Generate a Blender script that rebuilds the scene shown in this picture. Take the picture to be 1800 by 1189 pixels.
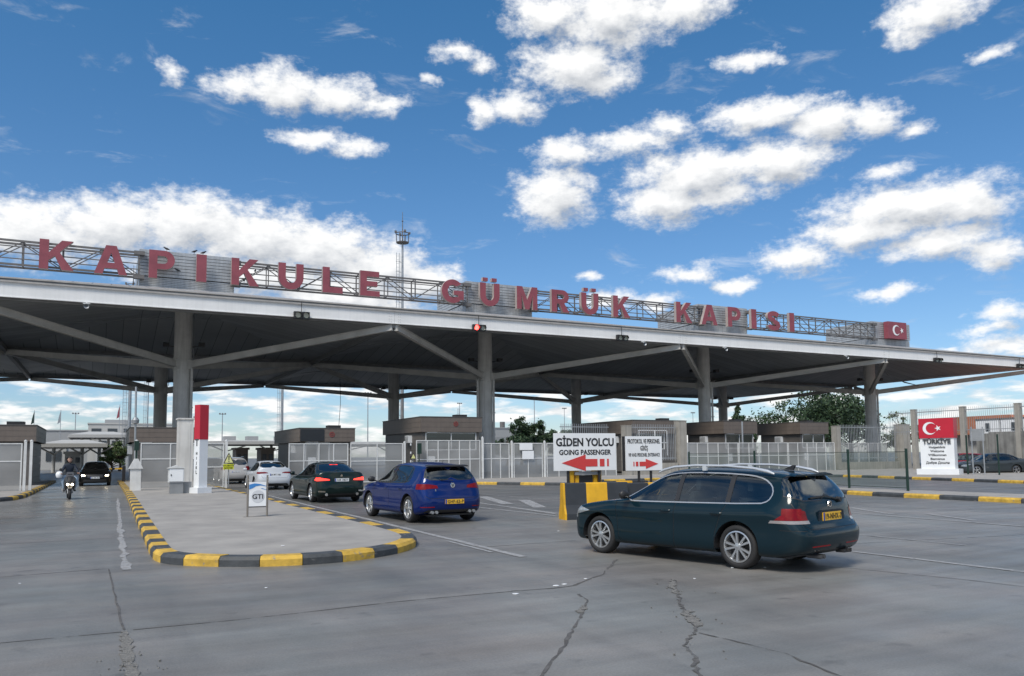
import bpy, bmesh, math, random
from math import radians as R, sin, cos, pi
from mathutils import Vector, Matrix
from mathutils.bvhtree import BVHTree
import numpy as np
random.seed(7)
rng = np.random.default_rng(7)
for o in list(bpy.data.objects):
    bpy.data.objects.remove(o)
S = bpy.context.scene
COL = S.collection

# ------------------------------------------------------------------ camera
cd = bpy.data.cameras.new('camera')
cam = bpy.data.objects.new('camera', cd)
COL.objects.link(cam)
_yaw, _pit, _rol = 0.473592, 0.082133, -0.00964398
fw = Vector((sin(_yaw)*cos(_pit), cos(_yaw)*cos(_pit), sin(_pit)))
rt = Vector((cos(_yaw), -sin(_yaw), 0))
up = rt.cross(fw)
r2 = cos(_rol)*rt + sin(_rol)*up
u2 = -sin(_rol)*rt + cos(_rol)*up
cam.matrix_world = Matrix(((r2.x, u2.x, -fw.x, 0), (r2.y, u2.y, -fw.y, 0), (r2.z, u2.z, -fw.z, 1.6), (0, 0, 0, 1)))
cd.sensor_fit = 'HORIZONTAL'
cd.sensor_width = 36
cd.lens = 1404.68/1800*36
cd.shift_y = (685.34-594.5)/1800
cd.clip_start = 0.1
cd.clip_end = 6000
S.camera = cam

# ------------------------------------------------------------------ light
SUN_EL, SUN_AZ = 50.0, -128.0      # azimuth measured from +Y towards +X, degrees
S.view_settings.view_transform = 'Standard'
S.view_settings.look = 'None'
S.view_settings.gamma = 1
S.view_settings.exposure = 0.68
sd = Vector((sin(R(SUN_AZ))*cos(R(SUN_EL)), cos(R(SUN_AZ))*cos(R(SUN_EL)), sin(R(SUN_EL))))
sl = bpy.data.lights.new('sun', 'SUN')
sl.energy = 2.2
sl.angle = R(20)
sl.color = (1.0, 0.93, 0.83)
so = bpy.data.objects.new('sun', sl)
so.rotation_euler = sd.to_track_quat('Z', 'Y').to_euler()
so.location = (0, 0, 60)
COL.objects.link(so)

CLOUDS = [(-4.18, 14.03, 3.79, 1.96), (-0.07, 14.9, 4.45, 1.82), (4.73, 15.41, 5.16, 1.99), (9.14, 14.85, 5.41, 2.17), (13.38, 14.34, 4.38, 2.11), (17.37, 13.13, 4.07, 2.15), (20.62, 12.41, 2.87, 1.43), (14.99, 11.09, 5.63, 1.96), (7.33, 12.46, 7.25, 1.5), (8.02, 24.41, 2.22, 0.82), (10.9, 24.63, 2.96, 1.31), (14.47, 24.49, 2.84, 1.19), (17.52, 24.09, 1.85, 0.64), (13.3, 21.61, 2.4, 0.61), (15.91, 21.27, 1.83, 0.55), (3.35, 24.77, 0.78, 0.66), (21.25, 25.85, 0.59, 0.32), (23.14, 27.48, 1.44, 0.52), (25.04, 26.91, 0.93, 0.45), (29.96, 29.83, 2.96, 1.32), (34.6, 29.45, 4.54, 1.97), (39.56, 29.54, 3.6, 1.14), (32.01, 26.68, 4.17, 1.66), (33.87, 25.54, 1.99, 0.98), (27.55, 24.31, 2.11, 0.94), (25.23, 23.95, 1.05, 0.72), (30.4, 18.27, 2.9, 1.91), (31.49, 21.16, 2.29, 0.97), (35.85, 21.62, 3.45, 0.73), (38.73, 22.44, 1.8, 0.65), (45.23, 22.46, 3.9, 1.15), (49.29, 21.48, 2.31, 1.3), (52.12, 21.14, 1.87, 1.01), (40.83, 19.22, 5.01, 1.66), (46.25, 19.4, 3.65, 1.5), (38.39, 17.52, 3.17, 1.51), (42.36, 17.78, 3.44, 0.93), (54.23, 15.49, 5.33, 1.6), (57.44, 15.18, 2.57, 1.29), (51.46, 14.42, 3.68, 1.36), (47.11, 13.02, 2.59, 0.97), (55.75, 13.16, 3.7, 1.12), (58.67, 12.08, 1.77, 1.02), (40.04, 12.51, 1.95, 0.55), (42.92, 11.43, 1.22, 0.46), (32.5, 12.72, 0.9, 0.24), (56.14, 26.61, 2.85, 1.22), (54.75, 25.6, 1.32, 0.69), (44.4, 25.86, 1.99, 0.47), (59.16, 23.56, 0.84, 0.31), (54.86, 20.12, 1.04, 0.4), (52.64, 10.28, 1.72, 0.47), (59.22, 8.39, 1.46, 0.62), (57.97, 7.46, 1.49, 0.42), (58.82, 6.34, 2.04, 0.62), (34.39, 10.98, 1.82, 0.72), (37.41, 10.67, 1.51, 0.63), (52.83, 17.98, 1.34, 0.42)]

W = bpy.data.worlds.new('World')
S.world = W
W.use_nodes = True


def build_world():
    nt = W.node_tree
    nt.nodes.clear()

    def group():
        g = bpy.data.node_groups.new('cloud_field', 'ShaderNodeTree')
        g.interface.new_socket('P', in_out='INPUT', socket_type='NodeSocketVector')
        g.interface.new_socket('V', in_out='INPUT', socket_type='NodeSocketVector')
        g.interface.new_socket('D', in_out='OUTPUT', socket_type='NodeSocketFloat')
        g.interface.new_socket('Ds', in_out='OUTPUT', socket_type='NodeSocketFloat')
        N, L = g.nodes, g.links
        gi, go = N.new('NodeGroupInput'), N.new('NodeGroupOutput')
        P = gi.outputs[0]

        def vm(op, a, b=None):
            n = N.new('ShaderNodeVectorMath'); n.operation = op
            for i, v in enumerate((a, b)):
                if v is None: continue
                if isinstance(v, tuple): n.inputs[i].default_value = v
                else: L.new(v, n.inputs[i])
            return n.outputs['Value'] if op == 'LENGTH' else n.outputs[0]

        def m(op, a, b=None, c=None, clamp=False):
            n = N.new('ShaderNodeMath'); n.operation = op; n.use_clamp = clamp
            for i, v in enumerate((a, b, c)):
                if v is None: continue
                if isinstance(v, (int, float)): n.inputs[i].default_value = v
                else: L.new(v, n.inputs[i])
            return n.outputs[0]

        def noise(vec, scale, detail, rough=0.5):
            n = N.new('ShaderNodeTexNoise'); n.inputs['Scale'].default_value = scale
            n.inputs['Detail'].default_value = detail; n.inputs['Roughness'].default_value = rough
            L.new(vec, n.inputs['Vector']); return n
        # P = (azimuth deg, elevation deg, 0)
        Ps = vm('MULTIPLY', P, (1.0, 1.6, 1.0))
        n1 = noise(Ps, 0.42, 4)
        warp = vm('MULTIPLY', vm('SUBTRACT', n1.outputs['Color'], (0.5, 0.5, 0.5)), (2.6, 1.3, 0))
        Pw = vm('ADD', P, warp)
        d = None
        for (a, e, ra, re) in CLOUDS:
            k = m_ = vm('LENGTH', vm('MULTIPLY', vm('SUBTRACT', Pw, (a, e, 0.0)), (1/(ra*1.02), 1/(re*1.04), 0.0)))
            # keep width of the soft edge the same in degrees for small and large clouds
            k = m('MULTIPLY', m('SUBTRACT', k, 1.0), min(1.0, 0.35+re*0.45))
            if d is None: d = k
            else:
                n = N.new('ShaderNodeMath'); n.operation = 'SMOOTH_MIN'
                L.new(d, n.inputs[0]); L.new(k, n.inputs[1]); n.inputs[2].default_value = 0.12
                d = n.outputs[0]
        n2 = noise(Ps, 0.62, 5, 0.55)
        n4 = noise(Ps, 2.6, 6, 0.62)
        lowb = m('MULTIPLY', m('SUBTRACT', n2.outputs['Fac'], 0.5), 1.75)
        base = m('MULTIPLY', d, -1.25)
        D = m('ADD', base, m('ADD', lowb, m('MULTIPLY', m('SUBTRACT', n4.outputs['Fac'], 0.5), 0.75)))
        Ds = m('ADD', base, m('MULTIPLY', lowb, 0.75))
        # small fair-weather clouds near the horizon, and unseen ones added for reflections outside the photographed sector
        Pl = vm('MULTIPLY', P, (0.75, 2.9, 1.0))
        n3 = noise(Pl, 0.42, 7, 0.55)
        sep = N.new('ShaderNodeSeparateXYZ'); L.new(P, sep.inputs[0])
        low = m('SUBTRACT', 1.0, m('DIVIDE', m('SUBTRACT', sep.outputs[1], 6.0), 2.0, clamp=True), clamp=True)
        D2 = m('MULTIPLY', m('SUBTRACT', n3.outputs['Fac'], 0.505), 5.0)
        D2 = m('SUBTRACT', D2, m('MULTIPLY', m('SUBTRACT', 1.0, low), 3.0))
        V = gi.outputs[1]
        Vs = vm('MULTIPLY', V, (1.0, 1.0, 2.2))
        n5 = noise(Vs, 2.6, 6, 0.5)
        dt = N.new('ShaderNodeVectorMath'); dt.operation = 'DOT_PRODUCT'
        L.new(V, dt.inputs[0]); dt.inputs[1].default_value = (0.442, 0.868, 0.225)
        off = m('DIVIDE', m('SUBTRACT', 0.77, dt.outputs['Value']), 0.12, clamp=True)
        D3 = m('MULTIPLY', m('SUBTRACT', n5.outputs['Fac'], 0.50), 4.0)
        D3 = m('SUBTRACT', D3, m('MULTIPLY', m('SUBTRACT', 1.0, off), 4.0))
        R_ = m('MAXIMUM', D2, D3)
        L.new(m('MAXIMUM', D, R_), go.inputs[0])
        L.new(m('MAXIMUM', Ds, m('MULTIPLY', R_, 0.8)), go.inputs[1])
        return g
    g = group()
    N, L = nt.nodes, nt.links

    def m(op, a, b=None, clamp=False):
        n = N.new('ShaderNodeMath'); n.operation = op; n.use_clamp = clamp
        for i, v in enumerate((a, b)):
            if v is None: continue
            if isinstance(v, (int, float)): n.inputs[i].default_value = v
            else: L.new(v, n.inputs[i])
        return n.outputs[0]
    tc = N.new('ShaderNodeTexCoord')
    nrm = N.new('ShaderNodeVectorMath'); nrm.operation = 'NORMALIZE'
    L.new(tc.outputs['Generated'], nrm.inputs[0])
    sep = N.new('ShaderNodeSeparateXYZ'); L.new(nrm.outputs[0], sep.inputs[0])
    az = m('MULTIPLY', m('ARCTAN2', sep.outputs[0], sep.outputs[1]), 180/pi)
    el = m('MULTIPLY', m('ARCSINE', sep.outputs[2]), 180/pi)
    comb = N.new('ShaderNodeCombineXYZ')
    L.new(az, comb.inputs[0]); L.new(el, comb.inputs[1])
    ga = N.new('ShaderNodeGroup'); ga.node_tree = g; L.new(comb.outputs[0], ga.inputs[0]); L.new(nrm.outputs[0], ga.inputs[1])
    offv = N.new('ShaderNodeVectorMath'); offv.operation = 'ADD'
    L.new(comb.outputs[0], offv.inputs[0]); offv.inputs[1].default_value = (-0.6, 1.0, 0)
    gb = N.new('ShaderNodeGroup'); gb.node_tree = g; L.new(offv.outputs[0], gb.inputs[0])
    vo = N.new('ShaderNodeVectorMath'); vo.operation = 'ADD'; L.new(nrm.outputs[0], vo.inputs[0]); vo.inputs[1].default_value = (-0.02, -0.01, 0.04); L.new(vo.outputs[0], gb.inputs[1])
    D, Ds, Du = ga.outputs[0], ga.outputs[1], gb.outputs[1]
    mr = N.new('ShaderNodeMapRange'); mr.interpolation_type = 'SMOOTHSTEP'
    L.new(D, mr.inputs[0]); mr.inputs[1].default_value = -0.40; mr.inputs[2].default_value = 0.66
    alpha = mr.outputs[0]
    wv = N.new('ShaderNodeVectorMath'); wv.operation = 'MULTIPLY'; L.new(comb.outputs[0], wv.inputs[0]); wv.inputs[1].default_value = (0.16, 0.5, 1)
    wn = N.new('ShaderNodeTexNoise'); wn.inputs['Scale'].default_value = 1.0; wn.inputs['Detail'].default_value = 8; wn.inputs['Roughness'].default_value = .62; wn.inputs['Distortion'].default_value = .6
    L.new(wv.outputs[0], wn.inputs['Vector'])
    wr = N.new('ShaderNodeMapRange'); wr.interpolation_type = 'SMOOTHSTEP'; L.new(wn.outputs['Fac'], wr.inputs[0])
    wr.inputs[1].default_value = .56; wr.inputs[2].default_value = .80; wr.inputs[3].default_value = 0; wr.inputs[4].default_value = .45
    alpha = m('MAXIMUM', alpha, wr.outputs[0])
    above = m('GREATER_THAN', el, 0.0)
    alpha = m('MULTIPLY', m('MULTIPLY', alpha, 0.97), above)
    # a cloud is bright where little cloud lies between it and the sun, greyer beneath thick cloud
    sh = m('ADD', m('ADD', m('MULTIPLY', m('SUBTRACT', Ds, Du), 0.42), 0.60), m('MULTIPLY', m('SUBTRACT', D, Ds), 0.35), clamp=True)
    thick = m('MULTIPLY', m('MAXIMUM', m('SUBTRACT', Du, 0.35), 0.0), 0.20)
    sh = m('SUBTRACT', sh, thick, clamp=True)
    ramp = N.new('ShaderNodeValToRGB')
    L.new(sh, ramp.inputs[0])
    ramp.color_ramp.elements[0].position = 0.1
    ramp.color_ramp.elements[0].color = (0.31, 0.33, 0.36, 1)
    ramp.color_ramp.elements[1].position = 0.85
    ramp.color_ramp.elements[1].color = (0.66, 0.66, 0.655, 1)
    sky = N.new('ShaderNodeTexSky')
    sky.sky_type = 'NISHITA'
    sky.sun_disc = False
    sky.sun_elevation = R(SUN_EL)
    sky.sun_rotation = R(SUN_AZ)
    sky.altitude = 200
    sky.air_density = 1.0
    sky.dust_density = 0.4
    sky.ozone_density = 1.6
    skym = N.new('ShaderNodeVectorMath'); skym.operation = 'MULTIPLY'
    L.new(sky.outputs[0], skym.inputs[0]); skym.inputs[1].default_value = (SKY_K, SKY_K, SKY_K)
    tint = N.new('ShaderNodeValToRGB')      # white balance of the sky light, cooler towards the horizon
    L.new(m('DIVIDE', el, 30.0, clamp=True), tint.inputs[0])
    tint.color_ramp.elements[0].color = (0.70, 0.80, 0.98, 1)
    tint.color_ramp.elements[1].color = (0.42, 0.88, 1.12, 1)
    skt = N.new('ShaderNodeMixRGB'); skt.blend_type = 'MULTIPLY'; skt.inputs[0].default_value = 1
    L.new(skym.outputs[0], skt.inputs[1]); L.new(tint.outputs[0], skt.inputs[2])
    mix = N.new('ShaderNodeMixRGB')
    L.new(alpha, mix.inputs[0]); L.new(skt.outputs[0], mix.inputs[1]); L.new(ramp.outputs[0], mix.inputs[2])
    bg = N.new('ShaderNodeBackground')
    L.new(mix.outputs[0], bg.inputs[0])
    bg.inputs[1].default_value = 1.0
    out = N.new('ShaderNodeOutputWorld')
    L.new(bg.outputs[0], out.inputs[0])


SKY_K = 0.075
build_world()

# ------------------------------------------------------------------ materials
MATS = {}


def mat(name, col, rough=0.6, metal=0.0, var=0.0, vscale=2.0, bump=0.0, bscale=30.0, coat=0.0, emit=None, estr=0.0, spec=0.5, stretch=(1, 1, 1), streak=0.0):
    if name in MATS: return MATS[name]
    m = bpy.data.materials.new(name)
    m.use_nodes = True
    nt = m.node_tree
    N, L = nt.nodes, nt.links
    b = N['Principled BSDF']
    b.inputs['Base Color'].default_value = (*col, 1)
    b.inputs['Roughness'].default_value = rough
    b.inputs['Metallic'].default_value = metal
    b.inputs['Coat Weight'].default_value = coat
    b.inputs['Coat Roughness'].default_value = 0.04
    b.inputs['Specular IOR Level'].default_value = spec
    if emit:
        b.inputs['Emission Color'].default_value = (*emit, 1)
        b.inputs['Emission Strength'].default_value = estr
    tc = N.new('ShaderNodeTexCoord')
    mp = N.new('ShaderNodeMapping')
    mp.inputs['Scale'].default_value = stretch
    L.new(tc.outputs['Object'], mp.inputs[0])
    if var > 0:
        n = N.new('ShaderNodeTexNoise')
        n.inputs['Scale'].default_value = vscale
        n.inputs['Detail'].default_value = 6
        n.inputs['Roughness'].default_value = 0.6
        L.new(mp.outputs[0], n.inputs['Vector'])
        mr = N.new('ShaderNodeMapRange')
        L.new(n.outputs['Fac'], mr.inputs[0])
        mr.inputs[1].default_value = 0.3; mr.inputs[2].default_value = 0.7
        mr.inputs[3].default_value = 1-var; mr.inputs[4].default_value = 1+var
        last = mr.outputs[0]
        if streak > 0:      # rain streaks running down
            mp2 = N.new('ShaderNodeMapping'); mp2.inputs['Scale'].default_value = (6, 6, 0.35)
            L.new(tc.outputs['Object'], mp2.inputs[0])
            n2 = N.new('ShaderNodeTexNoise'); n2.inputs['Scale'].default_value = 1.0; n2.inputs['Detail'].default_value = 5
            L.new(mp2.outputs[0], n2.inputs['Vector'])
            mr2 = N.new('ShaderNodeMapRange'); L.new(n2.outputs['Fac'], mr2.inputs[0])
            mr2.inputs[1].default_value = 0.45; mr2.inputs[2].default_value = 0.7
            mr2.inputs[3].default_value = 1; mr2.inputs[4].default_value = 1-streak
            mm = N.new('ShaderNodeMath'); mm.operation = 'MULTIPLY'
            L.new(last, mm.inputs[0]); L.new(mr2.outputs[0], mm.inputs[1]); last = mm.outputs[0]
        vmn = N.new('ShaderNodeVectorMath'); vmn.operation = 'SCALE'
        vmn.inputs[0].default_value = col
        L.new(last, vmn.inputs['Scale'])
        L.new(vmn.outputs[0], b.inputs['Base Color'])
        mr3 = N.new('ShaderNodeMapRange'); L.new(n.outputs['Fac'], mr3.inputs[0])
        mr3.inputs[1].default_value = 0.3; mr3.inputs[2].default_value = 0.7
        mr3.inputs[3].default_value = max(0.02, rough*(1-var*0.6)); mr3.inputs[4].default_value = min(1, rough*(1+var*0.6))
        L.new(mr3.outputs[0], b.inputs['Roughness'])
    if bump > 0:
        n = N.new('ShaderNodeTexNoise'); n.inputs['Scale'].default_value = bscale; n.inputs['Detail'].default_value = 5
        L.new(mp.outputs[0], n.inputs['Vector'])
        bp = N.new('ShaderNodeBump'); bp.inputs['Strength'].default_value = bump; bp.inputs['Distance'].default_value = 0.02
        L.new(n.outputs['Fac'], bp.inputs['Height']); L.new(bp.outputs[0], b.inputs['Normal'])
    MATS[name] = m
    return m


def glass(name, tint=(0.3, 0.36, 0.36), f=1.5, base=0.06):
    if name in MATS: return MATS[name]
    m = bpy.data.materials.new(name); m.use_nodes = True
    nt = m.node_tree; N, L = nt.nodes, nt.links; N.clear()
    o = N.new('ShaderNodeOutputMaterial')
    g = N.new('ShaderNodeBsdfGlossy'); g.inputs['Roughness'].default_value = 0.02
    g.inputs['Color'].default_value = (0.9, 0.95, 0.95, 1)
    t = N.new('ShaderNodeBsdfTransparent'); t.inputs['Color'].default_value = (*tint, 1)
    fr = N.new('ShaderNodeFresnel'); fr.inputs['IOR'].default_value = f
    ad = N.new('ShaderNodeMath'); ad.operation = 'ADD'; ad.inputs[1].default_value = base; ad.use_clamp = True
    L.new(fr.outputs[0], ad.inputs[0])
    mx = N.new('ShaderNodeMixShader')
    L.new(ad.outputs[0], mx.inputs[0]); L.new(t.outputs[0], mx.inputs[1]); L.new(g.outputs[0], mx.inputs[2])
    L.new(mx.outputs[0], o.inputs[0])
    MATS[name] = m
    return m


def screen_mesh(name, col, open_):
    """expanded metal infill, far finer than a pixel: partly open sheet"""
    m = bpy.data.materials.new(name); m.use_nodes = True
    nt = m.node_tree; N, L = nt.nodes, nt.links; N.clear()
    o = N.new('ShaderNodeOutputMaterial')
    d = N.new('ShaderNodeBsdfDiffuse')
    t = N.new('ShaderNodeBsdfTransparent')
    tc = N.new('ShaderNodeTexCoord')
    n = N.new('ShaderNodeTexNoise'); n.inputs['Scale'].default_value = 0.35; n.inputs['Detail'].default_value = 2
    L.new(tc.outputs['Object'], n.inputs['Vector'])
    v = N.new('ShaderNodeVectorMath'); v.operation = 'SCALE'; v.inputs[0].default_value = tuple(c*2 for c in col)
    L.new(n.outputs['Fac'], v.inputs['Scale']); L.new(v.outputs[0], d.inputs['Color'])
    mx = N.new('ShaderNodeMixShader'); mx.inputs[0].default_value = open_
    L.new(d.outputs[0], mx.inputs[1]); L.new(t.outputs[0], mx.inputs[2]); L.new(mx.outputs[0], o.inputs[0])
    MATS[name] = m
    return m


def panel_mat(name, col, pitch, seam=0.35, rough=0.5, metal=0.0, var=0.12, w=0.03, spec=0.5):
    """sheet-metal panels: UV.x runs along the edge in metres, seams every `pitch`"""
    m = bpy.data.materials.new(name); m.use_nodes = True
    nt = m.node_tree; N, L = nt.nodes, nt.links
    b = N['Principled BSDF']; b.inputs['Roughness'].default_value = rough; b.inputs['Metallic'].default_value = metal
    b.inputs['Specular IOR Level'].default_value = spec
    uv = N.new('ShaderNodeUVMap')
    sp = N.new('ShaderNodeSeparateXYZ'); L.new(uv.outputs[0], sp.inputs[0])

    def mth(op, a, bb=None):
        n = N.new('ShaderNodeMath'); n.operation = op
        for i, vv in enumerate((a, bb)):
            if vv is None: continue
            if isinstance(vv, (int, float)): n.inputs[i].default_value = vv
            else: L.new(vv, n.inputs[i])
        return n.outputs[0]
    q = mth('DIVIDE', sp.outputs[0], pitch)
    fr = mth('FRACT', q); fl = mth('FLOOR', q)
    wn = N.new('ShaderNodeTexWhiteNoise'); wn.noise_dimensions = '1D'; L.new(fl, wn.inputs['W'])
    tone = mth('ADD', mth('MULTIPLY', wn.outputs['Value'], var), 1-var/2)
    ns = N.new('ShaderNodeTexNoise'); ns.inputs['Scale'].default_value = 0.25; ns.inputs['Detail'].default_value = 5
    tcn = N.new('ShaderNodeTexCoord'); L.new(tcn.outputs['Object'], ns.inputs['Vector'])
    tone = mth('MULTIPLY', tone, mth('ADD', mth('MULTIPLY', ns.outputs['Fac'], 0.5), 0.75))
    line = mth('LESS_THAN', fr, w/pitch)
    k = mth('SUBTRACT', 1.0, mth('MULTIPLY', line, seam))
    tone = mth('MULTIPLY', tone, k)
    v = N.new('ShaderNodeVectorMath'); v.operation = 'SCALE'; v.inputs[0].default_value = col
    L.new(tone, v.inputs['Scale']); L.new(v.outputs[0], b.inputs['Base Color'])
    MATS[name] = m
    return m


def ground_mat():
    m = bpy.data.materials.new('asphalt'); m.use_nodes = True
    nt = m.node_tree; N, L = nt.nodes, nt.links
    b = N['Principled BSDF']
    tc = N.new('ShaderNodeTexCoord')

    def noise(scale, detail, st=(1, 1, 1), rot=0.0, rough=0.55):
        mp = N.new('ShaderNodeMapping'); mp.inputs['Scale'].default_value = st
        mp.inputs['Rotation'].default_value = (0, 0, rot)
        L.new(tc.outputs['Object'], mp.inputs[0])
        n = N.new('ShaderNodeTexNoise'); n.inputs['Scale'].default_value = scale
        n.inputs['Detail'].default_value = detail; n.inputs['Roughness'].default_value = rough
        L.new(mp.outputs[0], n.inputs['Vector']); return n.outputs['Fac']

    def mr(v, a, bb, c, d):
        n = N.new('ShaderNodeMapRange'); L.new(v, n.inputs[0])
        for i, x in enumerate((a, bb, c, d)): n.inputs[i+1].default_value = x
        return n.outputs[0]

    def mul(a, bb):
        n = N.new('ShaderNodeMath'); n.operation = 'MULTIPLY'
        for i, vv in enumerate((a, bb)):
            if isinstance(vv, (int, float)): n.inputs[i].default_value = vv
            else: L.new(vv, n.inputs[i])
        return n.outputs[0]
    big = mr(noise(0.12, 4), 0.3, 0.7, 0.84, 1.14)
    mid = mr(noise(0.55, 8, (1, 0.6, 1), 0.3, 0.62), 0.3, 0.7, 0.76, 1.20)
    smear = mr(noise(0.8, 7, (0.35, 2.6, 1), 0.35, 0.6), 0.35, 0.7, 0.83, 1.13)
    fine = mr(noise(48, 4, rough=0.75), 0.3, 0.7, 0.80, 1.20)
    spots = mr(noise(2.3, 3), 0.64, 0.74, 1.0, 0.72)
    tone = mul(mul(mul(big, mid), mul(smear, fine)), spots)
    # slab to slab difference on the five metre concrete grid
    sp = N.new('ShaderNodeSeparateXYZ'); L.new(tc.outputs['Object'], sp.inputs[0])
    wn = N.new('ShaderNodeTexWhiteNoise'); wn.noise_dimensions = '2D'
    cm = N.new('ShaderNodeCombineXYZ')
    for i, off in ((0, -0.2), (1, -3.6)):
        a = N.new('ShaderNodeMath'); a.operation = 'ADD'; L.new(sp.outputs[i], a.inputs[0]); a.inputs[1].default_value = off
        d = N.new('ShaderNodeMath'); d.operation = 'DIVIDE'; L.new(a.outputs[0], d.inputs[0]); d.inputs[1].default_value = 4.85
        f = N.new('ShaderNodeMath'); f.operation = 'FLOOR'; L.new(d.outputs[0], f.inputs[0]); L.new(f.outputs[0], cm.inputs[i])
    L.new(cm.outputs[0], wn.inputs['Vector'])
    tone = mul(tone, mr(wn.outputs['Value'], 0, 1, 0.93, 1.07))
    wob_ = N.new('ShaderNodeMath'); wob_.operation = 'MULTIPLY_ADD'; L.new(noise(0.8, 4), wob_.inputs[0]); wob_.inputs[1].default_value = 3.0; L.new(sp.outputs[1], wob_.inputs[2])
    old = mul(mr(wob_.outputs[0], 18.2, 20.0, 0.0, 1.0), mr(sp.outputs[0], 5.5, 5.6, 0.0, 1.0))
    tone = mul(tone, mr(old, 0, 1, 1.0, 0.74))
    tracks = mr(noise(0.9, 5, (1.6, 0.12, 1), -0.12), 0.5, 0.72, 1.0, 0.82)
    tone = mul(tone, tracks)
    oil = mr(noise(1.7, 2, (1, 1, 1), 0.5), 0.70, 0.78, 1.0, 0.62)
    tone = mul(tone, oil)
    v = N.new('ShaderNodeVectorMath'); v.operation = 'SCALE'; v.inputs[0].default_value = (0.183, 0.178, 0.168)
    L.new(tone, v.inputs['Scale'])
    hue = N.new('ShaderNodeMixRGB'); hue.blend_type = 'MULTIPLY'; hue.inputs[0].default_value = 1
    L.new(v.outputs[0], hue.inputs[1])
    hc = N.new('ShaderNodeValToRGB'); L.new(noise(0.5, 5), hc.inputs[0])
    hc.color_ramp.elements[0].position = 0.35; hc.color_ramp.elements[0].color = (0.95, 1.0, 1.02, 1)
    hc.color_ramp.elements[1].position = 0.65; hc.color_ramp.elements[1].color = (1.04, 1.0, 0.99, 1)
    L.new(hc.outputs[0], hue.inputs[2]); L.new(hue.outputs[0], b.inputs['Base Color'])
    # worn, polished wheel tracks and the damp incoming lane are shinier
    rough = mr(noise(0.8, 6, (0.5, 2.0, 1), 0.3), 0.3, 0.7, 0.36, 0.60)
    lane = N.new('ShaderNodeMath'); lane.operation = 'ABSOLUTE'
    ad = N.new('ShaderNodeMath'); ad.operation = 'ADD'; L.new(sp.outputs[0], ad.inputs[0]); ad.inputs[1].default_value = 1.2
    L.new(ad.outputs[0], lane.inputs[0])
    lm = mr(lane.outputs[0], 1.4, 2.4, 1.0, 0.0)
    ym = mr(sp.outputs[1], 12.0, 26.0, 0.0, 1.0)
    wet = mul(lm, ym)
    sub = N.new('ShaderNodeMath'); sub.operation = 'MULTIPLY_ADD'
    L.new(wet, sub.inputs[0]); sub.inputs[1].default_value = -0.17; L.new(rough, sub.inputs[2])
    L.new(sub.outputs[0], b.inputs['Roughness'])
    b.inputs['Specular IOR Level'].default_value = 0.55
    bp = N.new('ShaderNodeBump'); bp.inputs['Strength'].default_value = 0.25; bp.inputs['Distance'].default_value = 0.01
    L.new(noise(55, 3), bp.inputs['Height']); L.new(bp.outputs[0], b.inputs['Normal'])
    return m


M_ASPH = ground_mat()
M_CONC = mat('pavement_concrete', (0.30, 0.285, 0.265), 0.75, var=0.18, vscale=1.2, bump=0.3, bscale=40)
M_YEL = mat('kerb_yellow', (0.52, 0.33, 0.05), 0.7, var=0.32, vscale=5, bump=0.3)
M_BLK = mat('kerb_black', (0.05, 0.055, 0.06), 0.6, var=0.3, vscale=5, bump=0.3)
M_WLINE = mat('road_paint', (0.33, 0.33, 0.33), 0.6, var=0.4, vscale=5)
M_CRACK = mat('joint_filler', (0.095, 0.092, 0.09), 0.85, var=0.3, vscale=8)
M_RUB = mat('crack_rubble', (0.17, 0.165, 0.155), 0.95, var=0.4, vscale=22, bump=0.9, bscale=60)
M_WHITE = mat('white_steel', (0.60, 0.61, 0.61), 0.5, var=0.1, vscale=2.5, streak=0.12)
M_FASC = mat('fascia_steel', (0.74, 0.745, 0.745), 0.5, var=0.06, vscale=0.5, streak=0.05)
M_GUT = mat('gutter_metal', (0.36, 0.345, 0.33), 0.5, var=0.2, vscale=1.5)
M_COLM = mat('column_steel', (0.60, 0.59, 0.565), 0.5, var=0.14, vscale=0.8, streak=0.18)
M_STRUT = mat('strut_steel', (0.50, 0.49, 0.465), 0.55, var=0.15, vscale=1.0)
M_BEAM = mat('beam_steel', (0.22, 0.22, 0.22), 0.6, var=0.2)
M_CEIL = panel_mat('ceiling_panels', (0.44, 0.455, 0.46), 1.25, seam=0.6, rough=0.6, w=0.05, var=0.18)
M_ROOF = panel_mat('roof_panels', (0.34, 0.335, 0.33), 1.1, seam=0.55, rough=0.45, w=0.07)
M_LOUV = mat('louvre_metal', (0.40, 0.42, 0.44), 0.42, metal=0.3, var=0.15, vscale=2, streak=0.2)
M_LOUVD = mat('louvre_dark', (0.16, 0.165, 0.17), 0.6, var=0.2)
M_TRUSS = mat('truss_steel', (0.13, 0.125, 0.125), 0.55, var=0.2)
M_RED = mat('letter_red', (0.24, 0.058, 0.078), 0.55, var=0.15, vscale=1.5)
M_CREAM = mat('letter_return', (0.38, 0.33, 0.31), 0.5, var=0.12)
M_BROWN = mat('booth_cladding', (0.135, 0.112, 0.097), 0.5, var=0.12, vscale=1.2, streak=0.1)
M_BROWN2 = mat('booth_cladding_lower', (0.10, 0.093, 0.088), 0.5, var=0.15, vscale=1.2)
M_DARK = mat('dark_panel', (0.012, 0.016, 0.022), 0.3)
M_BLACK = mat('black_plastic', (0.02, 0.02, 0.022), 0.5)
M_GREY = mat('grey_metal', (0.24, 0.25, 0.26), 0.45, metal=0.2, var=0.15)
M_GALV = mat('galvanised', (0.33, 0.35, 0.37), 0.42, metal=0.4, var=0.15)
M_GREEN = mat('green_steel', (0.006, 0.028, 0.02), 0.45, var=0.15)
M_WALL = mat('concrete_wall', (0.31, 0.295, 0.265), 0.8, var=0.14, vscale=1.3, bump=0.3, streak=0.22)
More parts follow.
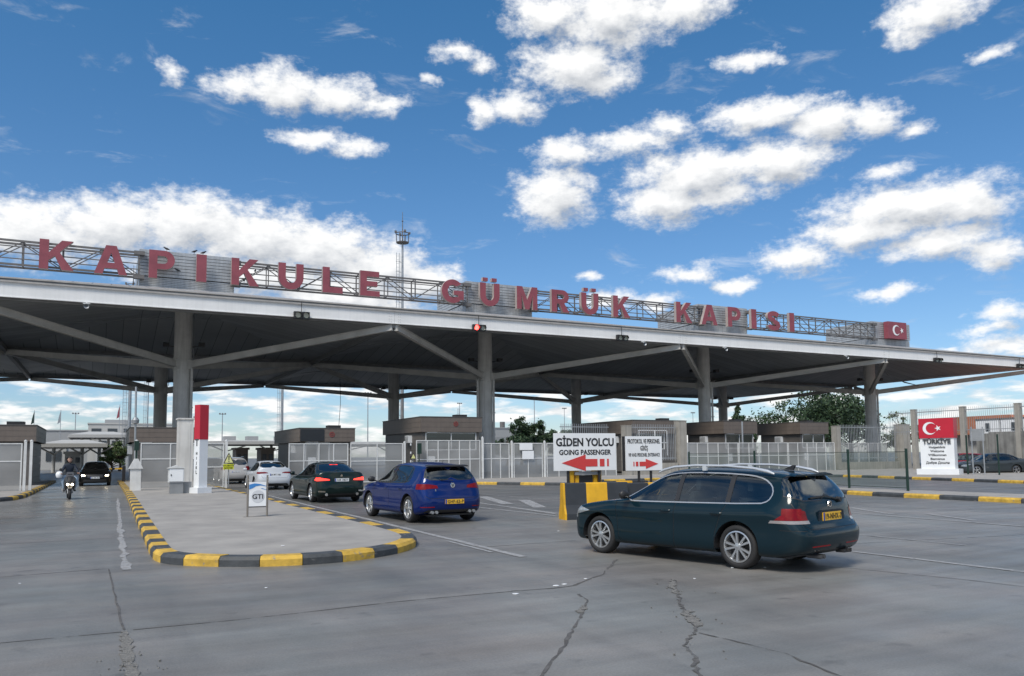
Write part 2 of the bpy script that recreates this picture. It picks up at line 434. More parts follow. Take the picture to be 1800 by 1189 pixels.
M_WALLD = mat('stained_concrete', (0.21, 0.21, 0.20), 0.85, var=0.25, vscale=1.5, streak=0.5)
M_SWHITE = mat('sign_white', (0.74, 0.76, 0.78), 0.4, var=0.04, vscale=2)
M_SRED = mat('sign_red', (0.46, 0.012, 0.032), 0.4, var=0.06)
M_SRED2 = mat('arrow_red', (0.55, 0.045, 0.045), 0.45, var=0.06)
M_TXT = mat('lettering_black', (0.012, 0.012, 0.014), 0.5)
M_TXTG = mat('lettering_grey', (0.06, 0.065, 0.07), 0.5)
M_MESH = screen_mesh('expanded_metal', (0.34, 0.35, 0.355), 0.38)
M_MESHG = screen_mesh('welded_wire', (0.05, 0.12, 0.09), 0.80)
M_WGLASS = glass('window_glass', (0.22, 0.34, 0.35), 1.5, 0.03)
M_TYRE = mat('tyre_rubber', (0.018, 0.018, 0.019), 0.75, var=0.2, vscale=10)
M_RIM = mat('alloy', (0.55, 0.56, 0.57), 0.28, metal=0.85, var=0.05)
M_RIMD = mat('alloy_dark', (0.12, 0.12, 0.125), 0.35, metal=0.7)
M_CHROME = mat('chrome', (0.8, 0.81, 0.82), 0.12, metal=1.0)
M_CGLASS = glass('car_glass', (0.62, 0.72, 0.72), 1.5, 0.07)
M_CGLASSD = glass('car_glass_dark', (0.10, 0.13, 0.15), 1.55, 0.10)
M_INT = mat('car_interior', (0.03, 0.032, 0.036), 0.8)
M_TAIL = mat('tail_lens', (0.17, 0.002, 0.004), 0.25, spec=.2, coat=.25, var=0.3, vscale=12)
M_TAILON = mat('tail_lens_lit', (0.6, 0.01, 0.01), 0.15, emit=(1.0, 0.05, 0.03), estr=1.6)
M_LOWLENS = mat('grey_lens', (0.26, 0.24, 0.24), 0.15, coat=1.0)
M_CLEAR = mat('clear_lens', (0.34, 0.37, 0.39), 0.1, metal=0.4, coat=1.0, var=0.25, vscale=14)
M_LAMPON = mat('headlamp_lit', (1, 1, 1), 0.2, emit=(1.0, 0.86, 0.62), estr=9.0)
M_PLY = mat('plate_yellow', (0.72, 0.42, 0.03), 0.4)
M_PLW = mat('plate_white', (0.66, 0.68, 0.70), 0.4)
M_BLUE = mat('plate_blue', (0.02, 0.05, 0.30), 0.4)


def wear(m, scale, lo, hi, under=None, stretch=(1, 1, 1)):
    """worn paint: gaps let the surface below show (under=None) or chips bare the given colour"""
    nt = m.node_tree; N, L = nt.nodes, nt.links
    b = N['Principled BSDF']; out = [n for n in N if n.type == 'OUTPUT_MATERIAL'][0]
    tc = N.new('ShaderNodeTexCoord'); mp = N.new('ShaderNodeMapping'); mp.inputs['Scale'].default_value = stretch
    L.new(tc.outputs['Object'], mp.inputs[0])
    n = N.new('ShaderNodeTexNoise'); n.inputs['Scale'].default_value = scale; n.inputs['Detail'].default_value = 9; n.inputs['Roughness'].default_value = .68
    L.new(mp.outputs[0], n.inputs['Vector'])
    mr = N.new('ShaderNodeMapRange'); L.new(n.outputs['Fac'], mr.inputs[0]); mr.inputs[1].default_value = lo; mr.inputs[2].default_value = hi
    mx = N.new('ShaderNodeMixShader')
    if under is None: u = N.new('ShaderNodeBsdfTransparent')
    else:
        u = N.new('ShaderNodeBsdfDiffuse'); u.inputs['Color'].default_value = (*under, 1)
    L.new(mr.outputs[0], mx.inputs[0]); L.new(b.outputs[0], mx.inputs[1]); L.new(u.outputs[0], mx.inputs[2])
    L.new(mx.outputs[0], out.inputs[0])
    return m


wear(M_WLINE, 5, .50, .66)
wear(M_CRACK, 3, .50, .62)
wear(M_YEL, 7, .60, .68, (.24, .225, .20))
wear(M_BLK, 7, .63, .70, (.22, .215, .20))


def paint(name, col, metal=0.35):
    return mat(name, col, 0.42, metal=metal*.4, coat=.62, var=0.03, vscale=3, spec=.08)


# ------------------------------------------------------------------ mesh helpers
class MB:
    def __init__(s):
        s.v, s.f, s.m, s.uv = [], [], [], {}

    def add(s, vs, fs, mi=0):
        b = len(s.v)
        s.v += [tuple(v) for v in vs]
        for f in fs:
            s.f.append(tuple(i+b for i in f)); s.m.append(mi)
        return s

    def box(s, x0, y0, z0, x1, y1, z1, mi=0):
        return s.add([(x0, y0, z0), (x1, y0, z0), (x1, y1, z0), (x0, y1, z0), (x0, y0, z1), (x1, y0, z1), (x1, y1, z1), (x0, y1, z1)],
                     [(3, 2, 1, 0), (4, 5, 6, 7), (0, 1, 5, 4), (1, 2, 6, 5), (2, 3, 7, 6), (3, 0, 4, 7)], mi)

    def bar(s, p, q, w, h=None, mi=0, upv=(0, 0, 1)):
        """box beam from p to q, width w, height h"""
        h = w if h is None else h
        p, q = Vector(p), Vector(q)
        d = (q-p).normalized()
        u = Vector(upv)
        if abs(d.dot(u)) > 0.99: u = Vector((0, 1, 0))
        r = d.cross(u).normalized(); u = r.cross(d).normalized()
        c = []
        for e in (p, q):
            for a, b in ((-1, -1), (1, -1), (1, 1), (-1, 1)):
                c.append(e+r*(a*w/2)+u*(b*h/2))
        return s.add(c, [(3, 2, 1, 0), (4, 5, 6, 7), (0, 1, 5, 4), (1, 2, 6, 5), (2, 3, 7, 6), (3, 0, 4, 7)], mi)

    def tube(s, pts, r, n=8, mi=0, caps=True):
        pts = [Vector(p) for p in pts]
        rs = r if isinstance(r, (list, tuple)) else [r]*len(pts)
        vs, fs = [], []
        prev = None
        for i, p in enumerate(pts):
            d = (pts[min(i+1, len(pts)-1)]-pts[max(i-1, 0)]).normalized()
            if prev is None:
                u = Vector((0, 0, 1)) if abs(d.z) < 0.9 else Vector((1, 0, 0))
                a = d.cross(u).normalized()
            else:
                a = (prev-d*prev.dot(d)).normalized()
            b = d.cross(a); prev = a
            for k in range(n):
                t = 2*pi*k/n
                vs.append(p+a*(cos(t)*rs[i])+b*(sin(t)*rs[i]))
        for i in range(len(pts)-1):
            for k in range(n):
                k2 = (k+1) % n
                fs.append((i*n+k, i*n+k2, (i+1)*n+k2, (i+1)*n+k))
        if caps:
            fs.append(tuple(range(n))[::-1]); fs.append(tuple(range((len(pts)-1)*n, len(pts)*n)))
        return s.add(vs, fs, mi)

    def lathe(s, prof, c=(0, 0, 0), axis='z', n=24, mi=0, ms=None):
        """prof: (radius, height) pairs; turned round the axis through c"""
        vs, fs = [], []
        for (r, h) in prof:
            for k in range(n):
                t = 2*pi*k/n
                a, b = r*cos(t), r*sin(t)
                p = {'z': (a, b, h), 'x': (h, a, b), 'y': (b, h, a)}[axis]
                vs.append((p[0]+c[0], p[1]+c[1], p[2]+c[2]))
        base = len(s.v)
        s.v += vs
        for i in range(len(prof)-1):
            for k in range(n):
                k2 = (k+1) % n
                s.f.append((base+i*n+k, base+i*n+k2, base+(i+1)*n+k2, base+(i+1)*n+k))
                s.m.append(ms[i] if ms else mi)
        return s

    def prism(s, poly, z0, z1, mi=0, fn=None, bottom=True):
        """extrude a 2D polygon (ccw) between z0 and z1; fn maps (x,y,z) to space"""
        fn = fn or (lambda x, y, z: (x, y, z))
        n = len(poly)
        vs = [fn(x, y, z0) for x, y in poly]+[fn(x, y, z1) for x, y in poly]
        fs = [tuple(range(n, 2*n))]+[(i, (i+1) % n, n+(i+1) % n, n+i) for i in range(n)]
        if bottom: fs.append(tuple(range(n))[::-1])
        return s.add(vs, fs, mi)


def finish(me, mats, smooth):
    for m in (mats if isinstance(mats, (list, tuple)) else [mats]):
        me.materials.append(m)
    if smooth:
        me.shade_smooth()
        me.set_sharp_from_angle(angle=R(smooth if smooth > 1 else 35))


def link(o, parent=None, label=None, cat=None, group=None, kind=None):
    COL.objects.link(o)
    if parent is not None: o.parent = parent
    if label: o['label'] = label
    if cat: o['category'] = cat
    if group: o['group'] = group
    if kind: o['kind'] = kind
    return o


def make(name, mb, mats, parent=None, smooth=0, world=False, **kw):
    """ONE mesh object; world=True: vertices are in world space (parent unrotated)"""
    me = bpy.data.meshes.new(name)
    vs = mb.v
    off = Vector((0, 0, 0))
    if parent is not None and world:
        off = parent.location.copy() + (parent.parent.location if parent.parent else Vector((0, 0, 0)))
    elif parent is None:
        a = np.array(vs)
        off = Vector(((a[:, 0].min()+a[:, 0].max())/2, (a[:, 1].min()+a[:, 1].max())/2, a[:, 2].min()))
    vs = [(x-off.x, y-off.y, z-off.z) for x, y, z in vs]
    me.from_pydata(vs, [], mb.f)
    me.polygons.foreach_set('material_index', mb.m)
    finish(me, mats, smooth)
    me.update()
    o = bpy.data.objects.new(name, me)
    if parent is None: o.location = off
    return link(o, parent, **kw)


def thing(name, label, cat, loc=(0, 0, 0), rz=0.0, group=None):
    o = bpy.data.objects.new(name, None)
    o.empty_display_size = 0.3
    o.location = loc
    o.rotation_euler = (0, 0, rz)
    return link(o, None, label, cat, group)


def kids(o):
    return [c for c in bpy.data.objects if c.parent == o]


def dup(root, loc, rz=None, label=None):
    r = root.copy(); COL.objects.link(r)
    r.location = loc
    if rz is not None: r.rotation_euler = (0, 0, rz)
    if label: r['label'] = label
    for c in kids(root):
        c2 = c.copy(); COL.objects.link(c2); c2.parent = r
        for g in kids(c):
            g2 = g.copy(); COL.objects.link(g2); g2.parent = c2
    return r


def text_mb(s, h, depth=0.01, bold=0.0, xs=1.0, align='CENTER', space=1.0):
    """text as a mesh in its own XY plane (x right, y up), cap height h, facing +z"""
    cu = bpy.data.curves.new('t', 'FONT')
    cu.body = s
    cu.size = 1.0
    cu.align_x = align
    cu.offset = bold
    cu.extrude = 0.5
    cu.resolution_u = 3
    cu.space_character = space
    o = bpy.data.objects.new('t', cu)
    COL.objects.link(o)
    dg = bpy.context.evaluated_depsgraph_get()
    me = o.evaluated_get(dg).to_mesh()
    k = h/0.70
    mb = MB()
    mb.v = [(v.co.x*k*xs, v.co.y*k, v.co.z*depth) for v in me.vertices]
    mb.f = [tuple(p.vertices) for p in me.polygons]
    mb.m = [0]*len(mb.f)
    o.evaluated_get(dg).to_mesh_clear()
    bpy.data.objects.remove(o); bpy.data.curves.remove(cu)
    return mb


def text_fit(s, h, w, depth=0.01, bold=0.0):
    mb = text_mb(s, h, depth, bold)
    a = min(v[0] for v in mb.v); c = max(v[0] for v in mb.v); k = w/(c-a)
    mb.v = [((x-(a+c)/2)*k, y, z) for x, y, z in mb.v]
    return mb


def place(mb, origin, xdir, ydir, out=None, mi=None):
    """map a mesh in the XY plane into space: x along xdir, y along ydir"""
    X, Y = Vector(xdir).normalized(), Vector(ydir).normalized()
    Z = X.cross(Y)
    o = Vector(origin)
    out = out or MB()
    out.add([tuple(o+X*v[0]+Y*v[1]+Z*v[2]) for v in mb.v], mb.f, 0 if mi is None else mi)
    if mi is None:
        out.m[-len(mb.f):] = mb.m
    return out


def outline_mb(loops, depth):
    """flat shape with holes (list of 2D loops) given thickness: mesh in XY plane"""
    cu = bpy.data.curves.new('o', 'CURVE')
    cu.dimensions = '2D'; cu.fill_mode = 'BOTH'; cu.extrude = depth/2
    for lp in loops:
        sp = cu.splines.new('POLY'); sp.points.add(len(lp)-1); sp.use_cyclic_u = True
        for i, (x, y) in enumerate(lp): sp.points[i].co = (x, y, 0, 1)
    o = bpy.data.objects.new('o', cu); COL.objects.link(o)
    dg = bpy.context.evaluated_depsgraph_get()
    me = o.evaluated_get(dg).to_mesh()
    mb = MB()
    mb.v = [tuple(v.co) for v in me.vertices]
    mb.f = [tuple(p.vertices) for p in me.polygons]
    mb.m = [0 if abs(p.normal.z) > 0.5 else 1 for p in me.polygons]
    o.evaluated_get(dg).to_mesh_clear()
    bpy.data.objects.remove(o); bpy.data.curves.remove(cu)
    return mb


def arc(cx, cy, rx, ry, a0, a1, n=12):
    return [(cx+rx*cos(R(a0+(a1-a0)*i/n)), cy+ry*sin(R(a0+(a1-a0)*i/n))) for i in range(n+1)]


def star_loop(cx, cy, r, rot=0.0, k=0.382):
    return [(cx+(r if i % 2 == 0 else r*k)*cos(rot+pi*i/5), cy+(r if i % 2 == 0 else r*k)*sin(rot+pi*i/5)) for i in range(10)]


def crescent_loop(cx, cy, r):
    # outer circle r, inner circle r*0.8 shifted right by r*0.25
    pts = []
    d, r2_ = r*0.25, r*0.8
    x = (r*r-r2_*r2_+d*d)/(2*d)
    a = math.acos(max(-1, min(1, x/r)))
    b = math.atan2(r*sin(a), x-d)
    pts += [(cx+r*cos(t), cy+r*sin(t)) for t in np.linspace(a, 2*pi-a, 28)]
    pts += [(cx+d+r2_*cos(t), cy+r2_*sin(t)) for t in np.linspace(2*pi-b, b, 24)]
    return pts

# ================================================================== SETTING
g = MB()
xs = [-1600, -400, -100, -30, 0, 30, 60, 100, 200, 500, 1800]
ys = [-600, -150, -40, -10, 10, 30, 60, 100, 200, 600, 2600]
for y in ys:
    for x in xs: g.v.append((x, y, 0))
for j in range(len(ys)-1):
    for i in range(len(xs)-1):
        a = j*len(xs)+i
        g.f.append((a, a+1, a+1+len(xs), a+len(xs))); g.m.append(0)
me = bpy.data.meshes.new('ground'); me.from_pydata(g.v, [], g.f); me.materials.append(M_ASPH)
link(bpy.data.objects.new('ground', me), kind='structure')


def strip(mb, pts, w, z, mi=0, jit=0.0, closed=False):
    """ribbon lying on the ground along pts"""
    P = [Vector((p[0], p[1], 0)) for p in pts]
    vs = []
    for i, p in enumerate(P):
        d = (P[min(i+1, len(P)-1)]-P[max(i-1, 0)]).normalized()
        n = Vector((-d.y, d.x, 0))
        wi = w[i] if isinstance(w, (list, tuple)) else w
        a, b = wi/2*(1+random.uniform(-jit, jit)), wi/2*(1+random.uniform(-jit, jit))
        vs += [tuple(p+n*a+Vector((0, 0, z))), tuple(p-n*b+Vector((0, 0, z)))]
    fs = [(2*i+1, 2*i+3, 2*i+2, 2*i) for i in range(len(P)-1)]
    mb.add(vs, fs, mi)


def wob(pts, step=0.25, amp=0.03):
    out = []
    for (a, b) in zip(pts[:-1], pts[1:]):
        d = math.dist(a, b); n = max(1, int(d/step))
        for i in range(n):
            t = i/n
            out.append((a[0]+(b[0]-a[0])*t+random.uniform(-amp, amp), a[1]+(b[1]-a[1])*t+random.uniform(-amp, amp)))
    out.append(pts[-1])
    return out


# slab joints and cracks in the concrete roadway
j = MB()
strip(j, wob([(-14, 13.15), (-1.2, 13.14), (0.13, 13.31)], 0.6, 0.015), 0.022, 0.004, jit=.4)
strip(j, wob([(-14, 18.2), (-1.7, 18.27), (0.62, 18.34)], 0.8, 0.01), 0.018, 0.004, jit=.3)
for y in (23.2, 28.1, 33.0): strip(j, [(-14, y), (0.75, y+.05)], 0.018, 0.004)
strip(j, wob([(-14, 8.3), (-0.75, 8.44), (0.21, 8.41)], 0.5, 0.012), 0.017, 0.004, jit=.4)
strip(j, wob([(0.30, 8.46), (1.26, 8.44), (2.97, 8.6), (4.36, 8.55)], 0.5, 0.01), 0.02, 0.004, jit=.5)
strip(j, wob([(0.14, 13.28), (0.18, 11.0), (0.235, 8.5)], 0.4, 0.008), 0.022, 0.0045, jit=.4)
strip(j, wob([(4.36, 8.56), (4.9, 8.5), (5.21, 8.53)], 0.12, 0.012), 0.03, 0.005, jit=.6)
strip(j, wob([(5.21, 8.55), (6.03, 9.14), (7.05, 10.29)], 0.15, 0.02), 0.035, 0.0045, jit=.6)
strip(j, wob([(4.92, 8.0), (4.83, 7.63), (4.44, 7.11), (3.51, 5.94), (2.88, 5.22), (2.2, 4.4)], 0.1, 0.014), 0.028, 0.0045, jit=.7)
strip(j, wob([(4.81, 5.75), (4.86, 5.3), (4.9, 4.83), (4.75, 4.17), (4.6, 3.4)], 0.1, 0.01), 0.022, 0.005, jit=.6)
strip(j, wob([(6.53, 8.27), (5.91, 7.42), (5.41, 6.73), (5.12, 6.23), (4.82, 5.82), (4.39, 5.44), (4.16, 5.04), (3.88, 4.66), (3.4, 4.0)], 0.06, 0.02), 0.03, 0.0055, jit=.8)
strip(j, wob([(7.71, 9.62), (8.7, 8.74), (9.26, 7.82), (9.63, 6.43), (9.71, 5.78), (9.8, 4.0)], 0.6, 0.01), 0.02, 0.004, jit=.3)
strip(j, wob([(6.1, 12.9), (9.3, 13.0), (14, 13.1)], 0.6, 0.01), 0.022, 0.004, jit=.3)
strip(j, wob([(10.0, 10.2), (14.9, 9.4), (24, 8.2)], 0.7, 0.01), 0.02, 0.004)
for x in (10.9, 15.8, 20.6): strip(j, [(x, 23.5), (x+.1, 13.4)], 0.02, 0.004)
make('slab_joints', j, M_CRACK, kind='structure')
j = MB()
strip(j, wob([(0.225, 8.42), (0.24, 8.0), (0.235, 7.4), (0.25, 6.69), (0.26, 5.9), (0.28, 5.0)], 0.07, 0.012), [0.04]*2+[0.085]*200, 0.006, jit=.5)
strip(j, wob([(6.55, 8.3), (6.2, 7.9), (5.91, 7.42)], 0.05, 0.02), 0.06, 0.007, jit=.9)
strip(j, wob([(5.35, 6.6), (5.12, 6.2), (4.95, 5.98)], 0.04, 0.03), 0.09, 0.007, jit=.9)
strip(j, wob([(4.6, 7.35), (4.35, 7.05)], 0.05, 0.02), 0.06, 0.007, jit=.9)
for cx, cy, n in ((0.24, 7.0, 30), (5.2, 6.4, 10), (6.1, 7.8, 7), (4.4, 5.2, 5)):
    for _ in range(n):     # loose grit in the broken joints
        s = random.uniform(.004, .013)
        x = cx+random.gauss(0, .03 if n > 40 else .12); y = cy+random.gauss(0, .9 if n > 40 else .3)
        j.prism([(x+s*cos(t)*random.uniform(.6, 1.2), y+s*sin(t)*random.uniform(.6, 1.2)) for t in (0, 1.3, 2.5, 3.9, 5.1)], 0.004, 0.004+s*.8)
make('rubble', j, M_RUB, kind='structure')
j = MB()
for x, y, s in ((5.6, 8.9, .025), (7.9, 8.7, .03), (8.3, 8.5, .025), (4.3, 8.35, .05), (1.85, 10.3, .018), (6.8, 8.2, .02), (8.6, 14.7, .03), (-.9, 12.3, .02), (2.7, 13.6, .03), (5.0, 8.62, .05), (5.14, 8.66, .04)):
    z = .155 if (0.9 < x < 5.3 and y > 12.5) else .005
    j.prism([(x+s*cos(t)*random.uniform(.5, 1.3), y+s*.7*sin(t)) for t in (0, 1, 2.2, 3.3, 4.6, 5.5)], z, z+.006)
make('litter_scraps', j, M_SWHITE, kind='stuff')

# painted road lines, worn
l = MB()
strip(l, wob([(0.37, 13.0), (0.42, 20.7), (0.50, 26.0), (0.62, 36.5)], 0.3, 0.012), 0.10, 0.008, jit=.7)
strip(l, wob([(5.96, 11.3), (6.05, 16.0), (6.12, 20), (6.2, 27), (6.35, 36)], 0.6, 0.006), 0.14, 0.008, jit=.2)
strip(l, wob([(5.84, 14.2), (5.80, 12.1)], 0.3, .01), 0.07, 0.008, jit=.3)
strip(l, [(14.17, 31.2), (14.31, 24.7)], .10, .008)
strip(l, [(11.44, 25.14), (11.16, 19.17)], .13, .008)
strip(l, [(10.43, 22.93), (10.67, 18.27)], .12, .008)
strip(l, [(11.6, 26.5), (10.9, 17.6)], .10, .009)
for (a, b) in (((13.3, 28.6), (11.95, 23.7)), ((13.5, 25.5), (11.95, 21.5)), ((13.6, 31.5), (12.2, 27.4))): strip(l, [a, b], .42, .010)
strip(l, wob([(19.28, 16.27), (18.3, 14.4), (18.09, 13.88)], .5, .01), .14, .008, jit=.3)
strip(l, wob([(17.66, 14.91), (17.5, 12.5), (17.37, 10.26)], .5, .01), .12, .009, jit=.3)
strip(l, wob([(18.89, 13.57), (17.91, 11.66)], .5, .01), .12, .010, jit=.3)
strip(l, wob([(10.81, 9.3), (10.85, 8), (10.89, 6.2), (10.95, 4)], .5, .006), .10, .008, jit=.25)
strip(l, wob([(13.13, 10.97), (13.08, 8.69)], .5, .01), .06, .008, jit=.4)
strip(l, [(-2.1, 38.1), (0.8, 37.2)], .22, .008)
strip(l, [(-2.2, 36.2), (0.86, 35.6)], .10, .008)
make('road_markings', l, M_WLINE, kind='structure')


def offset(path, d, closed=False):
    P = [Vector((p[0], p[1])) for p in path]
    out = []
    n = len(P)
    for i in range(n):
        a = P[i-1] if (i or closed) else P[0]
        b = P[(i+1) % n] if (i < n-1 or closed) else P[-1]
        t = (b-a).normalized()
        out.append(tuple(P[i]+Vector((-t.y, t.x))*d))
    return out


def resample(path, segs):
    """walk the polyline, cutting where the cumulative segment lengths fall; returns points and cut index per cell"""
    D = [0]
    for a, b in zip(path[:-1], path[1:]): D.append(D[-1]+math.dist(a, b))
    def at(s):
        s = min(s, D[-1])
        for i in range(len(D)-1):
            if s <= D[i+1]+1e-9:
                t = (s-D[i])/(D[i+1]-D[i]); return (path[i][0]+(path[i+1][0]-path[i][0])*t, path[i][1]+(path[i+1][1]-path[i][1])*t)
    return D[-1], at


def kerb(name, path, seglen, w=0.28, h=0.15, start=0):
    """painted kerb stones, alternately black and yellow; path = outer (road side) edge, pavement on its left"""
    L, at = resample(path, None)
    mb = MB()
    s, k = 0.0, start
    while s < L-0.02:
        sl_ = seglen(s, L) if callable(seglen) else seglen
        e = min(L, s+sl_)
        n = 3
        g_ = 0.006
        pts = [at(s+g_+(e-s-2*g_)*i/n) for i in range(n+1)]
        o1 = offset(pts, 0); o2 = offset(pts, 0.045); o3 = offset(pts, w)
        hh = h+random.uniform(-.004, .004)
        ring = lambda i: [(o1[i][0], o1[i][1], -0.03), (o1[i][0], o1[i][1], hh-0.05), (o2[i][0], o2[i][1], hh), (o3[i][0], o3[i][1], hh), (o3[i][0], o3[i][1], -0.03)]
        vs = []
        for i in range(n+1): vs += ring(i)
        fs = []
        for i in range(n):
            for q in range(4): fs.append((i*5+q, (i+1)*5+q, (i+1)*5+q+1, i*5+q+1)[::-1])
        fs.append((0, 1, 2, 3, 4)[::-1]); b = n*5; fs.append((b, b+1, b+2, b+3, b+4))
        mb.add(vs, [f[::-1] for f in fs], k % 2)
        s = e; k += 1
    return make(name, mb, [M_BLK, M_YEL], kind='structure')


def smooth_path(pts, it=2):
    for _ in range(it):
        q = [pts[0]]
        for a, b in zip(pts[:-1], pts[1:]):
            q += [(a[0]*.75+b[0]*.25, a[1]*.75+b[1]*.25), (a[0]*.25+b[0]*.75, a[1]*.25+b[1]*.75)]
        q.append(pts[-1]); pts = q
    return pts


def slab(name, poly, h, m=None):
    mb = MB(); mb.prism(poly, -0.03, h)
    return make(name, mb, m or M_CONC, kind='structure')


islA = smooth_path([(1.02, 62), (1.02, 44), (0.90, 30), (0.82, 22), (0.78, 17), (0.76, 14.6), (0.80, 13.7), (1.05, 13.12), (1.75, 12.50), (2.50, 12.18), (3.30, 12.16), (4.05, 12.5), (4.65, 13.0), (5.15, 13.8), (5.42, 14.9), (5.46, 18), (5.45, 24), (5.48, 30), (5.5, 44), (5.5, 62)], 2)
kerb('kerb', islA, lambda s, L: 0.62 if 45.5 < s < 52.5 else 1.02, start=1)
slab('pavement', offset(islA, 0.28), 0.143)
islB = smooth_path([(-9, 35.6), (-3.6, 36.4), (-2.9, 38.2), (-2.82, 44), (-2.85, 66)], 1)
kerb('kerb', islB, 0.95, start=0)
slab('pavement', offset(islB, 0.28)+[(-9, 66)], 0.143)
# right hand islands in front of the gates
islC = [(17.6, 47.0), (18.4, 41.4), (19.2, 40.2), (21.4, 36.6), (22.6, 35.6), (24.5, 37.0), (25.7, 39.6), (28.6, 39.2), (33, 40.4), (42.0, 38.6), (43.0, 36.0), (41.6, 31.0), (40.4, 26.0), (39.6, 22.5), (38.5, 14), (37.5, 4)]
islC = smooth_path(islC, 1)
kerb('kerb', islC, 1.5, start=1)
slab('pavement', offset(islC, 0.28)+[(120, 4), (120, 47.0)], 0.143)
islD = smooth_path([(27.4, 24.6), (26.3, 24.3), (25.6, 22.5), (25.0, 20.5), (24.95, 17), (24.9, 13), (24.8, 5), (24.8, -4)], 1)
islD = [(x, y) for x, y in islD]
kerb('kerb', islD, 1.35, start=0)
slab('pavement', offset(islD, 0.28)+[(27.6, -4), (27.6, 23.6)], 0.143)

# ================================================================== CANOPY
CX, CS, CY, CT = 5.41, 26.02, 66.8, 26.15
FY, BY = 54.26, 106.0


def uvmesh(name, quads, m, parent, world_off):
    me = bpy.data.meshes.new(name)
    vs, fs, uv = [], [], []
    for q, du in quads:
        b = len(vs)
        vs += [tuple(Vector(p)-world_off) for p in q]
        fs.append(tuple(range(b, b+len(q))))
        uv += [(sum(a*c for a, c in zip(p, du))+200, 0) for p in q]
    me.from_pydata(vs, [], fs)
    l_ = me.uv_layers.new(name='UVMap')
    for i, t in enumerate(uv): l_.data[i].uv = t
    me.materials.append(m)
    o = bpy.data.objects.new(name, me)
    return link(o, parent)


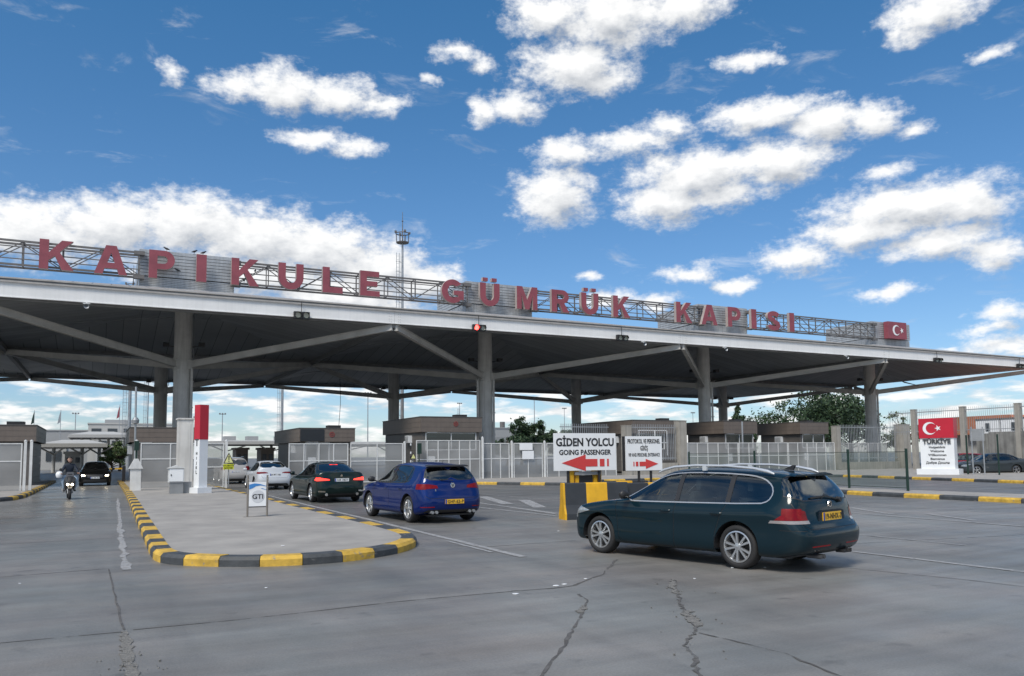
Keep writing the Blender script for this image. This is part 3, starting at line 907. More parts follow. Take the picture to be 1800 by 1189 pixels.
canopy = thing('border_canopy', 'huge white edged steel canopy on round columns over the whole border crossing', 'canopy', (CX, CY, 0))
cl = canopy.location.copy()
ZE, ZB = 12.25, 14.25      # roof surface at the edge / under the louvre box
for i in range(-1, 4):
    for jj in range(2):
        cx, cy = CX+i*CS, CY+jj*CT
        x0, x1 = cx-CS/2, cx+CS/2
        y0, y1 = (FY, CY+CT/2) if jj == 0 else (CY+CT/2, BY)
        h = 3.1
        E = [(x0, y0), (x1, y0), (x1, y1), (x0, y1)]
        I = [(cx-h, cy-h), (cx+h, cy-h), (cx+h, cy+h), (cx-h, cy+h)]
        roof, ceil = [], []
        for k in range(4):
            k2 = (k+1) % 4
            du = (1, 0, 0) if k in (0, 2) else (0, 1, 0)
            roof.append(([(*E[k], ZE), (*E[k2], ZE), (*I[k2], ZB), (*I[k], ZB)], du))
            ceil.append(([(*E[k], 11.25), (*I[k], 13.1), (*I[k2], 13.1), (*E[k2], 11.25)], du))
        roof.append(([(*I[0], ZB), (*I[1], ZB), (*I[2], ZB), (*I[3], ZB)], (1, 0, 0)))
        ceil.append(([(*I[0], 13.1), (*I[3], 13.1), (*I[2], 13.1), (*I[1], 13.1)], (1, 0, 0)))
        uvmesh('roof', roof, M_ROOF, canopy, cl)
        uvmesh('ceiling', ceil, M_CEIL, canopy, cl)
        c = MB()
        c.tube([(cx, cy, 0), (cx, cy, 13.3)], 0.66, 28)
        c.lathe([(0.66, 8.35), (0.70, 8.35), (0.70, 8.42), (0.66, 8.42)], (cx, cy, 0), n=28)
        c.lathe([(0.66, 9.35), (0.70, 9.35), (0.70, 9.42), (0.66, 9.42)], (cx, cy, 0), n=28)
        ph = random.uniform(0, 6)
        c.tube([(cx+0.66*cos(ph+t*0.25), cy+0.66*sin(ph+t*0.25), t*0.345) for t in range(37)], 0.012, 4, mi=1)
        c.lathe([(1.0, 0.14), (1.0, 0.2), (0.7, 0.2)], (cx, cy, 0), n=28)
        make('column', c, [M_COLM, M_STRUT], canopy, smooth=40, world=True)
        if jj == 0:
            p = MB()
            p.tube([(cx+.62, cy-.52, 0.1), (cx+.62, cy-.52, 8.6), (cx+.80, cy-.45, 9.2)], 0.11, 10)
            for z in (1.5, 3.5, 5.5, 7.5): p.box(cx+.48, cy-.64, z, cx+.76, cy-.40, z+.08)
            if i in (1,): p.tube([(cx-.85, cy-.2, 0.1), (cx-.85, cy-.2, 8.6)], 0.11, 10)
            make('drain_pipe', p, M_COLM, canopy, smooth=40, world=True)
        for (ex, ey) in E:
            dx, dy = ex-cx, ey-cy
            dl = math.hypot(dx, dy)
            s_ = MB()
            p = (cx+dx/dl*0.66, cy+dy/dl*0.66, 8.88)
            kx = 0.988
            q = (cx+dx*kx, cy+dy*kx, 10.83)
            pv, qv = Vector(p), Vector(q)
            n_ = (qv-pv).normalized(); r_ = n_.cross(Vector((0, 0, 1))).normalized(); u_ = r_.cross(n_)
            # I section: flanges and web
            for o_, ww, hh in ((0.235, .32, .06), (-0.235, .32, .06), (0, .18, .412)):
                s_.bar(pv+u_*o_, qv+u_*o_*0.8, ww, hh)
            s_.box(p[0]-.2, p[1]-.2, 8.5, p[0]+.2, p[1]+.2, 9.25)
            make('strut', s_, M_STRUT, canopy, world=True)
    # louvred boxes over the front columns
    cx, cy, h = CX+i*CS-0.05, CY, 3.3
    b = MB()
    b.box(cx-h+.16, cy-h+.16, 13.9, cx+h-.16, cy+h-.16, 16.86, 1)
    b.box(cx-h, cy-h, 16.80, cx+h, cy+h, 16.95)
    z = 13.95
    while z < 14.95:
        for (ax, ay, bx_, by_) in ((cx-h, cy-h, cx+h, cy-h+.1), (cx-h, cy+h-.1, cx+h, cy+h), (cx-h, cy-h+.1, cx-h+.1, cy+h-.1), (cx+h-.1, cy-h+.1, cx+h, cy+h-.1)):
            b.box(ax, ay, z, bx_, by_, z+.105)
        z += .125
    z = 15.0
    while z < 16.7:
        for (ax, ay, bx_, by_) in ((cx-h-.06, cy-h-.06, cx+h+.06, cy-h+.1), (cx-h-.06, cy+h-.1, cx+h+.06, cy+h+.06), (cx-h-.06, cy-h+.1, cx-h+.1, cy+h-.1), (cx+h-.1, cy-h+.1, cx+h+.06, cy+h-.1)):
            b.box(ax, ay, z, bx_, by_, z+.205)
        z += .24
    make('louvre_box', b, [M_LOUV, M_LOUVD], canopy, world=True)
    # fascia lengths, one per bay
    x0, x1 = CX+(i-.5)*CS, CX+(i+.5)*CS
    f = MB()
    f.box(x0+.01, FY, 11.08, x1-.01, FY+.16, 11.95)
    f.box(x0+.01, FY-.05, 11.08, x1-.01, FY-.002, 11.13)
    f.box(x0+.01, FY-.05, 11.90, x1-.01, FY-.002, 11.95)
    for xb in (x0+.35, x1-.35):
        for zb in (11.25, 11.42, 11.62, 11.79):
            for o_ in (-.07, .07): f.tube([(xb+o_, FY-.03, zb), (xb+o_, FY, zb)], .022, 6, mi=1)
    make('fascia', f, [M_FASC, M_STRUT], canopy, world=True)
    f = MB()
    f.box(x0, FY-.12, 11.955, x1, FY+.3, 12.06)
    f.box(x0, FY-.04, 12.064, x1, FY+.35, 12.17, 1)
    f.box(x0, FY-.10, 12.174, x1, FY+.45, 12.25)
    make('gutter', f, [M_GUT, M_LOUVD], canopy, world=True)
    f = MB(); f.box(x0+.01, BY-.16, 11.08, x1-.01, BY, 11.95); make('fascia', f, M_FASC, canopy, world=True)
    f = MB(); f.box(x0, BY-.3, 11.955, x1, BY+.12, 12.25); make('gutter', f, M_GUT, canopy, world=True)
# side fascia at both ends, edge beams between the bays
xe, xw = CX+3.5*CS, CX-1.5*CS
for x in (xe, xw):
    f = MB()
    sg = -1 if x > 0 else 1
    f.box(min(x, x+sg*.16), FY+.17, 11.08, max(x, x+sg*.16), BY-.17, 11.95)
    make('fascia', f, M_FASC, canopy, world=True)
    f = MB(); f.box(x-.2, FY+.46, 11.955, x+.2, BY-.3, 12.25); make('gutter', f, M_GUT, canopy, world=True)
for i in range(-1, 3):
    x = CX+(i+.5)*CS
    b = MB(); b.bar((x, FY+.2, 11.05), (x, BY-.2, 11.05), .32, .42); make('edge_beam', b, M_BEAM, canopy, world=True)
for y in (FY+.5, CY+CT/2, BY-.5):
    b = MB(); b.bar((xw+.2, y, 11.08+(.05 if y < 60 else 0)), (xe-.2, y, 11.08+(.05 if y < 60 else 0)), .28, .3); make('edge_beam', b, M_BEAM, canopy, world=True)

for i in range(0, 4):
    for jj in range(2):
        cx, cy = CX+i*CS, CY+jj*CT
        for k, (dx, dy) in enumerate(((1.3, -.4), (-1.2, .5))):
            c = MB(); z = 9.75 if jj else 10.3
            c.bar((cx+dx*.5, cy+dy*.4, z), (cx+dx, cy+dy, z+.1), .06)
            c.box(cx+dx-.22, cy+dy-.3, z, cx+dx+.22, cy+dy+.15, z+.32)
            make('column_camera', c, M_BLACK, canopy, world=True)  # black camera boxes added on short arms at the columns
        c = MB()
        c.bar((cx-11, cy+.9, 11.42), (cx-.7, cy+.9, 12.72), .12, .05); c.tube([(cx+.75, cy-.1, 9.4), (cx+.75, cy-.1, 13.0)], .03, 5)
        make('cable_tray', c, M_GREY, canopy, world=True)
c = MB(); c.add([(84.2, 62.6, 9.7), (86.9, 62.2, 9.3), (86.2, 64.6, 10.2), (84.6, 64.8, 10.8)], [(0, 1, 2, 3)]); c.add([(84.2, 62.6, 9.73), (86.9, 62.2, 9.33), (86.2, 64.6, 10.23), (84.6, 64.8, 10.83)], [(0, 3, 2, 1)]); c.tube([(84.4, 64.8, 10.8), (83.9, 66, 12.4)], .03, 5)
make('loose_panel', c, M_BEAM, canopy, world=True)

# ------------------------------------------------------------------ roof sign
sign = thing('roof_sign', 'lattice truss on the canopy roof with dark red letters KAPIKULE GÜMRÜK KAPISI', 'sign', (CX, 63.0, 12.2))
boxes = [CX+i*CS for i in range(-1, 4)]
for a, b_ in zip(boxes[:-1], boxes[1:]):
    xa, xb = a+3.3, b_-3.4
    t = MB()
    YF, YB = 63.05, 64.0
    for y in (YF, YB):
        t.bar((xa, y, 16.55), (xb, y, 16.55), .13); t.bar((xa, y, 14.9), (xb, y, 14.9), .13)
    for z in (15.3, 15.72, 16.14): t.bar((xa, YF-.05, z), (xb, YF-.05, z), .05, .07)
    n = 8
    for k in range(n+1):
        x = xa+(xb-xa)*k/n
        for y in (YF, YB): t.bar((x, y, 14.9), (x, y, 16.55), .07 if k % 2 else .09)
        t.bar((x, YF, 16.55), (x, YB, 16.55), .06); t.bar((x, YF, 14.9), (x, YB, 14.9), .06)
        if k < n:
            x2 = xa+(xb-xa)*(k+1)/n
            for y in (YF+.02, YB-.02):
                if k % 2 == 0: t.bar((x, y, 14.9), (x2, y, 16.5), .06)
                else: t.bar((x, y, 16.5), (x2, y, 14.9), .06)
    for x, s_ in ((xa, 1), (xb, -1)):
        for z in (14.75, 16.5): t.box(x-.35, YF-.1, z-.12, x+.35, YF+.3, z+.16)
    make('truss', t, M_TRUSS, sign, world=True)


def U_loop(w, h, s):
    return [(0, h)]+arc(w/2, w*.5, w/2, w*.5, 180, 360, 18)+[(w, h), (w-s, h)]+arc(w/2, w*.5, w/2-s, w*.5-s*.9, 360, 180, 16)+[(s, h)]


def letter(ch, w, h):
    s = 0.272*h
    if ch == 'K': return [[(0, 0), (s, 0), (s, h*.30), (s+.18*w, h*.46), (w*.66, 0), (w, 0), (w*.58, h*.60), (w*.97, h), (w*.64, h), (s, h*.56), (s, h), (0, h)]]
    if ch == 'A': return [[(0, 0), (s*.95, 0), (w*.31, h*.20), (w*.69, h*.20), (w-s*.95, 0), (w, 0), (w*.66, h), (w*.34, h)], [(w*.385, h*.40), (w*.615, h*.40), (w*.5, h*.74)]]
    if ch in 'PR':
        out = [(0, 0), (s, 0), (s, h*.33)]
        if ch == 'R': out = [(0, 0), (s, 0), (s, h*.38), (w*.42, h*.38), (w*.64, 0), (w, 0), (w*.72, h*.40)]+arc(w*.62, h*.70, w*.36, h*.30, -70, 90, 12)+[(0, h)]
        else: out += arc(w*.60, h*.665, w*.40, h*.335, -90, 90, 14)+[(0, h)]
        c = .70 if ch == 'R' else .665
        k = .30 if ch == 'R' else .335
        return [out, [(s, h*(c-k)+s*.72), (s, h-s*.72)]+arc(w*.56, h*c, w*.16, h*k-s*.72, 90, -90, 8)]
    if ch == 'I': return [[(0, 0), (w, 0), (w, h), (0, h)]]
    if ch == 'L': return [[(0, 0), (w, 0), (w, s*.85), (s, s*.85), (s, h), (0, h)]]
    if ch == 'E': return [[(0, 0), (w, 0), (w, s*.8), (s, s*.8), (s, h*.40), (w*.88, h*.40), (w*.88, h*.60), (s, h*.60), (s, h-s*.8), (w*.97, h-s*.8), (w*.97, h), (0, h)]]
    if ch in 'UÜ':
        L_ = [U_loop(w, h, s)]
        if ch == 'Ü': L_ += [[(w*.14, h*1.07), (w*.40, h*1.07), (w*.40, h*1.22), (w*.14, h*1.22)], [(w*.60, h*1.07), (w*.86, h*1.07), (w*.86, h*1.22), (w*.60, h*1.22)]]
        return L_
    if ch == 'G':
        return [arc(w*.5, h*.5, w*.5, h*.5, 40, 270, 26)+arc(w*.5, h*.5, w*.5, h*.5, 275, 320, 6)+[(w, h*.16), (w, h*.54), (w*.55, h*.54), (w*.55, h*.36), (w*.74, h*.36), (w*.74, h*.26)]+arc(w*.5, h*.5, w*.5-s, h*.5-s*.85, 300, 50, 22)]
    if ch == 'M': return [[(0, 0), (s*.85, 0), (s*.85, h*.62), (w*.40, 0), (w*.60, 0), (w-s*.85, h*.62), (w-s*.85, 0), (w, 0), (w, h), (w-s*1.0, h), (w*.5, h*.42), (s*1.0, h), (0, h)]]
    if ch == 'S':
        s *= .88
        # thick stroke along an S spine
        sp = arc(w*.5, h*.72, w*.5-s*.5, h*.28-s*.5, 20, 270, 16)+arc(w*.5, h*.265, w*.5-s*.5, h*.265-s*.5+.02, 90, -178, 18)[1:]
        Lp, Rp = [], []
        for i_, p in enumerate(sp):
            a_, b__ = sp[max(i_-1, 0)], sp[min(i_+1, len(sp)-1)]
            d = (Vector(b__)-Vector(a_)).normalized(); n_ = Vector((-d.y, d.x))*s*.5
            Lp.append((p[0]+n_.x, p[1]+n_.y)); Rp.append((p[0]-n_.x, p[1]-n_.y))
        return [Lp+Rp[::-1]]


for ch, x, w in [('K', -4.22, 2.09), ('A', -0.87, 2.1), ('P', 2.63, 1.73), ('I', 5.84, .71), ('K', 8.32, 2.02), ('U', 11.79, 1.93), ('L', 15.23, 1.62), ('E', 18.28, 1.65),
                 ('G', 25.40, 2.05), ('Ü', 29.0, 1.9), ('M', 32.62, 2.1), ('R', 36.21, 1.87), ('Ü', 39.4, 1.9), ('K', 42.96, 1.95),
                 ('K', 50.5, 2.0), ('A', 53.7, 2.1), ('P', 57.2, 1.75), ('I', 60.42, .72), ('S', 62.7, 1.85), ('I', 65.9, .72)]:
    mb = outline_mb(letter(ch, w, 2.06), .36)
    out = place(mb, (x, 62.70, 14.68), (1, 0, 0), (0, 0, 1))
    make('letter', out, [M_RED, M_CREAM], sign, world=True)
# flag panel on the last box
fx, fz = CX+3*CS-.2, 14.95
f = MB(); f.box(fx-1.25, 62.75, fz, fx+2.0, 63.35, fz+2.0)
fp = make('flag_panel', f, M_RED, sign, world=True)
f = MB()
place(outline_mb([crescent_loop(0, 0, .62)], .03), (fx+.15, 62.73, fz+1.0), (1, 0, 0), (0, 0, 1), f, 0)
place(outline_mb([star_loop(.98, 0, .33, pi)], .03), (fx+.15, 62.73, fz+1.0), (1, 0, 0), (0, 0, 1), f, 0)
me_ = make('crescent_and_star', f, M_SWHITE, None)
me_.parent = fp; me_.location = me_.location-Vector(sign.location)

# crows on the sign
def bird(x, y, z, face, lab, s=1.0):
    b = MB()
    c, sn = cos(face), sin(face)
    P = [(-.21, 0, .10), (-.12, 0, .13), (0, 0, .17), (.10, 0, .22), (.15, 0, .27), (.19, 0, .28), (.25, 0, .265)]
    b.tube([(x+(a*c)*s, y+(a*sn)*s, z+h*s) for a, _, h in P], [.012*s, .045*s, .075*s, .06*s, .045*s, .04*s, .006*s], 8)
    for o_ in (-.02, .02): b.tube([(x-o_*sn, y+o_*c, z), (x-o_*sn, y+o_*c, z+.12*s)], .008*s, 4)
    make('crow', b, M_BLACK, smooth=60, label=lab, cat='bird', group='crows perched on the roof sign')
bird(3.85, 63.45, 16.95, 2.9, 'black crow on the box top between letters P and I, leftmost of the three', 1.05)
bird(5.75, 63.45, 16.95, .3, 'black crow standing on the louvred box just left of the letter I', 1.05)
bird(6.30, 62.72, 16.75, .2, 'black crow perched on top of the letter I', 1.05)
bird(4.6, 62.86, 15.28, 2.9, 'black crow on a louvre blade low between letters P and I', 1.05)
bird(10.1, 62.9, 15.78, 1.2, 'black crow on a thin truss rail right of the second letter K', 1.05)
bird(9.3, 62.9, 14.97, 1.6, 'black crow sitting under the fork of the second letter K', 1.05)

# ------------------------------------------------------------------ lights on the fascia
M_LENS = mat('dark_lens', (0.05, 0.06, 0.055), 0.15, coat=1)
M_LENSR = mat('red_signal', (0.9, 0.02, 0.02), 0.3, emit=(1, 0.05, 0.04), estr=6)
M_LENSW = mat('signal_lens', (0.35, 0.36, 0.28), 0.2, coat=1)
for x, lit, lab in ((11.75, False, 'unlit twin lane signal on the fascia right of the first column'), (24.94, True, 'twin lane signal showing a red light on the fascia'),
                    (37.92, False, 'unlit twin lane signal below the letters R and Ü'), (78.08, False, 'twin signal on the fascia right of the flag panel'), (92.55, False, 'twin signal at the right tip of the canopy')):
    z = 11.17
    t = thing('lane_signal', lab, 'traffic light', (x, 54.0, z-.25), 0, 'twin lane signals along the canopy fascia')
    h = MB(); h.box(x-.52, 53.86, z-.24, x-.02, 54.14, z+.24); h.box(x+.02, 53.86, z-.24, x+.52, 54.14, z+.24)
    h.tube([(x, 54.05, z+.2), (x, 54.05, z+.95)], .025, 6); h.box(x-.06, 54.1, z-.05, x+.06, 54.24, z+.05)
    make('housing', h, M_BLACK, t, world=True)
    for k, cx_ in enumerate((x-.27, x+.27)):
        q = MB(); q.lathe([(.0, 53.855), (.17, 53.855), (.19, 53.84)], (cx_, 0, z), axis='y', n=16)
        q.v = [(cx_+(a-cx_), b_, c_) for a, b_, c_ in q.v]
        make('lens', q, (M_LENSR if k == 0 else M_LENSW) if lit else M_LENSW, t, world=True)
        q = MB()
        q.add([(cx_+.20*cos(a_), yy, z+.20*sin(a_)) for yy in (53.86, 53.66) for a_ in np.linspace(-.3, pi+.3, 10)], [(i_, i_+1, i_+11, i_+10) for i_ in range(9)])
        make('visor', q, M_BLACK, t, world=True)
for x, lab in ((-1.09, 'small white floodlight under the fascia below the letter A'), (40.17, 'round white floodlight on the fascia right of the third lane signal'), (49.04, 'white floodlight under the fascia near the third column'), (64.43, 'white floodlight under the fascia below letters S and I')):
    z = 10.95
    t = thing('floodlight', lab, 'floodlight', (x, 54.2, z-.3), 0, 'small floodlights under the canopy fascia')
    h = MB(); h.lathe([(.02, -.02), (.08, .0), (.13, .18), (.15, .20)], (0, 0, 0), axis='y', n=14)
    h.v = [(x+a, 54.1-b_, z-.05+c_-b_*.5) for a, b_, c_ in h.v]
    make('lamp_head', h, M_GALV, t, smooth=40, world=True)
    h = MB(); h.box(x-.2, 54.1, z+.02, x+.2, 54.2, z+.08); h.bar((x, 54.15, z), (x, 54.25, z+.14), .06); make('bracket', h, M_WHITE, t, world=True)

# ================================================================== BOOTHS
def booth(label, x0, x1, y0, y1, H, band=.92, wins=(), side_win=None, dark=None, rooftop=True, proj=0.25, emblem=False, group='brown clad control booths under the canopy'):
    t = thing('control_booth', label, 'booth', ((x0+x1)/2, y0, 0.14), 0, group)
    b = MB()
    n = 3
    for k in range(n):      # overhanging clad band in courses
        za = H-band+band*k/n; zb = H-band+band*(k+1)/n-.018
        b.box(x0, y0, za, x1, y1, zb)
    b.box(x0+.012, y0+.012, H-band, x1-.012, y1-.012, H-.002, 1)
    b.box(x0-.03, y0-.03, H, x1+.03, y1+.03, H+.05, 1)
    make('clad_band', b, [M_BROWN, M_BROWN2], t, world=True)
    b = MB()
    xl, xr, yf = x0+proj, x1-proj, y0+proj
    z = .14
    hh = (H-band-.14)
    k = 0
    wz0, wz1 = H-band-1.35, H-band-.02
    # walls in courses with window openings left out by butting pieces
    def wall_front(za, zb):
        cuts = sorted(wins)
        x = xl
        for (a, c) in cuts:
            if zb > wz0+.01:
                b.box(x, yf, za, a, yf+.15, zb, 1 if False else 0)
                x = c
        b.box(x, yf, za, xr, yf+.15, zb)
    zz = z
    while zz < H-band-.01:
        z2 = min(zz+.42, H-band)
        if wins and zz < wz0 < z2: z2 = wz0
        wall_front(zz, z2-.014)
        b.box(xl, yf+.15, zz, xl+.15, y1-proj, z2-.014)
        b.box(xr-.15, yf+.15, zz, xr, y1-proj, z2-.014)
        b.box(xl+.15, y1-proj-.15, zz, xr-.15, y1-proj, z2-.014)
        zz = z2
    b.box(xl+.02, yf+.3, z, xl+.16, y1-proj-.02, H-band-.003, 1)
    make('wall', b, [M_BROWN2, M_BROWN2], t, world=True)
    for (a, c) in wins:
        fr = MB()
        fr.box(a, yf-.02, wz0, c, yf+.10, wz0+.07); fr.box(a, yf-.02, wz1-.07, c, yf+.10, wz1)
        fr.box(a, yf-.02, wz0+.07, a+.07, yf+.10, wz1-.07); fr.box(c-.07, yf-.02, wz0+.07, c, yf+.10, wz1-.07)
        if c-a > 1.6: fr.box((a+c)/2-.03, yf-.02, wz0+.07, (a+c)/2+.03, yf+.10, wz1-.07)
        w_ = make('window', fr, M_WHITE, t, world=True)
        g_ = MB(); g_.box(a+.07-(a+c)/2, 0, wz0+.07, c-.07-(a+c)/2, .02, wz1-.07)
        p_ = make('pane', g_, M_WGLASS, None)
        p_.parent = w_; p_.location = Vector(((a+c)/2, yf+.05, wz0+.07))-t.location
    inn = MB(); inn.box(xl+.3, yf+1.6, .15, xr-.3, yf+1.7, H-band-.3); inn.box(xl+.4, yf+.5, .9, xr-.6, yf+1.1, .95); inn.box(xl+.7, yf+.7, .95, xl+1.1, yf+.8, 1.35)
    make('counter', inn, M_INT, t, world=True)
    dd = MB(); dx_ = x1-proj-.16
    dd.box(dx_+.165, y0+1.2, .2, dx_+.20, y0+2.1, 2.25); make('door', dd, M_BROWN, t, world=True)
    dd = MB(); dd.box(x0+proj-.30, y0+2.4, H-band-.75, x0+proj-.005, y0+3.2, H-band-.2)
    for k in range(5): dd.box(x0+proj-.315, y0+2.45, H-band-.70+k*.095, x0+proj-.302, y0+3.15, H-band-.66+k*.095, 1)
    make('air_conditioner', dd, [M_SWHITE, M_GREY], t, world=True)
    if emblem:
        dd = MB(); mx_ = (x0+x1)/2+.3; dd.lathe([(.12, y0-.03), (.19, y0-.03), (.19, y0-.005), (.12, y0-.005)], (mx_, 0, H-band*.45), axis='y', n=20); dd.box(mx_-.06, y0-.03, H-band*.45-.06, mx_+.06, y0-.005, H-band*.45+.06); make('round_emblem', dd, mat('dull_red', (.20, .045, .04), .6), t, world=True)
    dd = MB(); dd.box(x0+.5, y0+.06, H-band-.05, x0+1.3, y0+.2, H-band-.004); make('soffit_lamp', dd, M_SWHITE, t, world=True)
    if wins:
        dd = MB(); a_ = wins[0][0]; dd.box(a_+.2, y0+proj-.03, .9, a_+.75, y0+proj-.003, 1.6); make('notice', dd, M_SWHITE, t, world=True)
    if dark:
        d = MB(); d.box(dark[0], y0-.04, H-band+.04, dark[1], y0-.005, H-.06); make('display_panel', d, M_DARK, t, world=True)
    if rooftop:
        d = MB(); d.box(x1-1.6, y0+1.2, H+.05, x1-.7, y0+2.0, H+.28); make('roof_unit', d, M_BLACK, t, world=True)
    return t


booth('brown clad booth at the left edge beside the incoming lane', -12.0, -3.43, 54, 63.2, 3.6)
booth('brown clad booth partly hidden behind the first big column', 1.55, 5.6, 56.5, 65.2, 3.6, rooftop=False)
booth('brown clad booth with a black display panel beside the outgoing cars', 12.05, 15.95, 55.6, 64.6, 3.6, dark=(12.1, 13.75), wins=[(12.5, 14.2)], emblem=True)
booth('tall brown booth with a wide teal window left of the second column', 20.7, 25.6, 55, 64, 4.48, band=1.1, wins=[(21.1, 25.2)], proj=.18, emblem=True)
booth('brown booth behind the grey bar railing and the two white signs', 39.5, 45.0, 55, 64.5, 4.45, band=1.1, wins=[(40.0, 43.0)])
booth('brown booth just right of the third column with a bright window', 49.4, 53.4, 55, 60.5, 4.48, band=1.1, wins=[(49.8, 53.1)])
booth('low brown booth under the dark tree, left of the fourth column', 58.8, 62.6, 55, 60.6, 4.48, band=1.1, wins=[(59.3, 62.2)])

# ================================================================== FENCES AND GATES
def mesh_leaf(mb, mm, xa, xb, y, z0, z1, posts=(), mid=None, w=.055):
    """welded frame with expanded metal; mb frame, mm mesh"""
    mb.box(xa, y-w/2, z0, xa+w, y+w/2, z1); mb.box(xb-w, y-w/2, z0, xb, y+w/2, z1)
    mb.box(xa+w, y-w/2, z0, xb-w, y+w/2, z0+w); mb.box(xa+w, y-w/2, z1-w, xb-w, y+w/2, z1)
    ps = sorted(posts)
    for x in ps: mb.box(x-w/2, y-w/2, z0+w, x+w/2, y+w/2, z1-w)
    if mid:
        xs_ = [xa+w]+sum([[x-w/2, x+w/2] for x in ps], [])+[xb-w]
        for a, c in zip(xs_[::2], xs_[1::2]): mb.box(a, y-w/2+.004, mid-w/2, c, y+w/2-.004, mid+w/2)
    mm.add([(xa+w/2, y, z0+w/2), (xb-w/2, y, z0+w/2), (xb-w/2, y, z1-w/2), (xa+w/2, y, z1-w/2)], [(0, 1, 2, 3)])


def fence(name, label, cat, segs, y, z0=.08, z1=2.42, posts=None, group=None, mesh=M_MESH, pz=2.5):
    xs_ = [s_[0] for s_ in segs]+[s_[1] for s_ in segs]
    t = thing(name, label, cat, ((min(xs_)+max(xs_))/2, y, 0), 0, group)
    for (xa, xb, np_, mid) in segs:
        f_, m_ = MB(), MB()
        ps = [xa+(xb-xa)*k/(np_+1) for k in range(1, np_+1)]
        mesh_leaf(f_, m_, xa, xb, y, z0, z1, ps, mid)
        fo = make('frame', f_, M_WHITE, t, world=True)
        mo = make('mesh_panel', m_, mesh, t, world=True)
    for x in posts or []:
        p = MB(); p.box(x-.06, y-.06, 0, x+.06, y+.06, pz); p.lathe([(.07, pz), (.07, pz+.05), (.0, pz+.09)], (x, y, 0), n=10)
        make('post', p, M_WHITE, t, smooth=30, world=True)
    return t


fence('gate', 'white mesh gate with small framed windows at the far left edge', 'gate', [(-7.2, -3.42, 2, 1.55)], 45.2, posts=[-3.3, -3.05])
fence('gate', 'white mesh gate beside the sentry box, left of the red and white pillar', 'gate', [(1.74, 4.55, 1, 1.6)], 44.8, posts=[1.55])
fence('gate', 'narrow white mesh gate leaf behind the yellow warning sign', 'gate', [(4.75, 5.75, 0, 1.15)], 44.6, posts=[5.85])
fence('fence', 'white mesh fence panel behind the dark green saloon', 'fence', [(9.6, 13.1, 3, 1.4)], 47.1)
fence('fence', 'tall white mesh fence panel right behind the blue hatchback roof', 'fence', [(13.2, 16.5, 1, 1.35)], 47.0, posts=[16.6], pz=2.45)
fence('fence', 'white mesh fence panel left of the second big column', 'fence', [(17.25, 21.6, 5, 1.40)], 46.7, z1=2.6, posts=[21.76], pz=2.75)
fence('gate', 'white mesh gate leaf in front of the second big column', 'gate', [(21.86, 23.85, 2, 1.4)], 47.0)
fence('gate', 'white mesh gate leaf carrying a blank white notice board', 'gate', [(24.15, 26.35, 1, 1.4)], 47.0, posts=[24.02, 26.5])
fence('fence', 'white mesh fence running behind the GİDEN YOLCU sign', 'fence', [(26.65, 29.5, 2, 1.4), (29.56, 32.3, 2, 1.4)], 47.0)
fence('fence', 'long white mesh fence in front of the booths right of the third column', 'fence', [(38.6, 43.6, 4, 1.4), (43.66, 48.8, 4, 1.4), (48.86, 54.1, 4, 1.4)], 47.0)
b = MB(); b.box(24.55, 46.84, 1.95, 25.5, 46.9, 2.42); b.box(24.75, 46.86, 1.35, 25.6, 46.9, 1.9)
make('notice_board', b, M_SWHITE, label='small blank white notice on the gate leaf left of the GİDEN YOLCU sign', cat='notice')


def bar_railing(label, xa, xb, y, z0, z1, pitch=.16, group=None, extra=None):
    t = thing('bar_railing', label, 'railing', ((xa+xb)/2, y, z0), 0, group)
    b = MB()
    for z in (z0+.12, z1-.25): b.box(xa, y-.03, z, xb, y+.03, z+.06)
    make('rail', b, M_GALV, t, world=True)
    b = MB()
    n = int((xb-xa)/pitch)
    for k in range(n):
        x = xa+pitch*(k+.5)
        b.box(x-.018, y-.055, z0, x+.018, y-.032, z1+random.uniform(-.01, .01))
    make('bars', b, M_GALV, t, world=True)
    return t


def pillar(label, x, y, w, H, z0=.14, m=None):
    b = MB(); w *= .86; b.box(x-w/2, y-w/2, z0, x+w/2, y+w/2, H); b.box(x-w/2-.02, y-w/2-.02, H, x+w/2+.02, y+w/2+.02, H+.05)
    return make('concrete_pillar', b, m or M_WALL, label=label, cat='pillar', group='concrete pillars of the railings')


bar_railing('grey vertical bar railing between concrete pillars behind the white signs', 33.6, 37.6, 47, 1.15, 3.75)
bar_railing('grey vertical bar railing left of the pillars, above the GİDEN YOLCU sign', 28.6, 32.7, 48.5, 1.2, 3.8)
pillar('concrete pillar between the two white arrow signs', 33.2, 47, .62, 3.62)
pillar('thick concrete pillar right of the small white arrow sign', 38.05, 47, .75, 4.0)
b = MB(); b.box(33.53, 46.85, .14, 37.66, 47.15, .95); make('low_wall', b, M_WALL, label='low pale concrete wall under the bar railing behind the arrow signs', cat='wall')
b = MB()
for x in (34.6, 36.0, 37.1): b.box(x, 47.4, 1.5, x+.05, 47.44, 3.3)
for z in (2.4, 3.3): b.box(34.6, 47.45, z, 37.15, 47.49, z+.06)
make('window_frame', b, M_SWHITE, label='white metal door frame standing behind the bar railing', cat='frame')
bar_railing('pointed grey bar railing on a low wall beneath the dark tree', 55.75, 60.0, 48, .95, 3.95, .19)
bar_railing('grey bar railing section nearer the red flag sign', 60.0, 63.2, 48, .95, 3.95, .19)
pillar('concrete pillar left of the bar railing under the tree', 55.5, 48, .6, 3.8)
pillar('concrete pillar at the right end of the bar railing beside the flag sign', 63.9, 48, 1.1, 4.0)
b = MB(); b.box(55.82, 47.85, .1, 63.33, 48.15, .75); make('low_wall', b, M_WALL, label='low pale concrete wall under the railing beneath the tree', cat='wall')
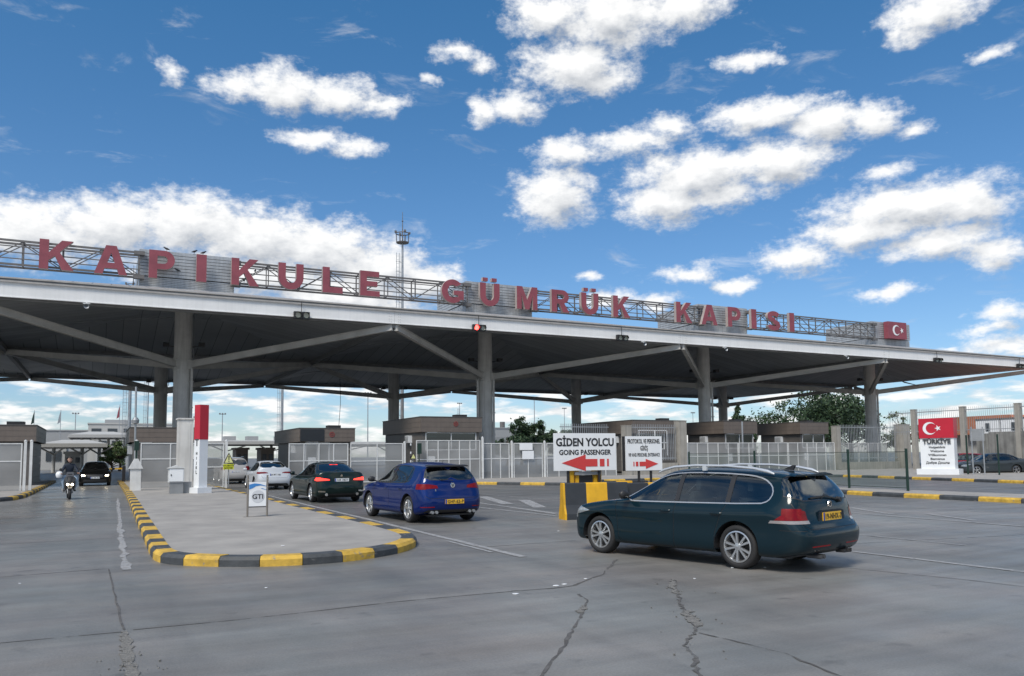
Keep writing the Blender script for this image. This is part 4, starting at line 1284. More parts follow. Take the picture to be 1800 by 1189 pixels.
b = MB(); b.tube([(46.9, 50, 0), (46.9, 50, 4.2)], .07, 8); make('pole', b, M_GALV, label='thin grey pole in front of the booths right of the third column', cat='pole')

# far right parking wall with tall pillars (runs away from the camera)
WX = 59.2
for k, y in enumerate([34.9-3*4.15, 34.9-2*4.15, 34.9-4.15, 34.9, 39.1, 43.3, 47.5][:6]):
    lab = ['concrete pillar of the parking wall beyond the right edge', 'concrete pillar of the parking wall outside the frame', 'concrete pillar of the parking wall just out of view', 'tall concrete pillar at the right edge of the picture above the parked cars',
           'tall concrete pillar just right of the red flag sign', 'tall concrete pillar just left of the red flag sign', 'last concrete pillar of the parking wall near the tree'][k]
    pillar(lab, WX, y, .42, 5.0, m=M_WALL)
t = thing('wall_railing', 'thin grey bar railing on top of the stained parking wall', 'railing', (WX, 38, 3.0))
b = MB()
b.box(WX-.03, 24, 4.75, WX+.03, 45.6, 4.81); b.box(WX-.03, 24, 3.2, WX+.03, 45.6, 3.25)
make('rail', b, M_GALV, t, world=True)
b = MB()
y = 24.0
while y < 45.6:
    b.box(WX-.05, y, 3.0, WX-.032, y+.02, 5.0); y += .16
make('bars', b, M_GALV, t, world=True)
b = MB(); b.box(WX-.12, 22, 0, WX+.12, 37.1, 3.0)
make('parking_wall', b, M_WALLD, label='stained grey concrete wall behind the parked cars', cat='wall')

# low dark wire fence on the island in the right foreground
t = thing('wire_fence', 'low dark green wire fence on the right hand kerb island', 'fence', (27, 20, .14))
pts = [(29.3, 35.5), (28.4, 29.5), (27.18, 22.95), (26.74, 19.95)]
for (x, y) in pts:
    p = MB(); p.tube([(x, y, .1), (x, y, 1.72)], .05, 8); make('post', p, M_GREEN, t, smooth=40, world=True)
for (a, c) in zip(pts[:-1], pts[1:]):
    p = MB()
    p.bar((*a, 1.60), (*c, 1.60), .02); p.bar((*a, .25), (*c, .25), .02)
    make('wire_rail', p, M_GREEN, t, world=True)
    p = MB(); p.add([(*a, .25), (*c, .25), (*c, 1.6), (*a, 1.6)], [(0, 1, 2, 3)]); make('wire_mesh', p, M_MESHG, t, world=True)
for (x, y, lab) in ((49.2, 33.2, 'dark post right of the flag sign in front of the red car'), (48.43, 31.85, 'dark post in front of the bonnet of the grey saloon'), (48.36, 29.84, 'dark post in front of the doors of the grey saloon')):
    p = MB(); p.tube([(x, y, .1), (x, y, 2.6)], .05, 8); make('fence_post', p, M_GREEN, smooth=40, label=lab, cat='post', group='dark posts along the parking pavement')

# ================================================================== SIGNS
# red and white pillar with the brand-like vertical lettering
t = thing('info_pillar', 'tall square pillar with a red top and white shaft on the island', 'pillar sign', (3.75, 36.4, .14), R(27))
b = MB(); b.box(-.33, -.33, 0, .33, .33, .24); make('base', b, M_SWHITE, t)
b = MB(); b.box(-.195, -.195, .24, .195, .195, 2.26); make('shaft', b, M_SWHITE, t)
b = MB(); b.box(-.205, -.205, 2.26, .205, .205, 3.74); make('red_top', b, M_SRED, t)
b = MB()
for k, (z, w_) in enumerate([(2.0, .26), (1.62, .10), (1.42, .10), (1.22, .10), (1.02, .10), (.82, .12)]):
    place(text_mb('T' if k == 0 else 'HIJKL'[k-1], w_*1.1, .01, .03), (-.202, 0, z), (0, -1, 0), (0, 0, 1), b, 0)
make('lettering', b, M_TXTG, t)
# grey-white totem casing against column
t = thing('service_cabinet', 'tall grey white casing standing against the first column', 'cabinet', (3.4, 40, .14))
b = MB(); b.box(3.1, 39.7, .14, 3.75, 40.6, 3.4); b.box(3.05, 39.65, 3.4, 3.8, 40.65, 3.47); make('casing', b, M_COLM, t, world=True)
b = MB(); b.box(3.18, 39.685, .5, 3.62, 39.70, 3.2); make('door', b, M_COLM, t, world=True)
t = thing('electrical_box', 'small white electrical cabinet on a grey plinth beside the red topped pillar', 'cabinet', (2.8, 36.6, .14))
b = MB(); b.box(2.5, 36.3, .62, 3.1, 36.75, 1.20); b.prism([(2.44, 1.20), (3.16, 1.20), (2.8, 1.33)], 36.25, 36.8, fn=lambda x, y, z: (x, z, y)); make('box', b, M_WHITE, t, world=True)
b = MB(); b.box(2.56, 36.34, .14, 3.08, 36.74, .615); make('plinth', b, M_GREY, t, world=True)
b = MB(); b.box(2.53, 36.28, .66, 3.07, 36.298, 1.17); b.box(2.58, 36.265, .88, 2.61, 36.279, .96, 1); make('door', b, [M_SWHITE, M_BLACK], t, world=True)
b = MB(); b.box(3.10, 36.5, .14, 3.42, 36.8, .62); make('junction_box', b, M_GREY, label='low grey box between the white cabinet and the red topped pillar', cat='box')
# sentry-like white barrier machine at left
t = thing('barrier_machine', 'white barrier machine with a pointed top beside the left lane', 'barrier machine', (1.45, 41.5, .14))
b = MB(); b.box(1.20, 41.3, .14, 1.66, 41.7, 1.15); b.prism([(1.12, 1.15), (1.74, 1.15), (1.52, 1.62), (1.36, 1.62)], 41.24, 41.76, fn=lambda x, y, z: (x, z, y)); make('housing', b, M_WHITE, t, world=True)
b = MB(); b.tube([(1.44, 41.5, 1.6), (1.44, 41.5, 2.2)], .05, 8); b.box(1.34, 41.4, 2.0, 1.54, 41.6, 2.45); make('signal_head', b, M_GREEN, t, world=True)
t = thing('boom_gate', 'orange boom gate arm on a dark post beyond the black car', 'boom gate', (1.25, 58, .14))
b = MB(); b.bar((.2, 58, .98), (1.2, 58, 1.0), .05, .09); make('arm', b, M_PLY, t, world=True)
b = MB(); b.box(1.2, 57.9, .14, 1.4, 58.1, 1.15); make('post', b, M_BLACK, t, world=True)
b = MB(); b.tube([(1.68, 50, 0.1), (1.62, 50, 5.7)], .055, 8); b.lathe([(.0, 3.55), (.17, 3.62), (.2, 3.8), (.1, 3.95), (0, 3.97)], (1.64, 50, 0), n=12)
make('camera_pole', b, M_GALV, smooth=40, label='thin grey pole with a white dome camera left of the first column', cat='pole')

# yellow warning sign
t = thing('warning_sign', 'yellow warning sign with a triangle and an exclamation mark by the gate', 'sign', (5.9, 43.9, .14))
b = MB(); b.tube([(5.9, 43.95, .1), (5.9, 43.95, 1.5)], .03, 8); make('post', b, M_GALV, t, world=True)
b = MB(); b.box(5.62, 43.86, 1.02, 6.14, 43.90, 1.30); make('text_plate', b, mat('sign_yellow', (.55, .58, .02), .5), t, world=True)
b = MB(); place(text_mb('OTOMATİK', .075, .006, .01), (5.88, 43.855, 1.18), (1, 0, 0), (0, 0, 1), b, 0); place(text_mb('BARİYER', .075, .006, .01), (5.88, 43.855, 1.06), (1, 0, 0), (0, 0, 1), b, 0); make('lettering', b, M_TXT, t, world=True)
b = MB(); b.prism([(5.62, 1.33), (6.16, 1.33), (5.89, 1.90)], 43.87, 43.90, fn=lambda x, y, z: (x, z, y)); make('triangle_border', b, M_TXT, t, world=True)
b = MB(); b.prism([(5.68, 1.365), (6.10, 1.365), (5.89, 1.81)], 43.862, 43.868, fn=lambda x, y, z: (x, z, y)); make('triangle', b, mat('sign_pale_yellow', (.66, .66, .30), .5), t, world=True)
b = MB(); b.prism([(5.87, 1.50), (5.91, 1.50), (5.92, 1.72), (5.86, 1.72)], 43.856, 43.861, fn=lambda x, y, z: (x, z, y)); b.box(5.865, 43.856, 1.41, 5.915, 43.861, 1.46); make('exclamation_mark', b, M_TXT, t, world=True)
# small warning triangle by the second fence gap
t = thing('warning_sign', 'small yellow warning triangle on a post above the roof of the blue hatchback', 'sign', (16.95, 46.5, 0))
b = MB(); b.tube([(16.98, 46.55, .1), (16.98, 46.55, 1.7)], .03, 8); make('post', b, M_GALV, t, world=True)
b = MB(); b.prism([(16.8, 1.45), (17.16, 1.45), (16.98, 1.8)], 46.47, 46.5, fn=lambda x, y, z: (x, z, y)); make('triangle_border', b, M_TXT, t, world=True)
b = MB(); b.prism([(16.84, 1.475), (17.12, 1.475), (16.98, 1.745)], 46.46, 46.467, fn=lambda x, y, z: (x, z, y)); make('triangle', b, mat('sign_pale_yellow', (.66, .66, .30), .5), t, world=True)
t = thing('signal_post', 'dark green signal head in front of the fence panel by the second column', 'traffic light', (17.3, 46.3, 0))
b = MB(); b.box(17.2, 46.2, 1.75, 17.42, 46.4, 2.4); make('signal_head', b, M_GREEN, t, world=True)
b = MB(); b.tube([(17.31, 46.35, .1), (17.31, 46.35, 1.8)], .04, 8); make('post', b, M_GREEN, t, world=True)
b = MB()
for k in range(9): b.box(16.98-.03, 46.9, .2+k*.26, 16.98+.03, 46.96, .2+k*.26+.13, k % 2)
make('marker_pole', b, [M_SWHITE, M_TXT], label='thin black and white banded pole beside the fence gap', cat='pole')

# GTI board on the island
t = thing('brand_board', 'small board lettered GTI in a steel frame on the island', 'sign', (3.5, 20.8, .14), R(-3))
b = MB()
for x in (-.245, .225): b.tube([(x, 0, 0), (x, 0, 1.03)], .024, 12)
b.box(-.34, -.05, .0, .32, .05, .012)
make('frame', b, mat('steel_frame', (.30, .27, .24), .3, metal=.7), t, smooth=40)
b = MB(); b.box(-.215, -.02, .26, .195, .02, .86); bd = make('board', b, M_SWHITE, t)
b = MB(); b.box(-.215, -.022, .235, .195, .022, .257); make('lower_edge', b, M_BLACK, t)
b = MB(); b.prism([(-.213, .68), (-.213, .80), (-.08, .83), (.05, .81), (.193, .76), (.193, .75), (.06, .775), (-.05, .76), (-.13, .71)], -.026, -.0205, fn=lambda x, y, z: (x, z, y)); b.prism([(.06, .70), (.193, .66), (.193, .67), (.1, .705)], -.026, -.0205, fn=lambda x, y, z: (x, z, y))
make('blue_swoosh', b, mat('swoosh_blue', (.04, .20, .50), .4), t)
b = MB(); b.lathe([(0, -.0235), (.155, -.0235), (.160, -.021)], (-.0, 0, .50), axis='y', n=32); make('roundel', b, mat('roundel_grey', (.55, .57, .60), .4), t)
b = MB(); place(text_mb('GTI', .115, .006, .012, 1.05), (-.005, -.0265, .445), (1, 0, 0), (0, 0, 1), b, 0); make('lettering', b, M_TXT, t)

# welcome sign
t = thing('welcome_sign', 'white slab sign with a red crescent and star panel and the word TÜRKİYE', 'sign', (47.35, 33.0, .14), R(-90+20))
b = MB(); b.box(-1.22, -.5, 0, 1.22, .5, .36); make('base', b, M_SWHITE, t)
b = MB(); b.box(-.98, -.34, .36, .98, .34, 2.3); make('slab', b, M_SWHITE, t)
b = MB(); b.box(-1.01, -.40, 2.3, 1.01, .40, 3.55); make('flag_panel', b, M_SRED, t)
b = MB(); place(outline_mb([crescent_loop(0, 0, .40)], .02), (-.36, -.412, 2.92), (1, 0, 0), (0, 0, 1), b, 0); place(outline_mb([star_loop(.18, 0, .2, pi)], .02), (-.06, -.412, 2.92), (1, 0, 0), (0, 0, 1), b, 0)
make('crescent_and_star', b, M_SWHITE, t)
b = MB(); place(text_fit('TÜRKİYE', .27, 1.62, .06, .03), (0, -.39, 1.96), (1, 0, 0), (0, 0, 1), b, 0); make('title', b, M_TXTG, t)
b = MB()
for k, s_ in enumerate(['Hoşgeldiniz', 'Welcome', 'Willkommen', 'Bienvenue', 'Добре Дошли']):
    place(text_mb(s_, .14, .02, .02, 1.0), (0, -.348, 1.66-k*.245), (1, 0, 0), (0, 0, 1), b, 0)
make('greetings', b, M_TXTG, t)

# concrete barriers under the arrow signs
def barrier(label, x, y, rz, L, stripes, H=.88, wb=.50, wt=.22, group='yellow and black concrete barriers'):
    t = thing('concrete_barrier', label, 'barrier', (x, y, 0), rz, group)
    b = MB()
    prof = [(-wb/2, .0), (-wb/2, .14), (-wt/2-.05, .36), (-wt/2, H-.02), (-wt/2+.02, H), (wt/2-.02, H), (wt/2, H-.02), (wt/2+.05, .36), (wb/2, .14), (wb/2, .0)]
    xs_ = [0]+list(np.cumsum([s_[0] for s_ in stripes])); k_ = L/xs_[-1]
    xs_ = [v*k_ for v in xs_]
    n = len(prof)
    for i_, s_ in enumerate(stripes):
        a, c = xs_[i_], xs_[i_+1]
        # ragged hand painted edges
        st = [a] + [c]
        vs = [(a+(random.uniform(-.012, .012) if i_ and 0 < k2 < n-1 else 0)*0, p[0], p[1]) for k2, p in enumerate(prof)]+[(c, p[0], p[1]) for p in prof]
        fs = [(q, q+1, n+q+1, n+q)[::-1] for q in range(n-1)]
        if i_ == 0: fs.append(tuple(range(n))[::-1])
        if i_ == len(stripes)-1: fs.append(tuple(range(n, 2*n)))
        b.add(vs, [f_[::-1] for f_ in fs], s_[1])
    o = make('body', b, [mat('barrier_yellow', (.66, .36, .012), .55, var=.14, vscale=3, streak=.12), mat('barrier_black', (.026, .03, .036), .55, var=.2, vscale=4)], t)
    b = MB()
    b.tube([(L*.38, -wb/2-.002, .08), (L*.38, -wb/2+.05, .08)], .05, 12); make('lifting_hole', b, M_BLACK, t)
    return t


barrier('nearest yellow and black concrete barrier, left end toward the lane', 10.25, 17.34, R(-13), 1.72, [(.05, 0), (.54, 1), (.54, 0), (.54, 1)], H=.90)
barrier('second concrete barrier behind the bonnet of the dark green estate', 12.05, 17.15, R(-2), 1.9, [(.55, 1), (.5, 0), (.6, 1)], H=.86)
barrier('concrete barrier lying farther back behind the small arrow sign', 13.3, 20.3, R(-8), 1.6, [(.4, 1), (.4, 0), (.4, 1)], H=.8)


def arrow_board(name, label, loc, rz, w, h, zb, lines, arrow, posts, dark_back=False):
    t = thing(name, label, 'sign', loc, rz)
    b = MB(); b.box(-w/2, -.02, zb, w/2, .02, zb+h); make('panel', b, M_SWHITE, t)
    if dark_back:
        b = MB(); b.box(-w/2-.07, .03, zb-.01, w/2, .07, zb+h); make('backing_frame', b, M_TXT, t)
    b = MB()
    for s_, z, hh, bold, tw in lines:
        place(text_fit(s_, hh, tw, .006, bold), (0, -.0245, zb+z), (1, 0, 0), (0, 0, 1), b, 0)
    make('lettering', b, M_TXT, t)
    b = MB()
    sgn, ax, az, L, ky = arrow
    def pr_(pts): b.prism([(ax+sgn*x*L, zb+az+y*L*ky) for x, y in (pts if sgn > 0 else pts[::-1])], -.028, -.0215, fn=lambda x, y, z: (x, z, y))
    pr_([(0, 0), (.48, -.23), (.48, -.105), (.72, -.105), (.72, .105), (.48, .105), (.48, .23)])
    pr_([(.77, -.105), (.865, -.105), (.865, .105), (.77, .105)]); pr_([(.92, -.105), (.955, -.105), (.955, .105), (.92, .105)])
    make('arrow', b, M_SRED2, t)
    b = MB()
    for x in posts:
        b = MB(); b.box(x-.03, .022, .5, x+.03, .07, zb+.1); make('post', b, M_BLACK, t)
    return t


arrow_board('arrow_sign', 'large white sign lettered GİDEN YOLCU GOING PASSENGER with a red arrow pointing left', (11.60, 18.35, 0), R(-4), 1.88, 1.0, 1.18,
            [('GİDEN YOLCU', .66, .205, .030, 1.76), ('GOING PASSENGER', .425, .130, .024, 1.58)], (1, -.72, .205, 1.50, .64), (-.5, .45))
arrow_board('arrow_sign', 'smaller white sign lettered PROTOKOL VE PERSONEL GİRİŞ with a red arrow pointing right', (14.02, 19.0, 0), R(-6), 1.20, .99, 1.13,
            [('PROTOKOL VE PERSONEL', .785, .125, .016, 1.08), ('GİRİŞ', .585, .12, .016, .25), ('VIP AND PERSONEL ENTERANCE', .405, .10, .006, 1.04)], (-1, .46, .19, .86, .73), (-.15, .25), dark_back=True)
t = thing('trestle', 'yellow and black trestle of posts holding up the GİDEN YOLCU sign', 'trestle', (11.7, 18.55, 0))
b = MB()
for x, w_ in ((11.16, .13), (11.36, .09), (11.93, .10), (12.09, .08)): b.box(x, 18.44, 0, x+w_, 18.58, 1.24, 0)
b.box(11.30, 18.38, 1.06, 12.12, 18.436, 1.15, 1); b.box(11.47, 18.47, .55, 11.90, 18.52, 1.05, 2)
make('frame', b, [mat('barrier_yellow', (.62, .34, .012), .5), M_GREY, M_BLACK], t, world=True)

# sign seen from behind on two poles
t = thing('road_sign_back', 'grey sheet metal road sign seen from behind on two poles before the parked cars', 'sign', (48.6, 31.2, .1))
b = MB()
for x, y in ((48.2, 31.35), (48.7, 30.95)):
    b = MB(); b.tube([(x, y, .1), (x, y, 3.1)], .04, 8)
    make('post', b, M_GALV, t, world=True)
b = MB(); b.bar((48.15, 31.42, 2.6), (48.75, 30.88, 2.6), .03, .75); make('plate', b, M_GREY, t, world=True)

# ================================================================== VEHICLES
def lerp(a, b, t): return a+(b-a)*t


def interp(tab, y):
    """tab: (y, v) with y descending or ascending, smooth monotone-ish interpolation"""
    tab = sorted(tab)
    if y <= tab[0][0]: return tab[0][1]
    for (a, va), (b, vb) in zip(tab[:-1], tab[1:]):
        if y <= b:
            t = (y-a)/(b-a)
            return lerp(va, vb, t)
    return tab[-1][1]


def bspline_surface(C, nu, nv):
    """C (U,V,3) control net, first/last U rings lie on the centre plane x=0, first/last V rows too"""
    def ghost(a, axis):
        f = np.take(a, [1], axis=axis).copy(); l_ = np.take(a, [-2], axis=axis).copy()
        f[..., 0] *= -1; l_[..., 0] *= -1
        return np.concatenate([f, a, l_], axis=axis)

    def sharpen(a, axis, k):
        g = ghost(a, axis)
        n = a.shape[axis]
        sl = lambda s: np.take(g, range(s, s+n), axis=axis)
        sm = (sl(0)+4*sl(1)+sl(2))/6
        return a+k*(a-sm)
    C = sharpen(C, 0, .8); C = sharpen(C, 1, .8)

    def ev(a, axis, n):
        g = np.moveaxis(ghost(a, axis), axis, 0)
        m = a.shape[axis]
        out = []
        for s in n:
            i = min(int(s), m-2); t = s-i
            b0, b1, b2, b3 = (1-t)**3/6, (3*t**3-6*t*t+4)/6, (-3*t**3+3*t*t+3*t+1)/6, t**3/6
            out.append(b0*g[i]+b1*g[i+1]+b2*g[i+2]+b3*g[i+3])
        return np.moveaxis(np.array(out), 0, axis)
    U, V = C.shape[:2]
    S1 = ev(C, 0, np.linspace(0, U-1, nu*(U-1)+1))
    return ev(S1, 1, np.linspace(0, V-1, nv*(V-1)+1))


def clip_poly(poly, a, c, axis=0):
    """convex polygon clipped to a<=coord<=c"""
    def half(P, val, keep_ge):
        out = []
        for p, q in zip(P, P[1:]+P[:1]):
            ip = (p[axis] >= val) == keep_ge or p[axis] == val
            iq = (q[axis] >= val) == keep_ge or q[axis] == val
            if ip: out.append(p)
            if ip != iq:
                t = (val-p[axis])/(q[axis]-p[axis])
                out.append((lerp(p[0], q[0], t), lerp(p[1], q[1], t)))
        return out
    return half(half(poly, a, True), c, False)


def ccw(P):
    A = sum(p[0]*q[1]-q[0]*p[1] for p, q in zip(P, P[1:]+P[:1]))
    return P if A > 0 else P[::-1]


def inset(P, d):
    P = ccw(P); n = len(P); out = []
    for i in range(n):
        a, b, c = Vector(P[i-1]), Vector(P[i]), Vector(P[(i+1) % n])
        n1 = Vector((-(b-a).y, (b-a).x)).normalized(); n2 = Vector((-(c-b).y, (c-b).x)).normalized()
        m = (n1+n2)
        if m.length < 1e-6: m = n1
        m = m.normalized()
        k = d/max(0.35, m.dot(n1))
        out.append(tuple(b+m*k))
    return out


def round_poly(P, it=1, r=.25):
    for _ in range(it):
        q = []
        n = len(P)
        for i in range(n):
            a, b = P[i], P[(i+1) % n]
            q += [(lerp(a[0], b[0], r), lerp(a[1], b[1], r)), (lerp(a[0], b[0], 1-r), lerp(a[1], b[1], 1-r))]
        P = q
    return P


class CarBody:
    def __init__(s, sp, nu=5, nv=4):
        s.sp = sp
        yF, yR = sp['yF'], sp['yR']
        hw = sp['W']/2
        plan = sp['plan']           # (y, half width) table
        top = sp['top']             # centre line height over y (hood, screen, roof, tail)
        belt = sp['belt']
        zroof = max(v for _, v in top)
        rings = []
        wr = sp['wr']

        def side(y):
            w = interp(plan, y); zt = interp(top, y)
            zb = min(interp(belt, y), zt-.045)
            k = max(0, min(1, (zt-interp(belt, y))/(zroof-interp(belt, y)))); k = k*k*(3-2*k) if k < .5 else k
            k = max(0, k)
            w8 = lerp(w-.20, wr, k)
            drop = lerp(.012, .055, min(1, k*3))
            wb = w-lerp(.05, .075, k)
            z8 = zt-drop-.01
            r = [(0, .20), (w*.72, .19), (w-.03, .215), (w, .40), (w-.014, .62), (w+.004, max(.68, zb-.13)), (wb, zb),
                 (lerp(wb, w8, .5)+.012*k, lerp(zb, z8, .5)+.0), (w8, z8), (w8*.62, zt-.006-drop*.15), (0, zt)]
            return [(x, y, z) for x, z in r]
        fr = sp['front']            # rows 0..6 centreline (y,z), then the bonnet edge
        wf = interp(plan, yF-.35)
        def endring(prof, frac, push, sgn, edge, w0):
            out = []
            for k in range(11):
                if k <= edge:
                    y, z = prof[k]
                    ws = [0, .74, .95, .985, 1.0, .985, .955, .90, .86][k] if k < 9 else .8
                    if edge >= 7 and k >= 6: ws = {6: .93, 7: .82, 8: sp['wr']/w0-.03}[k]
                    x = w0*ws*frac
                    if k == 0: x = 0
                    out.append((x, y-sgn*push*(1.0 if k < 7 else .55), z))
                else:
                    y, z = prof[edge]
                    t = (k-edge)/(10-edge)
                    x0 = out[edge][0]
                    out.append((x0*(1-t), out[edge][1]*(1-t)+y*t-sgn*.03*t, z+.012*t))
            return out
        F = [endring(fr, 0, 0, 1, 6, wf), endring(fr, .55, .035, 1, 6, wf), endring(fr, .90, .15, 1, 6, wf)]
        ys = sp['rings']
        edge = sp['redge']
        wre = interp(plan, yR+.3)
        rr = sp['rear']
        B = [endring(rr, .93, sp.get('rpush', .13), -1, edge, wre), endring(rr, .58, .03, -1, edge, wre), endring(rr, 0, 0, -1, edge, wre)]
        C = F+[side(y) for y in ys]+B
        C = np.array(C, float)
        C[0, :, 0] = 0; C[-1, :, 0] = 0
        P = bspline_surface(C, nu, nv)
        P[0, :, 0] = 0; P[-1, :, 0] = 0; P[:, 0, 0] = 0; P[:, -1, 0] = 0
        bm = bmesh.new()
        V = [[bm.verts.new(p) for p in row] for row in P]
        for i in range(len(V)-1):
            for j in range(len(V[0])-1):
                q = [V[i][j], V[i][j+1], V[i+1][j+1], V[i+1][j]]
                try: bm.faces.new(q)
                except ValueError: pass
        bmesh.ops.remove_doubles(bm, verts=bm.verts, dist=.0006)
        bmesh.ops.dissolve_degenerate(bm, dist=.0004, edges=bm.edges)
        bm.normal_update()
        # outward normals
        if sum(f.normal.x*f.calc_area() for f in bm.faces if f.calc_center_median().x > .5*hw) < 0:
            for f in bm.faces: f.normal_flip()
            bm.normal_update()
        s.bm = bm
        s.part = bm.faces.layers.int.new('part')
        s.names = ['body']
        s.bvh = BVHTree.FromBMesh(bm)
        tb = bm.copy(); bmesh.ops.triangulate(tb, faces=tb.faces[:]); tb.verts.ensure_lookup_table(); tb.faces.ensure_lookup_table(); tb.normal_update()
        for v in tb.verts:
            if abs(v.co.x) < 1e-3: v.normal = Vector((0, v.normal.y, v.normal.z)).normalized()
        s.ob = tb; s.obvh = BVHTree.FromBMesh(tb)

    def pid(s, n):
        if n not in s.names: s.names.append(n)
        return s.names.index(n)

    def cut(s, poly, axes, test, part, over=None):
        """split faces by a convex polygon prism; faces inside that pass test get `part`"""
        poly = ccw(poly)
        L = s.part
        ins = [f for f in s.bm.faces if test(f) and (over is None or s.names[f[L]] in over)]
        a0, a1 = min(p[0] for p in poly), max(p[0] for p in poly)
        b0, b1 = min(p[1] for p in poly), max(p[1] for p in poly)
        A, Bx = axes
        ins = [f for f in ins if max(v.co[A] for v in f.verts) >= a0 and min(v.co[A] for v in f.verts) <= a1 and max(v.co[Bx] for v in f.verts) >= b0 and min(v.co[Bx] for v in f.verts) <= b1]
        for p, q in zip(poly, poly[1:]+poly[:1]):
            if not ins: return
            co = Vector((0, 0, 0)); no = Vector((0, 0, 0))
            co[A], co[Bx] = p
            no[A], no[Bx] = q[1]-p[1], -(q[0]-p[0])
            if no.length < 1e-9: continue
            no.normalize()
            geom = list(set(ins) | {e for f in ins for e in f.edges} | {v for f in ins for v in f.verts})
            r = bmesh.ops.bisect_plane(s.bm, geom=geom, dist=1e-5, plane_co=co, plane_no=no)
            ins = [f for f in r['geom'] if isinstance(f, bmesh.types.BMFace) and (f.calc_center_median()-co).dot(no) < 0]
        pid = s.pid(part)
        for f in ins: f[L] = pid

    def surf(s, o, d):
        o = (max(abs(o[0]), .012), o[1], o[2])
        h = s.bvh.ray_cast(Vector(o), Vector(d))
        return h[0], h[1]

    def smooth_n(s, co):
        loc, nn, idx, dist = s.obvh.find_nearest(co)
        if idx is None: return Vector((0, 0, 1))
        a, b, c = [v for v in s.ob.faces[idx].verts]
        v0, v1, v2 = b.co-a.co, c.co-a.co, loc-a.co
        d00, d01, d11, d20, d21 = v0.dot(v0), v0.dot(v1), v1.dot(v1), v2.dot(v0), v2.dot(v1)
        dn = d00*d11-d01*d01
        if abs(dn) < 1e-14: return nn
        q = (d11*d20-d01*d21)/dn; w = (d00*d21-d01*d20)/dn
        return (a.normal*(1-q-w)+b.normal*q+c.normal*w).normalized()

    def part_mb(s, n, mirror, push=0.0, mi=0, mb=None):
        """collect faces; mirror: 'both' joins the two halves, 'R'/'L' one side"""
        mb = mb or MB()
        pid = s.names.index(n) if n in s.names else -1
        fs = [f for f in s.bm.faces if f[s.part] == pid]
        if not fs: return mb
        if not hasattr(mb, 'n'): mb.n = []
        for side in ({'both': (1, -1), 'R': (1,), 'L': (-1,)}[mirror]):
            idx = {}; vs = []; faces = []
            for f in fs:
                q = []
                for v in f.verts:
                    key = v.index if side == 1 or mirror != 'both' else v.index
                    if v not in idx:
                        idx[v] = len(vs)
                        nn = s.cache.get(v) if hasattr(s, 'cache') else None
                        if nn is None:
                            if not hasattr(s, 'cache'): s.cache = {}
                            nn = s.smooth_n(v.co); s.cache[v] = nn
                        p = v.co-nn*push
                        mb.n.append((nn.x*side, nn.y, nn.z))
                        vs.append((p.x*side if abs(p.x) > 2e-4 else 0.0, p.y, p.z))
                    q.append(idx[v])
                faces.append(tuple(q) if side == 1 else tuple(q[::-1]))
            mb.add(vs, faces, mi)
        return mb


def make_weld(name, mb, mats, parent, smooth=40):
    """car skin part with the normals of the uncut surface"""
    me = bpy.data.meshes.new(name)
    me.from_pydata(mb.v, [], mb.f)
    me.polygons.foreach_set('material_index', mb.m)
    for m_ in (mats if isinstance(mats, (list, tuple)) else [mats]): me.materials.append(m_)
    me.shade_smooth()
    me.normals_split_custom_set_from_vertices(mb.n)
    o = bpy.data.objects.new(name, me)
    return link(o, parent)


